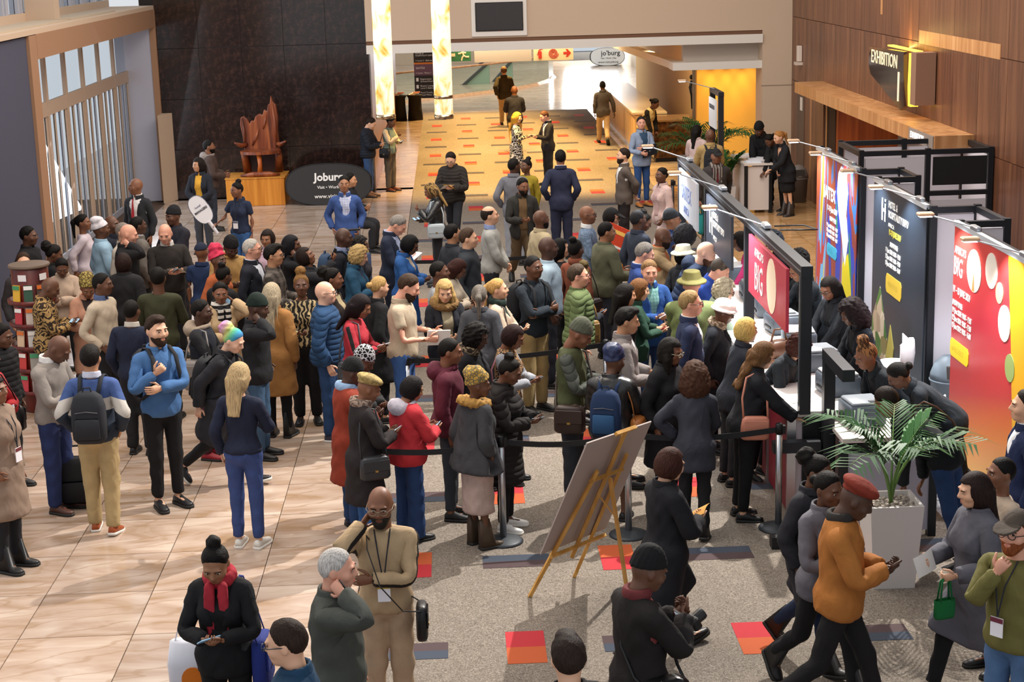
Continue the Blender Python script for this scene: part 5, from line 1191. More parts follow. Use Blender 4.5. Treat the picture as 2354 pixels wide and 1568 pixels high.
P(838, 680, 1.64, 75, 'f', 'd3', ('long', '1b1013'), ('sweater', ('a91d2e', 'armstripe', '202022')), ('slim', DK), 'woman in red top with big earrings and black sleeves', pose=('phone', 'phone'), look=(5, 28), extra=(('phone', 'R', 'e0dfe2'), ('bag', '33353a', 'R', (.32, .12, .28), .92, 'dark grey tote')))
P(597, 677, 1.74, 80, 'm', 'd1', ('none', HB), ('jacket', '202024'), ('trousers', '3a5674'), 'man in black bomber jacket and dark green beanie phoning', hat=('beanie', '17241f'), pose=('pocket', 'ear'), look=(10, 15), shoes='17171a', extra=(('phone', 'R'),))
P(623, 651, 1.72, 165, 'f', 'd2', ('dreads', 'b7a78c'), ('coat', '9a6a34'), ('slim', '17171a'), 'woman in camel coat with long blonde dreadlocks', inner=DK, boot=True, shoes='19181a')
P(690, 612, 1.66, 5, 'f', 'd2', ('topknot', '8a6438'), ('blouse', ('1d1a18', 'zebra', 'b09a70')), ('trousers', '17171a'), 'woman in black and tan zebra blouse with topknot', pose=('down', 'phone'), shoes='17171a', extra=(('paper', 'L', 'd8b820', 'yellow leaflet'),))
P(505, 650, 1.66, 25, 'f', 'd3', ('lowbun', HB), ('coat', 'b79a74'), ('slim', DK), 'woman in beige trench coat and striped scarf phoning', collar=('scarflong', ('d8d2c8', 'stripe', '1c1a1c')), pose=('ear', 'phone'), look=(-10, 10), inner=DK, extra=(('phone', 'L'),))
P(462, 690, 1.70, 80, 'm', 'd1', ('short', HB), ('vestover', '23262f'), ('trousers', '5a2a3a'), 'young man in dark gilet with beige hood holding phone', inner='1d1d20', collar=('hood', 'a08e7c'), pose=('phone', 'phonehi'), look=(0, 5), shoes='9a2530', extra=(('phone', 'R'), ('bag', '7d7672', 'R', (.36, .16, .32), 1.0, 'grey felt tote')))
P(546, 758, 1.68, 70, 'f', 'p', ('puff', ('4a5fae', 'rainbow')), ('coat', '2c2c31'), ('slim', '1d1d20'), 'woman with rainbow dyed hair in charcoal coat striding', lean=10, legs='walk', pose=('swingf', 'swingb'), look=(5, 25), inner=DK, shoes='1c1c20', sole='d8d4cc', extra=(('backpack', '26262a', .05),))
P(549, 834, 1.70, 165, 'f', 'l', ('long', 'bda278'), ('blouse', '1d2338'), ('slim', '34477c'), 'blonde woman in navy sweater and blue leggings', pose=('down', 'phone'), look=(-10, 5), shoes='d8d4cc', extra=(('paper', 'R', 'b8b0b4', 'clear plastic box'),))
P(357, 727, 1.88, 35, 'm', 'l', ('quiff', '33241a'), ('shirt', '3f6a9e'), ('slim', '18181b'), 'bearded man in denim blue shirt wearing a black backpack', beard='3b291d', pose=('crossed', 'strap'), look=(5, 3), shoes='17171a', extra=(('backpack', '26262a'),))
P(205, 793, 1.78, 178, 'm', 't', ('short', '17120f'), ('sweater', ('3f5486', 'block', '2b3340')), ('trousers', 'b39a6c'), 'man in colour-block sweater and khaki trousers with backpack', inner='c8cce0', pose=('pocket', 'pocket'), legs='shift', shoes='9a4a22', sole='d8d4cc', extra=(('backpack', '2b2d33', .04),))
P(150, 777, 1.78, 70, 'm', 'd2', ('none', HB), ('sweater', '8d857f'), ('trousers', '222f5a'), 'bald man in grey sweater over white collar reading phone', inner='e8e6e4', pose=('phone', 'phone'), look=(10, 40), girth=1.08, shoes='4a2a20', extra=(('phone', 'R'),))
P(-22, 800, 1.68, 60, 'f', 'd2', ('short', HB), ('jacket', 'b01c26'), ('trousers', '1d4a96'), 'woman in red jacket cut by the left edge', pose=('phone', 'phone'), look=(10, 20), extra=(('phone', 'L', 'd8c0c4'), ('bag', '17171a', 'L', (.36, .16, .26), .98, 'black leather handbag')))
P(6, 745, 1.70, 65, 'm', 'd2', ('short', HB), ('puffer', ('1b1b1e', 'quilt')), ('trousers', DK), 'person in black puffer jacket at left edge behind red jacket', look=(10, 15))
P(0, 950, 1.74, 70, 'f', 'd3', ('bob', HB), ('coatc', '8a7464'), ('slim', DK), 'person in long camel brown coat at left edge', pos=(-4.02, 14.05), pose=('down', 'pocket'), boot=True, shoes='141214', extra=(('badge', '6a2a30'),))
# --- back-left queue
P(461, 556, 1.62, 165, 'f', 'd3', ('none', HB), ('tee', '1e2f52'), ('slim', '25406e'), 'person in navy staff polo and navy cap from behind', hat=('cap', '1b2338'), girth=1.1)
P(497, 560, 1.64, 60, 'f', 'd2', ('none', HB), ('sweater', 'b05a2c'), ('slim', '1f7088'), 'woman in orange dress and hot pink headwrap', hat=('wraphi', 'd3264f'))
P(533, 547, 1.72, 20, 'm', 'd1', ('none', HB), ('jacket', 'b08a50'), ('trousers', DK), 'man in mustard hooded sweater and black beanie', hat=('beanie', '141416'), collar=('hood', 'b08a50'), look=(5, 30), pose=('phone', 'phone'))
P(517, 603, 1.60, 150, 'f', 'd2', ('bun', HB), ('jacket', '1c1c20'), ('midi', '1f7f92'), 'woman in black jacket over turquoise skirt', pose=('phone', 'phone'), look=(-10, 15))
P(577, 549, 1.80, 80, 'm', 'r', ('buzz', 'b8b2aa'), ('blazer', '1f222c'), ('trousers', '22242b'), 'white-haired man in dark suit with glasses in queue', glasses='2a2a2a', inner='d0d4e0', look=(8, 3), girth=1.1)
P(613, 529, 1.62, -10, 'f', 'b', ('bob', '241a17'), ('jacket', 'c9a9ba'), ('slim', '3a4a68'), 'woman with dark bob in pale pink jacket', look=(-8, 10))
P(627, 563, 1.76, 80, 'm', 't', ('quiff', '191512'), ('shirt', ('6a625c', 'plaid', '37322e')), ('trousers', '33343a'), 'man in grey plaid overshirt with glasses', glasses='2c2c2c', pose=('hold', 'hold'), look=(5, 3))
P(668, 541, 1.70, 80, 'f', 'd2', ('dreads', '17151b'), ('coat', '1d1d22'), ('slim', BK), 'woman with long dark braids on the phone', pose=('down', 'ear'), look=(8, 3), inner=BK, extra=(('phone', 'R'),))
P(692, 571, 1.64, 75, 'f', 'd3', ('bob', '241814'), ('jacket', '26262b'), ('slim', BK), 'woman in black coat holding her phone up high', pose=('down', 'raise'), look=(8, -20), extra=(('phone', 'R'),))
P(790, 524, 1.76, 80, 'm', 'd1', ('none', HB), ('sweater', '1b1d26'), ('trousers', DK), 'bald man in dark sweater with blue backpack straps', inner='8a94b4', look=(8, 8), extra=(('backpack', '2f4460'),))
P(826, 541, 1.62, 90, 'f', 'd2', ('curly', '1f1a19'), ('sweater', '33323a'), ('slim', BK), 'woman with short tousled black hair in dark sweater')
P(832, 563, 1.66, 80, 'f', 'l', ('curly', 'b89a66'), ('coat', '1f4a66'), ('slim', '22303c'), 'woman in teal coat with short blonde hair', pose=('phone', 'phone'), look=(8, 22), inner='24344a', extra=(('paper', 'R', 'd8d4cc', 'cream booklet'),))
# --- foreground
P(485, 1252, 1.66, -5, 'f', 'b', ('bun', HB), ('blazer', '1b1b1e'), ('slim', '1a1a1c'), 'woman in black blazer with red scarf and bags', collar=('scarflong', 'b01c30'), inner='1a1a1c', pose=('phone', 'phone'), look=(0, 30), extra=(('phone', 'L', '8fb8d8'), ('bag', '1f2f7a', 'L', (.30, .12, .34), .88, 'royal blue cloth bag', 'same', .05, False)))
P(650, 1427, 1.76, -95, 'm', 'l', ('short', '2f2119'), ('jacket', '1c3f5c'), ('trousers', '24262c'), 'man in petrol blue jacket with glasses at bottom edge', glasses='26303a', look=(-8, 10))
P(775, 1262, 1.74, 80, 'm', 'r', ('buzz', 'c9c4bf'), ('jacket', '4a4d48'), ('trousers', '33342f'), 'white-haired old man in grey-green jacket phoning', pose=('down', 'ear'), look=(8, 8), girth=1.08, extra=(('phone', 'R'),))
P(872, 1122, 1.74, 0, 'm', 'd3', ('none', HB), ('sweater', ('b59a76', 'armstripe', '26221f')), ('trousers', 'b59a7c'), 'bald bearded man in beige tracksuit with glasses', beard='2e2824', glasses='8a7a66', pose=('crossed', 'ear'), shoes='d8d4cc', look=(-6, 10), extra=(('badge', 'b89a3a'), ('bag', '17171a', 'L', (.20, .08, .24), .86, 'black crossbody pouch', 'cross', -.16), ('watch', 'L')))
P(1305, 1462, 1.74, -150, 'm', 'l', ('quiff', '2a1d17'), ('jacket', '18181c'), ('trousers', DK), 'young man in black jacket cut by the bottom edge', look=(-25, 5))
P(1506, 1258, 1.74, 115, 'm', 'd2', ('none', HB), ('coat', '211c1c'), ('trousers', '1d1b1c'), 'man in black coat and black ribbed beanie with camera', hat=('beanie', '141416'), inner='8a3a3a', collar=('roll', '6a2a2c'), pose=('phonehi', 'phonehi'), look=(-5, 22), extra=(('camera',), ('bag', '141416', 'R', (.32, .16, .26), .90, 'black camera bag', 'cross')))
P(1546, 1031, 1.66, 115, 'f', 'l', ('bob', '42241c'), ('coatc', '1c1c21'), ('slim', '17171a'), 'woman in black coat with brown bob walking with leaflets', legs='walk', pose=('phone', 'phone'), look=(0, 15), extra=(('paper', 'R', 'c08a3c', 'colourful leaflets'),))
P(1908, 1087, 1.68, 30, 'f', 'd2', ('lowbun', HB), ('open', '66646c'), ('slim', '1a1a1d'), 'woman in long grey coat over black top walking', inner='17171a', legs='walk', pose=('phone', 'phone'), look=(5, 10), boot=True, shoes='161416')
P(1888, 1050, 1.66, 40, 'f', 'd2', ('puff', HB), ('coat', '2b2a30'), ('slim', '1f2a44'), 'woman in dark coat with hair puff walking behind grey coat', inner='202024', legs='walk2', look=(15, 15), boot=True, shoes='141414')
P(1994, 1105, 1.78, 75, 'm', 'd1', ('none', HB), ('jacket', 'ad6a24'), ('slim', '1d1c1e'), 'man in mustard orange jacket and red felt beret', hat=('beret', '7e2a18'), legs='walk', pose=('phone', 'phone'), look=(10, 32), collar=('roll', '33302e'))
P(2238, 1088, 1.68, -75, 'f', 'l', ('long', '2a1c1a'), ('coatc', '5c5b64'), ('slim', '18181b'), 'woman in long grey coat with dark hair handing leaflets', legs='walk2', pose=('hold', 'hold'), shoes='d8d4cc', look=(-10, 10), extra=(('paper', 'R', 'e4e0dc', 'white leaflets'), ('tote', '0f6a34', 'L', (.16, .05, .14), 'green pouch')))
P(2306, 1052, 1.70, -75, 'f', 'd3', ('buzz', '120e0d'), ('blouse', 'c4ae98'), ('slim', '4a3a34'), 'woman with cropped hair in cream top by the red banner', look=(-8, 0))
P(2342, 1168, 1.76, -50, 'm', 'r', ('short', '5a3420'), ('sweater', '6a6534'), ('slim', '4a6a94'), 'man in olive sweatshirt and brown cap touching face', hat=('cap', '4a4038'), beard='8a4a28', pose=('down', 'chin'), glasses='26201e', extra=(('badge', '6a2a3a'),))
P(2364, 897, 1.78, -100, 'm', 'l', ('short', '2a1f1a'), ('blazer', '1f2a4e'), ('trousers', '1f2948'), 'man in navy suit cut by the right edge', inner='e4e4e8')
# ================================================================ props
M_BLK = mat('1b1c1f', .45, .3); M_TR = mat('2a2c31', .4, .5); M_ALU = mat('b9bcc2', .3, .9); M_PANEL = mat('d6d2da', .6)
# ---- brochure carousel and its brochures
RX, RY = -5.02, 19.45
st = empty('brochure_stand', (RX, RY, 0), 0, 'round dark red brochure stand with five tiers of leaflets', 'brochure stand')
M_MAH = wood('mahog', '3a0f0d', '561815', '6e241c', .35)
MB().lathe([(.20, 0), (.215, .02), (.215, 1.73), (.205, 1.74)], 28).build('drum', M_MAH, st, True)
MB().lathe([(.0, 0), (.235, 0), (.24, .012), (.235, .03), (0, .03)], 28, (0, 0, 1.735)).build('top_disc', mat('6a5a4c', .35), st)
tiers = [1.33, 1.06, .79, .52, .25]
for z in tiers: MB().lathe([(.216, 0), (.275, .0), (.28, .012), (.28, .05), (.268, .05), (.262, .015), (.216, .015)], 28, (0, 0, z-.02)).build('tier_ring', M_MAH, st, True)
for a in (-100, -35): MB().box((0, 0, 0), (.10, .004, .075)).build('logo_plate', mat('e4dfe0', .6), st, loc=(.222*math.cos(math.radians(a)), .222*math.sin(math.radians(a)), 1.63), rz=math.radians(a+90))
BC = [['d9a72c', '31523f', '57463f', 'b02a30'], ['b8323a', 'c2b4aa', '6b6560', 'a8282e'], ['d0b090', 'c8c4c0', 'b9aaa0', '7c746e'], ['c23a34', 'a8a298', 'c43a36', '8a847c'], ['c03a44', 'b2aca4', '8a3a50', 'a89f94']]
BN = [['yellow', 'dark green', 'brown', 'red'], ['coral', 'pale desert', 'grey', 'crimson'], ['cream', 'orange-topped white', 'desert', 'taupe'], ['green-topped red', 'misty grey', 'scarlet', 'stone'], ['pink', 'mountain grey', 'plum', 'sand']]
TN = ['top tier', 'second tier', 'middle tier', 'fourth tier', 'lowest tier']
for t, z in enumerate(tiers):
    for q, a in enumerate((-118, -84, -50, -16)):
        ar = math.radians(a); o = empty('brochure', (RX+.248*math.cos(ar), RY+.248*math.sin(ar), z+.115), ar+math.pi/2, '%s leaflet in the %s of the round brochure stand' % (BN[t][q], TN[t]), 'brochure', 'leaflets in the brochure stand')
        Mx = Matrix.Rotation(-.10, 4, 'X')
        MB().box((0, 0, 0), (.10, .012, .21), M=Mx).build('cover', mat(BC[t][q], .4), o)
        b = MB(); b.box((0, -.0075, .075), (.098, .003, .045), M=Mx, mi=0); b.box((0, -.0075, -.03), (.075, .003, .075), M=Mx, mi=1)
        b.build('cover_print', [mat(('3f8a5a', 'e8e4e0', 'd06a2c', 'e8e0d8', '4a9a6a')[(t+q) % 5], .5), mat(('5a4030', '8a5a3c', '6f7a80', '3a2a24')[(t*2+q) % 4], .5)], o)
# ---- carved tree-trunk chair on a wooden plinth
pl = empty('plinth', (-4.22, 35.85, 0), 0, 'orange wooden box plinth under the carved chair', 'plinth')
MB().box((0, 0, .29), (1.24, 1.0, .58), bev=.008).build('box', wood('plinth', 'b06a1c', 'c67e2a', 'd8963e'), pl)
MB().box((0, 0, .59), (1.27, 1.03, .02)).build('top_board', wood('plinthtop', 'b87428', 'cc8a38', 'dca050'), pl)
ch = empty('carved_chair', (-4.12, 35.95, .60), 0, 'carved reddish tree-trunk throne standing on the plinth', 'chair')
M_CARV = wood('carved', '4a2012', '7a3a1e', 'a05a30', .35)
def slab(pts, y0, y1, name, par, bend=.0):
    b = MB(); b.prism(pts, 1, y0, y1); o = b.build(name, M_CARV, par); md = o.modifiers.new('bevel', 'BEVEL'); md.width = .015; md.segments = 2; return o
back = [(-.38, .45), (-.40, .80), (-.44, 1.05), (-.42, 1.20), (-.36, 1.23), (-.28, 1.16), (-.23, 1.06), (-.20, 1.13), (-.14, 1.12), (-.10, 1.22), (-.02, 1.27), (.05, 1.24), (.09, 1.36), (.15, 1.32), (.18, 1.46), (.22, 1.48), (.25, 1.66), (.29, 1.52), (.35, 1.44), (.38, 1.2), (.36, .9), (.38, .45)]
slab(back, .20, .34, 'backrest', ch)
for x0, x1, z0, z1 in ((-.36, -.39, .55, 1.18), (-.20, -.05, .60, .95), (.05, .12, .95, 1.25), (.32, .27, .55, 1.50)):
    b = MB(); b.tube([(x0, .20, z0), ((x0+x1)/2+.02, .17, (z0+z1)/2), (x1, .20, z1)], [.022, .03, .018], 7); b.build('carved_rib', M_CARV, ch, True)
seat = [(.44*math.cos(a), -.10+.34*math.sin(a)) for a in np.linspace(0, 2*math.pi, 18, endpoint=False)]
MB().prism(seat, 2, .46, .52).build('seat', M_CARV, ch)
for s in (-1, 1):
    MB().tube([(s*.34, .24, .05), (s*.36, .1, .3), (s*.36, -.05, .48)], [.10, .08, .07], 8).build('leg', M_CARV, ch, True)
    MB().tube([(s*.34, .22, .62), (s*.42, .02, .62), (s*.54, -.12, .70)], [.06, .05, .02], 7).build('armrest', M_CARV, ch, True)
MB().box((0, .25, .24), (.70, .10, .46)).build('back_panel', mat('2e100a', .4), ch)
MB().tube([(-.02, -.32, .0), (0, -.34, .25), (-.02, -.30, .48)], [.06, .045, .055], 8).build('front_leg', wood('carvedO', '8a3a10', 'b4581c', 'cf7a30'), ch, True)
MB().tube([(-.42, -.42, .03), (-.15, -.45, .05), (.2, -.44, .05), (.42, -.40, .03)], [.02, .06, .06, .02], 8).build('foot_log', M_CARV, ch, True)
# ---- oval pop-up banner (a pair leaning together)
def oval(cx, z, rx, rz, n=40, sk=0.0): return [(cx+rx*math.copysign(abs(math.cos(a))**.8, math.cos(a))+sk*math.sin(a)*rz, z+rz*math.copysign(abs(math.sin(a))**.8, math.sin(a))) for a in np.linspace(0, 2*math.pi, n, endpoint=False)]
def popup(loc, rx, rz, m1, label, rz_ang=0, lean=.32, mrim=None, mtext=None, lines=()):
    o = empty('oval_banner', loc, rz_ang, label, 'banner')
    for s, nm in ((-1, 'front_panel'), (1, 'rear_panel')):
        Mx = Matrix.Translation((0, s*rz*math.sin(lean)*2.03, 0)) @ Matrix.Rotation(s*-lean*-1 if s > 0 else -lean, 4, 'X')
        p = MB().prism(oval(0, rz, rx, rz), 1, -.006, .006).build(nm, m1 if s < 0 else mat('4a4542', .8), o); p.matrix_local = Mx
        rim = oval(0, rz, rx, rz); r = MB().tube([(x, 0, z) for x, z in rim+rim[:1]], .014, 6).build('rim', mrim or M_BLK, o, True); r.matrix_local = Mx
        if s < 0:
            for tx, sz, x, z, bold in lines: text(tx, sz, o, Mx @ frame((x, -.012, z), (1, 0, 0), (0, 0, 1)), mtext, bold=bold)
    return o
MW = mat('e8e4e0', .6)
popup((-2.66, 35.35, 0), .90, .44, mat('2e2c2c', .8), 'dark oval pop-up banner lettered Joburg beside the plinth', lean=.24, mtext=MW, rz_ang=-.03,
      lines=[('Joburg', .23, -.30, .52, .03), ('Visit \u2022 Work \u2022 Play', .09, -.24, .35, .01), ('www.visit.joburg', .12, -.30, .15, .01)])
popup((6.9, 74, 0), .75, .40, mat('e9eef2', .7), 'white oval Joburg banner by the bright far window', lean=.3, mtext=mat('2a2a2e', .7), mrim=mat('2a3036', .5),
      lines=[("jo'burg", .30, -.28, .46, .01), ('Visit \u2022 Work \u2022 Play', .09, -.30, .30, 0), ('www.visit.joburg', .13, -.42, .12, 0)])
# ---- alabaster cylinder lamps hanging from the ceiling
def alab(nt, new, lk, b):
    tc = new('TexCoord'); mp = new('Mapping'); mp.inputs['Scale'].default_value = (1.5, 1.5, .9); lk(tc.outputs['Object'], mp.inputs['Vector'])
    n = new('TexNoise'); n.inputs['Scale'].default_value = 2.6; n.inputs['Detail'].default_value = 5; n.inputs['Distortion'].default_value = .8; lk(mp.outputs[0], n.inputs['Vector'])
    rp = new('ValToRGB'); ramp(rp, [(.34, 'e0a038'), (.43, 'f4d896'), (.52, 'fff4dc')]); lk(n.outputs['Fac'], rp.inputs[0]); lk(rp.outputs[0], b.inputs['Base Color']); lk(rp.outputs[0], b.inputs['Emission Color'])
    b.inputs['Emission Strength'].default_value = .95
M_ALAB = node_mat('alab', alab, .5)
for nm, px, lab, ring in (('hanging_lamp', 887, 'glowing alabaster cylinder lamp hanging nearer the granite wall', 0), ('hanging_lamp', 1021, 'glowing alabaster cylinder lamp with chrome ring near its foot', 1)):
    p = Yp(px, 270, 30.0); o = empty(nm, (p[0], 30.0, p[2]), 0, lab, 'lamp', 'alabaster cylinder lamps')
    MB().lathe([(.165, .03), (.165, 6.4)], 28).build('shade', M_ALAB, o, True)
    MB().lathe([(.0, -.02), (.172, -.02), (.172, .06), (.0, .06)], 28).build('base_ring', mat('c0a888', .15, 1.0), o, True)
    if ring: MB().lathe([(.172, .34), (.172, .40)], 28).build('middle_ring', mat('c0a888', .15, 1.0), o, True)
# ---- screen on the cream wall
a, b_ = Yp(1085, 85, CY), Yp(1210, -6, CY)
tv = empty('wall_screen', ((a[0]+b_[0])/2, CY-.05, (a[2]+b_[2])/2), 0, 'blank dark screen in white frame high on the cream wall', 'screen')
w_, h_ = b_[0]-a[0], b_[2]-a[2]
MB().box((0, .03, 0), (w_, .05, h_), bev=.01).build('frame', mat('dcd6d0', .6), tv); MB().box((0, -.004, .015), (w_*.86, .025, h_*.76), bev=.006).build('bezel', mat('1a1614', .4), tv)
MB().box((0, -.0175, .02), (w_*.82, .004, h_*.70)).build('display', mat('2a211c', .12, spec=.6), tv); MB().box((0, -.02, -h_*.36), (.012, .004, .012)).build('indicator', mat('d02020', .5, emit=1), tv)
# ---- hanging signs in the corridor
def hsign(name, label, p0, p1, Y, m):
    a, c = Yp(*p0, Y), Yp(*p1, Y); o = empty(name, ((a[0]+c[0])/2, Y, (a[2]+c[2])/2), 0, label, 'sign'); w, h = abs(c[0]-a[0]), abs(a[2]-c[2])
    MB().box((0, 0, 0), (w, .04, h)).build('board', m, o)
    for s in (-1, 1): MB().cyl((s*w*.4, 0, h/2), (s*w*.4, 0, 3.25-o.location[2]), .008, n=6).build('hanger', M_ALU, o)
    return o, w, h
M_GRN = mat('2f6a45', .6, emit=.15); M_CRM = mat('e6d6b8', .6); M_RED = mat('b8322a', .6)
o, w, h = hsign('exit_sign', 'green running man exit sign hanging in the corridor', (1020, 112), (1083, 140), 44, M_GRN)
b = MB(); b.lathe([(0, -.01), (.045, -.01), (.045, .01), (0, .01)], 12); hd = b.build('figure_head', M_CRM, o); hd.matrix_local = Matrix.Translation((.14, -.025, .12)) @ Matrix.Rotation(math.pi/2, 4, 'X')
b = MB()
for pth in ([(.13, -.03, .07), (.16, -.03, -.02)], [(.16, -.03, -.02), (.22, -.03, -.06), (.30, -.03, -.06)], [(.16, -.03, -.02), (.12, -.03, -.08), (.10, -.03, -.15)], [(.13, -.03, .06), (.22, -.03, .04)], [(.13, -.03, .06), (.06, -.03, .03), (.02, -.03, .03)]): b.tube(pth, .022, 5)
b.build('figure_body', M_CRM, o); MB().prism([(-.32, 0), (-.22, .10), (-.22, .04), (-.06, .04), (-.06, -.04), (-.22, -.04), (-.22, -.10)], 1, -.03, -.02).build('arrow', M_CRM, o)
hsign('blank_sign', 'long pale grey hanging board beside exit sign', (1090, 113), (1222, 140), 44, mat('b9b4b4', .7))
o, w, h = hsign('fire_sign', 'cream hanging sign with red extinguisher, hose and arrow', (1226, 108), (1318, 137), 44, M_CRM)
MB().prism([(.26, .03), (.36, .03), (.32, .10), (.37, .10), (.46, 0), (.37, -.10), (.32, -.10), (.36, -.03), (.26, -.03)], 1, -.03, -.02).build('arrow', M_RED, o)
MB().tube([(0+r*math.cos(t), -.028, r*math.sin(t)) for t, r in [(t, .02+.11*t/18.8) for t in np.linspace(0, 18.8, 60)]], .011, 5).build('hose_spiral', M_RED, o)
b = MB(); b.tube([(-.35, -.028, -.12), (-.35, -.028, .06)], .045, 8); b.tube([(-.35, -.028, .06), (-.35, -.028, .12), (-.28, -.028, .12)], .014, 6); b.tube([(-.38, -.028, .10), (-.42, -.028, -.04)], .008, 5); b.build('extinguisher', M_RED, o)
# ---- directory totem far down the corridor
a, c = Yp(950, 112, 58), Yp(1004, 216, 58)
to = empty('directory_totem', ((a[0]+c[0])/2, 58, 0), 0, 'tall dark directory board with white hall directions', 'sign')
W2 = c[0]-a[0]; MB().bb((-W2/2, -.05, .2), (W2/2, .05, 2.1)).build('board', mat('2b2422', .6), to)
for z0, z1, m in ((1.85, 1.95, 'c85a30'), (1.36, 1.42, 'd0762c'), (.98, 1.36, '6a4a5a')): MB().bb((-W2/2, -.056, z0), (W2/2, -.05, z1)).build('colour_band', mat(m, .6), to)
for tx, z, sz in (('HOTEL &\nHOSPITALITY EXPO', 1.70, .07), ('> Level 2 - Ballroom', 1.46, .075), ('SAITEX', 1.20, .10), ('> Level - Minus 1', 1.04, .075), ('Registration\nGround floor', .83, .08), ('Buyers Lounge\nLevel 2 Ballroom', .60, .08), ('Food Trucks\nLevel Minus 1', .37, .08)):
    text(tx, sz, to, frame((-W2/2+.06 if sz < .08 or z > .9 else -W2/2+.20, -.06, z), (1, 0, 0), (0, 0, 1)), MW)
for z in (.84, .60, .37): MB().bb((-W2/2+.06, -.058, z-.06), (-W2/2+.14, -.05, z+.06)).build('pictogram', MW, to)
# ---- two black-draped literature tables
for k, (px, lab) in enumerate(((920, 'black-draped table stacked with papers next to the lamp'), (956, 'black-draped table with cream papers at carpet corner'))):
    p = G(px, 272); o = empty('draped_table', (p[0], 52.6, 0), 0, lab, 'table', 'draped literature tables')
    MB().lathe([(.24, 0), (.21, .35), (.20, .68), (.25, .76), (.25, .78)], 16).build('cloth', mat('1b1816', .85), o, True)
    for i in range(4): MB().box((-.08+.05*i, .02*i, 0.79+.02*i), (.20, .28, .02)).build('paper_stack', mat(('e8e0d8', 'c8bfd0', 'd8c8b0', 'a8583c')[i], .8), o)
# ---- curved glass balustrade and escalators
bal = empty('glass_balustrade', (0, 0, 0), 0, 'curved glass balustrade with wooden handrail around escalators', 'balustrade')
pts = [G(x, y) for x, y in ((905, 240), (985, 230), (1060, 222), (1130, 213), (1190, 205), (1235, 196), (1262, 186), (1272, 176), (1262, 168))]
MB().tube([(p[0], p[1], 1.05) for p in pts], .035, 6).build('handrail', M_WOODL, bal, True)
b = MB()
for p, q in zip(pts[:-1], pts[1:]): b.add([(p[0], p[1]-.3, 0), (q[0]+.1, q[1]-.3, 0), (q[0], q[1], .10), (p[0], p[1], .10)], [(0, 1, 2, 3)])
b.build('kerb', M_WOODL, bal)
for p, q in zip(pts[:-1], pts[1:]):
    MB().add([(p[0], p[1], .10), (q[0], q[1], .10), (q[0], q[1], 1.03), (p[0], p[1], 1.03)], [(0, 1, 2, 3)]).build('pane', mat('c8dccf', .05, alpha=.92), bal)
for k, (x0, x1, lab) in enumerate(((1040, 1110, 'escalator with black handrail descending behind the glass'), (1110, 1165, 'second escalator flank with pale green side panel'))):
    p, q = Yp(x0, 205, 66), Yp(x1, 145, 66); o = empty('escalator', (0, 66+k*1.2, 0), 0, lab, 'escalator')
    MB().add([(p[0], 0, p[2]), (q[0], 0, q[2]), (q[0], 0, q[2]-.9), (p[0], 0, p[2]-.9), (p[0], .5, p[2]), (q[0], .5, q[2]), (q[0], .5, q[2]-.9), (p[0], .5, p[2]-.9)], [(0, 1, 2, 3), (4, 5, 6, 7), (0, 1, 5, 4)]).build('side_panel', mat('8fa896', .3), o)
    MB().tube([(p[0], -.05, p[2]+.05), (q[0], -.05, q[2]+.05)], .06, 6).build('handrail', mat('20222a', .4), o)
# ---- reception desks
rd = empty('reception_desk', (4.85, 46.6, 0), 0, 'long cream reception counter along the corridor', 'desk')
MB().bb((-.25, -4.6, .12), (.35, 4.6, 1.02)).build('counter_front', wood('recep', 'cfa468', 'dcb47a', 'e6c794', .25), rd); MB().bb((-.32, -4.65, 1.02), (.55, 4.65, 1.07)).build('counter_top', mat('e2cba4', .2), rd); MB().bb((-.2, -4.55, 0), (.3, 4.55, .12)).build('plinth_base', mat('e8e2da', .15), rd)
md = empty('marble_desk', (5.35, 40.9, 0), 0, 'dark brown marble reception block under the receptionist', 'desk')
def bmarb(nt, new, lk, b):
    tc = new('TexCoord'); n = new('TexNoise'); n.inputs['Scale'].default_value = 9; n.inputs['Detail'].default_value = 8; lk(tc.outputs['Object'], n.inputs['Vector']); rp = new('ValToRGB'); ramp(rp, [(.35, '2c1a0e'), (.55, '56361c'), (.75, '7e562e')]); lk(n.outputs['Fac'], rp.inputs[0]); lk(rp.outputs[0], b.inputs['Base Color'])
MB().bb((-.47, -.45, .10), (.5, .8, .98)).build('block', node_mat('bmarb', bmarb, .15), md); MB().bb((-.5, -.48, .98), (.53, .83, 1.02)).build('top_slab', mat('8a6a44', .12), md); MB().bb((-.42, -.40, 0), (.45, .75, .10)).build('recessed_base', M_BLK, md)
for k in range(3):
    o = empty('wall_figure', (6.36, 44.2-k*.5, 1.35), 0, 'slim black figure sculpture on reception wall, %s' % ('farthest of three', 'middle of three', 'nearest of three')[k], 'sculpture', 'black wall figures')
    MB().tube([(0, 0, -.45), (0, 0, -.1), (-.02, 0, .12), (-.02, 0, .30)], [.03, .05, .08, .03], 7).build('figure_body', M_BLK, o, True); MB().lathe([(.02, 0), (.05, .04), (.05, .09), (.02, .13)], 10, (-.02, 0, .32)).build('figure_head', M_BLK, o, True)
struct(MB().bb((5.62, 38.3, 0), (7.6, 38.5, 3.2)).build('wall_yellow', mat('e6b04c', .7)))
# ---- speaker on the wood wall
o = empty('wall_speaker', (WX-.05, 34.6, 2.85), 0, 'white wall speaker on wood panelling above the service door', 'speaker'); MB().box((0, 0, .06), (.09, .16, .32), bev=.01).build('cabinet', mat('d2c3b6', .6), o); MB().box((-.02, 0, -.14), (.14, .22, .06)).build('bracket', mat('c8b8aa', .6), o)
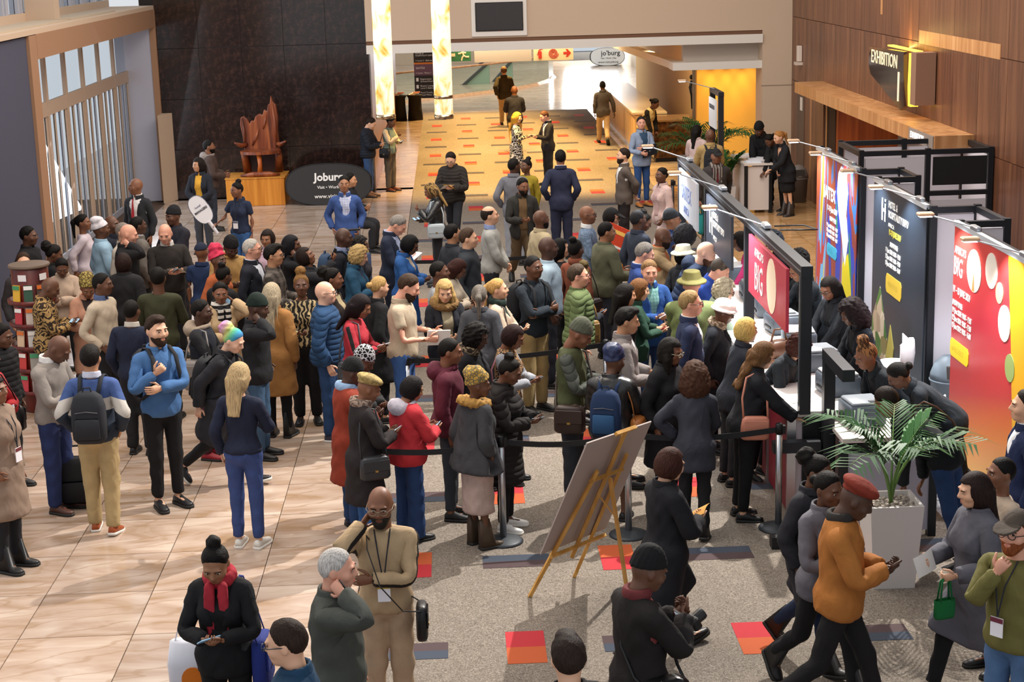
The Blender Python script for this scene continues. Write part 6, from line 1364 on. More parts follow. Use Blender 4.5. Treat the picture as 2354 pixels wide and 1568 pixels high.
# ---- illuminated EXHIBITION 1 sign
xs_ = empty('exhibition_sign', (6.95, 26.5, 3.1), 0, 'dark pointed EXHIBITION 1 sign glowing on the wood wall', 'sign')
pts = [(1.15, .36), (-.95, .40), (-1.0, -.1), (-1.05, -.42), (-.85, -.50), (1.05, -.08), (1.2, .08)]
MB().prism(pts, 0, -.03, .03).build('plate', mat('34272c', .08, .3, spec=.8), xs_)
MB().prism([(-1.0, .38), (-1.3, .38), (-1.15, -.42), (-.95, -.42)], 0, .04, .16).build('light_box', mat('ffc23a', .5, emit=2.5), xs_); MB().bb((-.02, -1.62, -.36), (.28, -1.34, .42)).build('side_fin', mat('8a6a58', .5), xs_)
MB().bb((.10, -1.2, .40), (.20, .5, .42)).build('light_strip', mat('ffc23a', .5, emit=4), xs_)
text('EXHIBITION', .30, xs_, frame((-.035, 1.02, .12), (0, -1, 0), (0, 0, 1)), mat('f4e2b8', .5, emit=.6), sx=1.0); text('1', .62, xs_, frame((-.035, -.55, -.36), (0, -1, 0), (0, 0, 1)), mat('f4e2b8', .5, emit=.6), bold=.02)
lamp('sign_glow', 'AREA', (7.12, 26.4, 3.55), 12, (1, .7, .2), .12, aim=(7.25, 26.4, 3.9), sy=1.6)
# ---- registration booth: counter, truss, hanging signs, lamps
rc = empty('registration_counter', (3.35, 18.3, 0), 0, 'long white-topped registration counter facing the queue', 'counter')
CYL, CYH = -3.75, 4.2
MB().bb((-.42, CYL, .98), (.42, CYH, 1.03)).build('worktop', mat('efeae8', .35), rc)
for i in range(8):
    y = CYL+.03+i*.985; MB().bb((-.37, y, .06), (-.33, y+.95, .97)).build('front_panel', mat('7a1c2a', .5), rc); MB().bb((-.39, y-.03, 0), (-.31, y, .98)).build('panel_post', M_ALU, rc)
MB().bb((-.37, CYL+.02, .05), (.38, CYL+.06, .97)).build('end_panel', mat('cbbcc0', .5), rc); MB().bb((-.25, CYL-.02, 0), (-.08, CYL+.04, .98)).build('end_post', M_BLK, rc)
def lampbar(o, p, q, k):
    MB().tube([p, q], .008, 6).build('lamp_arm', M_ALU, o); d = Vector(q)-Vector(p)
    MB().box((q[0], q[1], q[2]), (.16, .10, .035), bev=.01).build('lamp_head', mat('c9a98a', .4), o); MB().box((q[0], q[1], q[2]-.022), (.12, .08, .012)).build('lamp_lens', mat('eaf4ff', .4, emit=6), o)
TXX = 3.1
tr = empty('truss_frame', (TXX, 0, 0), 0, 'dark metal truss frame carrying signs above the registration counter', 'frame')
for y, z0 in ((14.5, 1.03), (17.35, 1.03), (20.15, 1.03), (22.55, 0.0)): MB().bb((-.05, y-.05, z0), (.05, y+.05, 2.36)).build('upright', M_TR, tr); 
for y in (14.5, 17.35, 20.15, 22.55): MB().bb((-.055, y-.008, 1.1), (-.051, y+.008, 2.3)).build('groove', mat('9aa2ac', .3, .8), tr)
MB().bb((-.053, 14.44, 2.30), (.053, 22.62, 2.40)).build('top_beam', M_TR, tr); MB().bb((-.058, 14.46, 2.345), (-.05, 22.6, 2.355)).build('beam_groove', mat('9aa2ac', .3, .8), tr)
for y in (16.6, 19.3, 22.0):
    lampbar(tr, (0, y, 2.42), (-.50, y+.25, 2.58), 0); MB().box((.02, y-.1, 2.43), (.07, .22, .05), bev=.01).build('lamp_driver', M_ALU, tr)
    lamp('sign_spot', 'SPOT', (TXX-.50, y+.25, 2.54), 150, (.92, .97, 1.0), .05, aim=(TXX+.4, y-.1, 1.0), angle=120, blend=.6)
MB().tube([(.1, 16.2, 2.43), (.25, 16.0, 2.46), (.45, 16.1, 2.44), (.4, 16.5, 2.42), (.1, 16.5, 2.42)], .008, 5).build('cable_loop', M_BLK, tr, True)
def hang(y0, y1, label, m):
    o = empty('hanging_sign', (TXX-.07, (y0+y1)/2, 1.98), 0, label, 'sign'); MB().box((0, 0, 0), (.03, abs(y1-y0), .60)).build('board', m, o); return o
s1 = hang(22.2, 20.6, 'white hanging sign with bright glare over the counter, farthest of three', mat('d8deea', .25)); text('SAITEX', .28, s1, frame((-.017, .55, -.05), (0, -1, 0), (0, 0, 1)), mat('7a8ac0', .5)); text('AFRICA', .14, s1, frame((-.017, .35, -.22), (0, -1, 0), (0, 0, 1)), mat('7a8ac0', .5))
s2 = hang(19.8, 18.0, 'dark hanging sign with white H logo over the counter', mat('3a3f4a', .4))
def hlogo(o, x, y, z, s, m, par):
    b = MB()
    for y0, y1, z0, z1 in ((0, .22, 0, 1), (.22, .5, .42, .56), (.5, .72, 0, .80), (.5, .72, .9, 1)): b.bb((x-.003, y-y0*s, z+z0*s), (x, y-y1*s, z+z1*s))
    b.build('logo', m, par)
hlogo(None, -.017, .62, -.12, .34, MW, s2); text('HOTEL &\nHOSPITALITY EXPO', .105, s2, frame((-.018, .34, .10), (0, -1, 0), (0, 0, 1)), MW, bold=.02, sx=.85); text('AFRICA', .08, s2, frame((-.018, .34, -.16), (0, -1, 0), (0, 0, 1)), MW)
s3 = hang(16.9, 14.95, 'red hanging sign lettered BIG over the near counter', mat('b8384c', .4)); text("AFRICA'S", .12, s3, frame((-.018, .62, .14), (0, -1, 0), (0, 0, 1)), MW); text('BIG', .40, s3, frame((-.018, .62, -.20), (0, -1, 0), (0, 0, 1)), MW, sx=.75)
MB().prism([(-.28+.24*math.cos(a), .0+.27*math.sin(a)) for a in np.linspace(0, 2*math.pi, 20, endpoint=False)], 0, -.02, -.016).build('logo', mat('f4dcc0', .5), s3)
# end gate of dark profile tubes
gt = empty('profile_gate', (3.3, 14.4, 0), 0, 'black profile-tube frame at the counter end', 'frame')
MB().bb((-.05, -.05, 0), (.05, .05, 1.63)).build('upright', M_TR, gt); MB().bb((-.053, -.75, 1.54), (.053, .053, 1.645)).build('top_arm', M_TR, gt); MB().bb((-.50, -.05, .70), (-.07, .06, .80)).build('side_arm', M_TR, gt); MB().bb((-.62, -.62, 0), (-.25, -.5, .11)).build('floor_foot', M_BLK, gt)
# right desk section
rdk = empty('side_desk', (3.75, 14.25, 0), 0, 'low grey-panelled desk at the near end of the booth', 'desk')
MB().bb((-.42, -.30, .90), (.45, .30, .94)).build('worktop', mat('cfc3be', .35), rdk); MB().bb((-.36, -.27, .06), (.38, -.23, .88)).build('front_panel', mat('a6a4b2', .5), rdk)
for x in (-.40, .40): MB().bb((x-.035, -.29, 0), (x+.035, -.21, .9)).bb((x-.035, .21, 0), (x+.035, .29, .9)).build('desk_post', M_BLK, rdk)
MB().bb((-.38, -.28, .80), (.38, -.22, .88)).build('rail', M_BLK, rdk)
# printers along the counter
PL = ['beside the near end post', 'second from the near end post', 'third from the near end post', 'under the red hanging sign', 'behind the middle post', 'under the dark hanging sign', 'near the far end of counter', 'on the low side desk']
for k, (x, y) in enumerate(((3.56, 15.15), (3.58, 16.1), (3.56, 16.95), (3.55, 17.75), (3.57, 18.6), (3.56, 19.5), (3.57, 20.6), (3.62, 14.45))):
    z = 1.03 if k < 7 else .94
    o = empty('badge_printer', (x, y, z), random.uniform(-.15, .15), 'grey badge printer on the registration counter, '+PL[k] if k < 7 else 'pale lidded printer '+PL[k], 'printer', 'badge printers')
    MB().box((0, 0, .10), (.34, .36, .20), bev=.02).build('housing', mat('5a6470', .45), o, True); MB().box((0, 0, .21), (.30, .32, .03), bev=.012).build('lid', mat('c9ccd0' if k % 2 == 0 else '8a929b', .4), o, True)
    MB().box((-.175, 0, .07), (.012, .20, .02)).build('slot', mat('16181c', .5), o); MB().box((.06, -.12, .228), (.08, .05, .006)).build('keypad', mat('30353c', .5), o)
for k, (x, y, r, lab) in enumerate(((3.12, 15.0, .3, 'white form on counter beside the near post'), (3.15, 15.9, -.2, 'white form on counter in front of wavy-haired woman'), (3.1, 17.0, .1, 'white form on counter by blonde bob'), (3.12, 18.2, .4, 'white form on counter below red sign'), (3.1, 19.3, -.3, 'white form on counter below dark sign'), (3.2, 20.2, .2, 'white form near the bald man in navy puffer'))):
    o = MB().box((0, 0, 0), (.21, .29, .004)).build('form_sheet', mat('f2eeec', .7), None, loc=(x, y, 1.034), rz=r); tag(o, lab, 'paper', 'forms on the counter')
o = empty('tan_handbag', (3.28, 16.6, 1.03), .4, 'brown leather handbag lying on the white counter', 'bag'); MB().lathe([(.10, 0), (.15, .04), (.16, .12), (.10, .18)], 14, sx=1.1, sy=.6).build('bag_body', mat('5a3826', .4), o, True); MB().tube([(-.1, 0, .16), (-.06, 0, .30), (.06, 0, .30), (.1, 0, .16)], .012, 6).build('handle', mat('6a4630', .4), o, True)
# ---- booth back wall: niches, frames, three tall banners
bx = empty('booth_back_wall', (5.0, 0, 0), 0, 'white panelled booth wall with black frames behind the counter', 'booth wall')
ZT = 2.45
_fj = [0]
def frm(par, p, q, t=.032, m=None):
    _fj[0] += 1; j = .0015*(_fj[0] % 5); p, q = Vector(p), Vector(q); d = [abs(c) for c in (q-p)]; MB().box((p+q)/2, [max(c-j, t*2+j) for c in d]).build('frame_bar', m or M_TR, par)
def panel(par, p, q, m=None): MB().bb(p, q).build('wall_panel', m or M_PANEL, par)
for y0, y1 in ((20.35, 22.75), (17.3, 19.6), (13.9, 16.35)):
    panel(bx, (.03, y0+.05, .05), (.06, y1-.05, ZT-.05))
    for y in (y0, y1): frm(bx, (.05, y, 0), (.05, y, ZT))
    frm(bx, (.05, y0, ZT-.05), (.05, y1, ZT-.05))
for y0, y1 in ((19.6, 20.35), (16.35, 17.3)):
    panel(bx, (.50, y0, .05), (.54, y1, ZT-.05)); frm(bx, (.52, y0, ZT-.05), (.52, y1, ZT-.05))
    for y in (y0, y1): frm(bx, (.05, y, ZT-.05), (.52, y, ZT-.05)); frm(bx, (.52, y, 0), (.52, y, ZT)); panel(bx, (.08, y-.015, .05), (.48, y+.015, ZT-.1))
cb = empty('booth_store', (6.3, 22.7, 0), 0, 'black-framed store cubicle behind the booth, beside the wood wall', 'booth')
for x in (-.85, .05, .9):
    for y in (-.6, .6): frm(cb, (x, y, 0), (x, y, ZT))
for y in (-.6, .6):
    frm(cb, (-.85, y, ZT-.05), (.9, y, ZT-.05))
for x in (-.85, .9): frm(cb, (x, -.6, ZT-.05), (x, .6, ZT-.05))
panel(cb, (-.80, -.62, .05), (0, -.59, ZT-.12)); panel(cb, (.1, -.62, .05), (.85, -.59, 1.75)); panel(cb, (.12, -.62, 1.95), (.85, -.6, ZT-.12), mat('17181b', .6)); frm(cb, (.05, -.6, 1.84), (.9, -.6, 1.84)); panel(cb, (-.80, .59, .05), (.85, .62, ZT-.12)); panel(cb, (.88, -.55, .05), (.92, .55, ZT-.12))
def banner(y0, y1, name, label, m):
    o = empty('tall_banner', (5.0, (y0+y1)/2, 0), 0, label, 'banner', 'tall show banners on the booth wall'); w = abs(y1-y0)
    MB().bb((-.012, -w/2, .08), (.0, w/2, ZT-.03)).build('printed_sheet', m, o); MB().bb((-.03, -w/2, ZT-.05), (.02, w/2, ZT-.0)).build('top_rail', mat('cfd6dc', .3, .5), o)
    for t in (.3, -.3):
        lampbar(o, (-.0, w*t-.1, ZT+.02), (-.40, w*t+.18, ZT+.12), 0); MB().box((0, w*t-.15, ZT+.02), (.06, .2, .05), bev=.01).build('lamp_driver', M_ALU, o)
        lamp('banner_spot', 'SPOT', (4.6, (y0+y1)/2+w*t+.18, ZT+.08), 150, (.88, .95, 1.0), .04, aim=(5.0, (y0+y1)/2+w*t, 1.3), angle=115, blend=.5)
    return o, w
def bt(o, body, size, ylt, z, m, sx=.8, bold=0.0): text(body, size, o, frame((-.016, ylt, z), (0, -1, 0), (0, 0, 1)), m, sx=sx, bold=bold)
def saitex(nt, new, lk, b):
    tc = new('TexCoord'); mp = new('Mapping'); mp.inputs['Rotation'].default_value = (.35, 0, 0); mp.inputs['Scale'].default_value = (1, 1.2, .25); lk(tc.outputs['Object'], mp.inputs['Vector'])
    n = new('TexNoise'); n.inputs['Scale'].default_value = 1.6; n.inputs['Detail'].default_value = 1; n.inputs['Distortion'].default_value = 1.0; lk(mp.outputs[0], n.inputs['Vector'])
    rp = new('ValToRGB'); ramp(rp, [(0, '2a8a4a'), (.34, '1f3fae'), (.42, '8a3a3a'), (.50, '9a4a30'), (.54, '3a7ac0'), (.58, 'b03a3a'), (.63, '62a8d8'), (.68, 'd8b81e'), (.76, 'd8682a')], 'CONSTANT'); lk(n.outputs['Fac'], rp.inputs[0]); lk(rp.outputs[0], b.inputs['Base Color'])
o, w = banner(20.40, 22.70, '', 'multicoloured abstract SAITEX show banner, farthest on the booth wall', node_mat('saitex', saitex, .3))
bt(o, 'SAITEX', .23, .70, 1.83, MW, .95, .03); bt(o, '11-13 June 2024', .10, .48, 1.68, MW, .9, .02); bt(o, 'SHOWTIMES:', .08, .31, 1.56, MW, .8, .02)
for i, t in enumerate(('11 June 2024: 10:00 - 17:00', '12 June 2024: 10:00 - 17:00', '13 June 2024: 10:00 - 16:00')): bt(o, t, .068, .49, 1.46-.07*i, MW, .85, .02)
MB().prism([(.41, 1.08), (.45, 1.12), (.45, 1.20), (.41, 1.24), (-.08, 1.24), (-.12, 1.20), (-.12, 1.12), (-.08, 1.08)], 0, -.018, -.012).build('pill', mat('3aa0c0', .5), o); bt(o, '#SAITEX', .09, .38, 1.13, MW, .8, .02)
MB().prism([(-.15, 2.25), (-.30, 2.36), (-.55, 2.30), (-.70, 2.05), (-.62, 1.75), (-.75, 1.45), (-.60, 1.1), (-.40, 1.45), (-.20, 1.75), (-.10, 2.0)], 0, -.018, -.012).build('pale_figure_print', mat('e6ecf2', .4), o); MB().prism([(-.45, 1.1), (-.75, 1.3), (-.95, .8), (-.80, .2), (-.40, .3)], 0, -.016, -.012).build('yellow_print', mat('d8c81e', .4), o)
M_HH = mat('26303c', .3)
o, w = banner(17.34, 19.56, '', 'charcoal Hotel and Hospitality Expo banner on booth wall', M_HH)
hlogo(None, -.016, .72, 2.00, .26, MW, o); bt(o, 'HOTEL &\nHOSPITALITY EXPO', .115, .42, 2.19, MW, .84, .015); bt(o, 'AFRICA', .065, .42, 1.97, MW, 1.2); bt(o, '11-13 JUNE 2024', .095, .38, 1.88, mat('d8c850', .5), .75, .02); bt(o, 'SHOWTIMES:', .078, .32, 1.75, MW, .75, .02)
for i, t in enumerate(('11 June 2024: 10:00 - 17:00', '12 June 2024: 10:00 - 17:00', '13 June 2024: 10:00 - 16:00')): bt(o, t, .075, .51, 1.665-.078*i, MW, .78, .02)
MB().prism([(.42, 1.20), (.46, 1.25), (.46, 1.37), (.42, 1.42), (-.17, 1.42), (-.21, 1.37), (-.21, 1.25), (-.17, 1.20)], 0, -.018, -.012).build('pill', mat('c9a838', .5), o); bt(o, '#HHEAFRICA', .09, .36, 1.28, MW, .8, .02)
MB().prism([(1.06, .35), (1.06, .75), (.72, 1.20), (.35, .62), (.40, .35)], 0, -.016, -.012).build('bar_photo', node_mat('barphoto', lambda nt, new, lk, b: (lambda v, rp, tc: (ramp(rp, [(0, '20301f'), (.3, '3a7a34'), (.5, '8a6a4a'), (.7, 'd8c8b0'), (1, '5a3a24')]), lk(tc.outputs['Object'], v.inputs['Vector']), lk(v.outputs['Color'], rp.inputs[0]), lk(rp.outputs[0], b.inputs['Base Color'])))(new('TexVoronoi'), new('ValToRGB'), new('TexCoord')), .4), o)
for i in range(4): MB().prism([(1.0-.16*i, .14), (1.0-.16*i, .30), (.90-.16*i, .30), (.92-.16*i, .14)], 0, -.02, -.012).build('chair_picture', mat('d0743a', .5), o)
MB().prism([(.42, .35), (.22, .85), (.05, .60), (.15, .10), (.30, .10)], 0, -.018, -.012).build('wedge_picture', mat('a89a4a', .5), o)
def bigr(nt, new, lk, b):
    tc = new('TexCoord'); sp = new('SeparateXYZ'); lk(tc.outputs['Object'], sp.inputs[0]); n = new('TexNoise'); n.inputs['Scale'].default_value = .8; lk(tc.outputs['Object'], n.inputs['Vector'])
    t = mth(new, lk, 'ADD', mth(new, lk, 'MULTIPLY', sp.outputs[2], .42), mth(new, lk, 'MULTIPLY', sp.outputs[1], .10)); rp = new('ValToRGB'); ramp(rp, [(.05, 'e0a018'), (.22, 'd8781c'), (.40, 'b83a38'), (.7, 'b4303c'), (1, 'c04038')]); lk(t, rp.inputs[0]); lk(rp.outputs[0], b.inputs['Base Color'])
o, w = banner(13.95, 16.33, '', "red and orange Africa's BIG banner, nearest on the booth wall", node_mat('bigr', bigr, .3))
bt(o, "AFRICA'S", .11, 1.15, 2.13, MW, .85); bt(o, 'BIG', .27, 1.17, 1.91, MW, .72); MB().prism([(.52+.22*math.cos(a), 2.06+.21*math.sin(a)) for a in np.linspace(0, 2*math.pi, 22, endpoint=False)], 0, -.018, -.012).build('logo', mat('f2e6cc', .5), o); MB().prism([(.56, 1.86), (.52, 2.05), (.48, 1.86)], 0, -.02, -.018).build('logo_cut', mat('c07a3c', .5), o)
bt(o, '11 \u2013 13 JUNE 2024', .095, 1.17, 1.73, MW, .75, .02); bt(o, 'SHOWTIMES:', .075, 1.17, 1.60, MW, .75, .02)
for i, t in enumerate(('11 June 2024: 10:00 - 17:00', '12 June 2024: 10:00 - 17:00', '13 June 2024: 10:00 - 16:00')): bt(o, t, .075, 1.17, 1.52-.078*i, MW, .75, .02)
MB().prism([(1.16, 1.07), (1.20, 1.11), (1.20, 1.21), (1.16, 1.25), (.64, 1.25), (.60, 1.21), (.60, 1.11), (.64, 1.07)], 0, -.018, -.012).build('pill', mat('e8c81e', .5), o); bt(o, '#AFRICASBIG7', .075, 1.14, 1.13, mat('26201c', .5), .8, .02)
MB().prism([(-.45, 2.41), (-1.19, 2.41), (-1.19, .08), (-.88, .08), (-.74, .9), (-.62, 1.6)], 0, -.016, -.012).build('yellow_sweep', mat('dba21c', .4), o)
for k, (yy, zz, r_) in enumerate(((.0, 2.16, .17), (-.42, 1.75, .17), (-.25, 2.0, .10), (-.62, 1.38, .13))): MB().prism([(yy+r_*math.cos(a), zz+r_*math.sin(a)) for a in np.linspace(0, 2*math.pi, 18, endpoint=False)], 0, -.020, -.012).build('food_photo', mat(('d8d0c4', 'd8ccb8', 'b8a884', '8a9a58')[k], .5), o)
# ---- bar stools, bins
def stool(loc, rz, label):
    o = empty('bar_stool', loc, rz, label, 'stool', 'white bar stools'); m = mat('eceaec', .35); lg = mat('a8aab0', .4, .4)
    MB().lathe([(.05, 0), (.19, .01), (.20, .03), (.17, .05), (.0, .045)], 20, (0, 0, .76)).build('seat', m, o, True)
    b = MB(); n = 9; vs = []
    for i in range(n):
        a = math.radians(-70+140*i/(n-1)); 
        for z, r in ((.80, .20), (.92, .215), (1.06, .205), (1.06, .185), (.92, .195), (.80, .18)): vs.append((r*math.sin(a), r*math.cos(a), z+.05*math.sin(3*a)*(z > 1)))
    fs = [(i*6+j, i*6+(j+1) % 6, (i+1)*6+(j+1) % 6, (i+1)*6+j) for i in range(n-1) for j in range(6)]+[tuple(range(6)), tuple(range((n-1)*6+5, (n-1)*6-1, -1))]
    b.add(vs, fs); b.build('backrest', m, o, True)
    for sx in (-1, 1):
        for sy in (-1, 1): MB().tube([(sx*.13, sy*.13, .77), (sx*.21, sy*.21, 0)], .018, 6).build('leg', lg, o)
    for z, r in ((.28, .185), (.45, .165)): MB().tube([(r, r, z), (r, -r, z), (-r, -r, z), (-r, r, z), (r, r, z)], .012, 6).build('footrest', lg, o)
stool((4.42, 14.95, 0), 2.2, 'white bar stool with curved back by the red banner'); stool((4.62, 17.1, 0), -1.9, 'white bar stool in front of the charcoal banner')
def binn(loc, label, r=.22, h=.5, m='5a524c'):
    o = empty('dome_bin', loc, 0, label, 'bin'); mm = mat(m, .45)
    MB().lathe([(r*.82, 0), (r*.97, h-.03), (r*1.04, h-.02), (r*1.04, h)], 22).build('body', mm, o, True); MB().lathe([(r*1.02, h), (r*.98, h+.06), (r*.8, h+.17), (r*.45, h+.24), (.02, h+.26)], 22).build('lid', mm, o, True); MB().box((0, -r*.85, h+.11), (r*.9, .05, .13)).build('flap', mat('433d39', .5), o)
binn((6.98, 33.5, 0), 'dark grey dome-lidded bin beside the service door', .20, .50, '7a726c'); binn((5.22, 17.05, 0), 'grey dome-lidded bin in the niche left of red banner', .22, .62, '6e7a86')
# ---- information desk far right with its palm, tall sign
idk = empty('information_desk', (5.93, 32.6, 0), 0, 'white-fronted information desk with black edges near the pillar', 'desk')
MB().bb((-.28, -.4, .94), (.28, 1.2, .98)).build('worktop', mat('d8cfc8', .4), idk)
for p, q in (((-.22, -.36, .06), (.22, -.33, .92)), ((-.26, -.3, .06), (-.23, 1.1, .92))): MB().bb(p, q).build('front_panel', mat('d6ccc8', .5), idk)
for x, y in ((-.24, -.36), (.24, -.36), (.24, 1.16), (-.24, 1.16)): MB().bb((x-.03, y-.04, 0), (x+.03, y+.04, .94)).build('desk_post', M_BLK, idk)
for k, (x, y, c, lab) in enumerate(((5.85, 32.4, 'e0e4ec', 'bluish-white papers on the information desk corner'), (5.86, 33.5, 'e8e4e0', 'white papers on the information desk beside palm'), (5.98, 32.9, 'dcdce4', 'white brochures on the information desk by the writing woman'))):
    o = MB().box((0, 0, .01), (.30, .24, .02)).box((.05, .04, .025), (.26, .20, .012), .3).build('paper_pile', mat(c, .8), None, loc=(x, y, .98)); tag(o, lab, 'papers')
ts = empty('tall_sign', (5.05, 31.6, 0), 0, 'tall black post frame with white notice beside the far palm', 'sign')
for y in (-.25, .75): MB().bb((-.05, y-.05, 0), (.05, y+.05, 2.45)).build('upright', M_TR, ts)
MB().bb((-.053, -.31, 2.38), (.053, .81, 2.46)).build('top_beam', M_TR, ts); MB().bb((-.08, -.15, 1.75), (-.055, .7, 2.30)).build('notice', mat('cfd2d6', .5), ts); text('REGISTRATION', .12, ts, frame((-.084, .62, 2.1), (0, -1, 0), (0, 0, 1)), mat('4a4e58', .5), sx=.75); lampbar(ts, (0, .5, 2.46), (-.6, .7, 2.62), 0)
lamp('notice_spot', 'SPOT', (4.45, 32.3, 2.6), 40, (1, 1, 1), .05, aim=(5.0, 31.8, 1.8), angle=100)
# ---- palms in planters
M_LEAF = mat('2a5228', .5, spec=.25); M_LEAF2 = mat('386a32', .5, spec=.25); M_STEM = mat('5a7a3a', .5)
def palm(loc, label, potw, poth, nfr, L, seed, potc='cfc9c6', leaflets=15, fat=.016):
    rr = random.Random(seed); o = empty('potted_palm', loc, 0, label, 'plant', None); a, t = potw*.5, potw*.39
    b = MB(); b.add([(-t, -t, 0), (t, -t, 0), (t, t, 0), (-t, t, 0), (-a, -a, poth), (a, -a, poth), (a, a, poth), (-a, a, poth), (-a*.88, -a*.88, poth), (a*.88, -a*.88, poth), (a*.88, a*.88, poth), (-a*.88, a*.88, poth), (-a*.86, -a*.86, poth-.06), (a*.86, -a*.86, poth-.06), (a*.86, a*.86, poth-.06), (-a*.86, a*.86, poth-.06)],
        [(3, 2, 1, 0), (0, 1, 5, 4), (1, 2, 6, 5), (2, 3, 7, 6), (3, 0, 4, 7), (4, 5, 9, 8), (5, 6, 10, 9), (6, 7, 11, 10), (7, 4, 8, 11), (8, 9, 13, 12), (9, 10, 14, 13), (10, 11, 15, 14), (11, 8, 12, 15), (12, 13, 14, 15)]); b.build('planter', mat(potc, .45), o)
    if leaflets > 12:
        pe = MB()
        for _ in range(150):
            x, y = rr.uniform(-a*.8, a*.8), rr.uniform(-a*.8, a*.8); r = rr.uniform(.012, .024); pe.lathe([(r*.5, -r*.4), (r, 0), (r*.5, r*.5)], 6, (x, y, poth-.045+rr.uniform(0, .015)), sx=rr.uniform(.8, 1.4))
        pp = pe.build('pebbles', mat('a59a8e', .8, bump=.2), o, True); pp['kind'] = 'stuff'
    for i in range(nfr):
        ang = 2*math.pi*i/nfr+rr.uniform(-.25, .25); lean = rr.uniform(.25, 1.0); dr = Vector((math.cos(ang), math.sin(ang), 0)); ll = L*rr.uniform(.8, 1.1)
        pts = []; n = 8
        for k in range(n):
            s = k/(n-1); pts.append(Vector((0, 0, poth-.05))+dr*(ll*(.10*s+lean*.75*s*s))+Vector((0, 0, ll*(.95*s-.42*lean*s*s*s*1.2))))
        f = empty('frond', (0, 0, 0)); f.parent = o
        MB().tube(pts, [.012-.009*k/(n-1) for k in range(n)], 5).build('stalk', M_STEM, f, True)
        lv = MB()
        for q in range(leaflets):
            s = .42+.58*q/(leaflets-1); k = s*(n-1); i0 = min(int(k), n-2); p = pts[i0].lerp(pts[i0+1], k-i0); tg = (pts[i0+1]-pts[i0]).normalized(); sd = tg.cross(Vector((0, 0, 1))).normalized()
            for sg in (-1, 1):
                le = ll*.46*(1-abs(s-.62)*1.3)*rr.uniform(.85, 1.1); d = (sd*sg*.8+tg*.75+Vector((0, 0, .12))).normalized(); w = fat; up = Vector((0, 0, 1)); e = d.cross(up).normalized()*w
                m1 = p+d*le*.5+Vector((0, 0, .02*le)); m2 = p+d*le+Vector((0, 0, -.30*le)); h = up*.004
                lv.add([p-e*.3, p+e*.3, m1+e+h, m1-e+h, m2], [(0, 1, 2, 3), (3, 2, 4)])
        lv.build('leaflets', M_LEAF if rr.random() < .6 else M_LEAF2, f)
    return o
palm((3.50, 12.95, 0), 'large fan-frond palm in tall white planter near the booth', .44, .72, 9, 1.0, 3, leaflets=15, fat=.013)
palm((5.42, 32.9, 0), 'small palm in pale planter beside the information desk', .32, .46, 10, .9, 5, leaflets=13, fat=.02)
palm((5.35, 35.2, 0), 'wide dark palm in front of the yellow wall', .4, .45, 14, 1.5, 8, '6a5a4a', leaflets=14, fat=.018)
# ---- queue barriers
SB = [(-.78, 14.12), (.33, 14.25), (1.47, 14.30), (2.84, 14.32), (-.58, 17.37), (1.60, 17.8), (-.95, 23.2), (2.1, 23.6), (3.98, 30.2)]
SL = ['behind the bald man in beige tracksuit', 'in front of the long black puffer coat', 'right behind the easel board', 'in front of the counter end with pink handbag', 'beside the big man in khaki shirt', 'between olive gilet and blue headwrap', 'beside the shiny leather jacket', 'behind the cream trench coat', 'dark and empty near the pink suit']
for (x, y), lb in zip(SB, SL):
    o = empty('queue_post', (x, y, 0), 0, 'silver queue barrier post '+lb, 'barrier post', 'queue barrier posts'); dk = y > 29
    MB().lathe([(.0, 0), (.18, 0), (.18, .012), (.15, .025), (.04, .05), (.03, .05), (.03, .05)], 26).build('foot', mat('33383e', .5, .3), o, True)
    MB().lathe([(.031, .04), (.031, .95)], 16).build('tube', M_ALU if not dk else M_TR, o, True); MB().lathe([(.034, .90), (.034, .99), (.02, 1.0)], 16).build('head', M_BLK, o, True); MB().box((.04, 0, .94), (.03, .05, .075)).build('belt_clip', M_BLK, o)
for i, j, lb in ((0, 1, 'black barrier belt across the red jacket'), (1, 2, 'black barrier belt behind the easel'), (2, 3, 'black barrier belt across the charcoal coat'), (4, 5, 'black barrier belt in the middle of the queue'), (6, 7, 'black barrier belt at the back of the queue')):
    (x0, y0), (x1, y1) = SB[i], SB[j]; n = 10; vs = []; d = Vector((x1-x0, y1-y0, 0)); nn = Vector((-d.y, d.x, 0)).normalized()*.002
    for k in range(n+1):
        t = k/n; p = Vector((x0+(x1-x0)*t, y0+(y1-y0)*t, .94-.05*math.sin(math.pi*t)))
        for s in (-1, 1):
            for z in (-.026, .026): vs.append(p+nn*s+Vector((0, 0, z)))
    fs = []
    for k in range(n): q = k*4; fs += [(q, q+4, q+5, q+1), (q+2, q+3, q+7, q+6), (q+1, q+5, q+7, q+3), (q, q+2, q+6, q+4)]
    o = MB().add(vs, fs).build('barrier_belt', mat('15161a', .7)); tag(o, lb, 'barrier belt', 'queue barrier belts')
# ---- easel and board
BL, TL, TR_, BR = [Vector(p) for p in ((.59, 12.69, .45), (.95, 12.27, 1.5), (1.51, 12.80, 1.5), (1.17, 13.25, .45))]
nb = (BR-BL).cross(TL-BL).normalized(); 
bd = MB().add([p+nb*s for s in (-.012, .0) for p in (BL, BR, TR_, TL)], [(0, 1, 2, 3), (7, 6, 5, 4), (0, 1, 5, 4), (1, 2, 6, 5), (2, 3, 7, 6), (3, 0, 4, 7)]).build('display_board', mat('a89a94', .7)); tag(bd, 'blank grey-backed display board leaning on the easel', 'board')
el = empty('easel', (0.9, 13.05, 0), 0, 'light wooden easel seen from behind holding blank board', 'easel'); E0 = Vector((.9, 13.05, 0)); M_PINE = wood('pine', 'b07c34', 'c8954a', 'dcae66', .5)
if nb.y > 0: nb = -nb
off = nb*.04
def bar(p, q, r, nm): MB().tube([Vector(p)-E0, Vector(q)-E0], r, 4).build(nm, M_PINE, el)
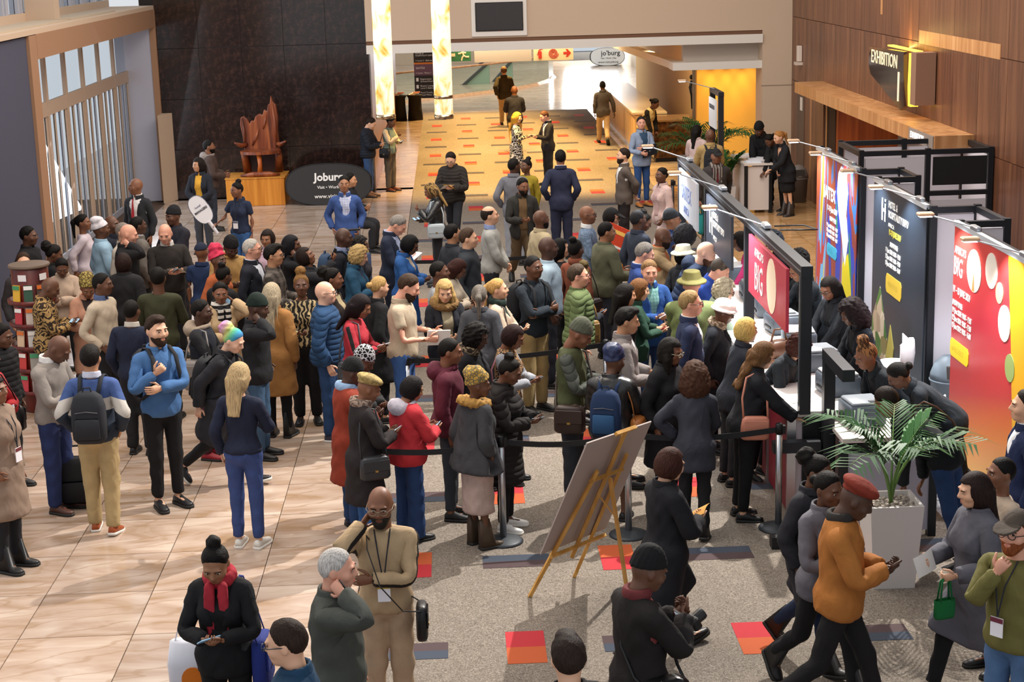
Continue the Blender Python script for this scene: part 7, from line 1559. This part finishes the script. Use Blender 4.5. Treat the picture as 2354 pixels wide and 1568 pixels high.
top = (TL+TR_)/2+off+(TL-BL).normalized()*.05; bm = (BL+BR)/2+off; hinge = bm.lerp(top, .62)
fL, fM, fR = Vector((.50, 12.92, 0)), Vector((.90, 13.32, 0)), Vector((1.32, 13.09, 0))
bar(fL, bm.lerp(top, .70)+(BL-BR).normalized()*.16, .02, 'front_leg'); bar(fM, bm.lerp(top, .76)+(BR-BL).normalized()*.16, .02, 'front_leg'); bar(hinge+off, fR, .018, 'rear_leg'); bar(bm-(TL-BL)*.12, top, .022, 'mast')
bar(hinge+(BL-BR).normalized()*.2, hinge+(BR-BL).normalized()*.2, .018, 'cross_bar'); bar(BL.lerp(BR, .12)+off-(TL-BL)*.02, BL.lerp(BR, .95)+off-(TL-BL)*.02, .02, 'tray'); bar(top+(BL-BR).normalized()*.12, top+(BR-BL).normalized()*.12, .02, 'clamp'); bar(bm.lerp(top, .45), hinge.lerp(fR, .35), .007, 'stay')
# ---- case under the seated man
_m = SEATED['Mw']; o = empty('equipment_case', (_m[0, 3]-.10*0, _m[1, 3], 0), math.radians(75), 'black case under the man sitting against the oval banner', 'case')
MB().box((0, .10, .20), (.44, .34, .40), bev=.02).build('case_body', M_BLK, o); MB().tube([(-.08, -.08, .30), (0, -.11, .30), (.08, -.08, .30)], .012, 6).build('handle', M_BLK, o)
# ---- luggage on the floor
o = empty('wheeled_backpack', (-3.80, 15.72, 0), .1, 'black wheeled backpack standing on the marble by khaki trousers', 'luggage')
MB().box((0, 0, .27), (.34, .22, .46), bev=.05).build('bag_body', cloth('1f1f22'), o, True); MB().box((0, -.12, .18), (.28, .06, .22), bev=.03).build('front_pocket', cloth('1a1a1d'), o, True); MB().tube([(-.10, .05, .50), (-.10, .06, .60), (.10, .06, .60), (.10, .05, .50)], .012, 6).build('handle', M_BLK, o)
for s in (-1, 1): MB().tube([(s*.15-.02, .06, .035), (s*.15+.02, .06, .035)], .035, 10).build('wheel', mat('2c2c2e', .6), o)
o = empty('suitcase', (-1.55, 25.3, 0), .2, 'navy hard suitcase with raised handle beside teal coat', 'luggage')
MB().box((0, 0, .40), (.44, .26, .68), bev=.04).build('shell', mat('2c3c5c', .5), o, True)
for s in (-1, 1): MB().tube([(s*.09, .1, .72), (s*.09, .1, 1.06)], .012, 6).build('handle_tube', M_ALU, o); MB().tube([(s*.17, 0, .035), (s*.17, .03, .035)], .035, 10).build('wheel', mat('202022', .6), o)
MB().tube([(-.1, .1, 1.06), (.1, .1, 1.06)], .018, 6).build('grip', M_BLK, o)
# ---- things in hands with their own shapes
HM = c22['Mw'] @ c22['hands']['R'][0]; p = Vector((HM @ np.array([.07, 0, .02, 1]))[:3])
o = empty('sign_paddle', p, .25, 'white oval paddle sign lettered MANAGERS held by hostess', 'sign'); tl = Matrix.Rotation(-.55, 4, 'Y')
b = MB().prism(oval(0, .33, .145, .24, 28), 1, -.006, .006).build('paddle_face', mat('e4e6ee', .5), o); b.matrix_local = tl; b = MB().tube([(x, 0, z) for x, z in oval(0, .33, .145, .24, 28)+oval(0, .33, .145, .24, 28)[:1]], .008, 5).build('rim', mat('5a5f70', .5), o, True); b.matrix_local = tl
b = MB().tube([(0, 0, -.14), (0, 0, .10)], [.025, .03], 8).build('handle', mat('dcdce4', .5), o); b.matrix_local = tl; text('MANAGERS', .055, o, tl @ frame((-.115, -.009, .30), (1, 0, 0), (0, 0, 1)), mat('1b1d26', .6), sx=.8, bold=.02); text('hotel', .05, o, tl @ frame((-.06, -.009, .38), (1, 0, 0), (0, 0, 1)), mat('6a7088', .6))
HM = c67['Mw'] @ c67['hands']['R'][0]; p = Vector((HM @ np.array([.08, 0, .02, 1]))[:3])
o = empty('red_poster', p+Vector((.05, 0, .12)), -.5, 'orange-red printed poster held by bald man in blue-grey sweater', 'poster'); tl = Matrix.Rotation(.35, 4, 'Y')
b = MB().box((0, 0, 0), (.42, .006, .62)).build('sheet', mat('c8401f', .6), o); b.matrix_local = tl
for z, h, c in ((.22, .05, 'f0c060'), (-.2, .10, 'e89a30'), (.02, .03, 'e8e0d8')): b = MB().box((0, -.005, z), (.34, .004, h)).build('print_band', mat(c, .6), o); b.matrix_local = tl
# ---- carrier bag of the woman with the red scarf
p = G(445, 1500, .75); o = empty('carrier_bag', (p[0], p[1], .42), 0, 'white plastic carrier bag with orange disc beside red scarf', 'bag')
b = MB(); b.lathe([(.13, 0), (.17, .05), (.18, .25), (.15, .42)], 16, sx=1, sy=.5).build('bag_body', mat('d9dae4', .35), o, True)
MB().prism([(.075*math.cos(a), .18+.085*math.sin(a)) for a in np.linspace(0, 2*math.pi, 18, endpoint=False)], 1, -.098, -.092).build('orange_disc', mat('e07818', .5), o)
for s in (-1, 1): MB().tube([(s*.12, 0, .40), (s*.06, 0, .60), (s*.02, 0, .72)], .012, 6, flat=.4).build('handle', mat('e4e4ec', .4), o, True)
flush_texts()
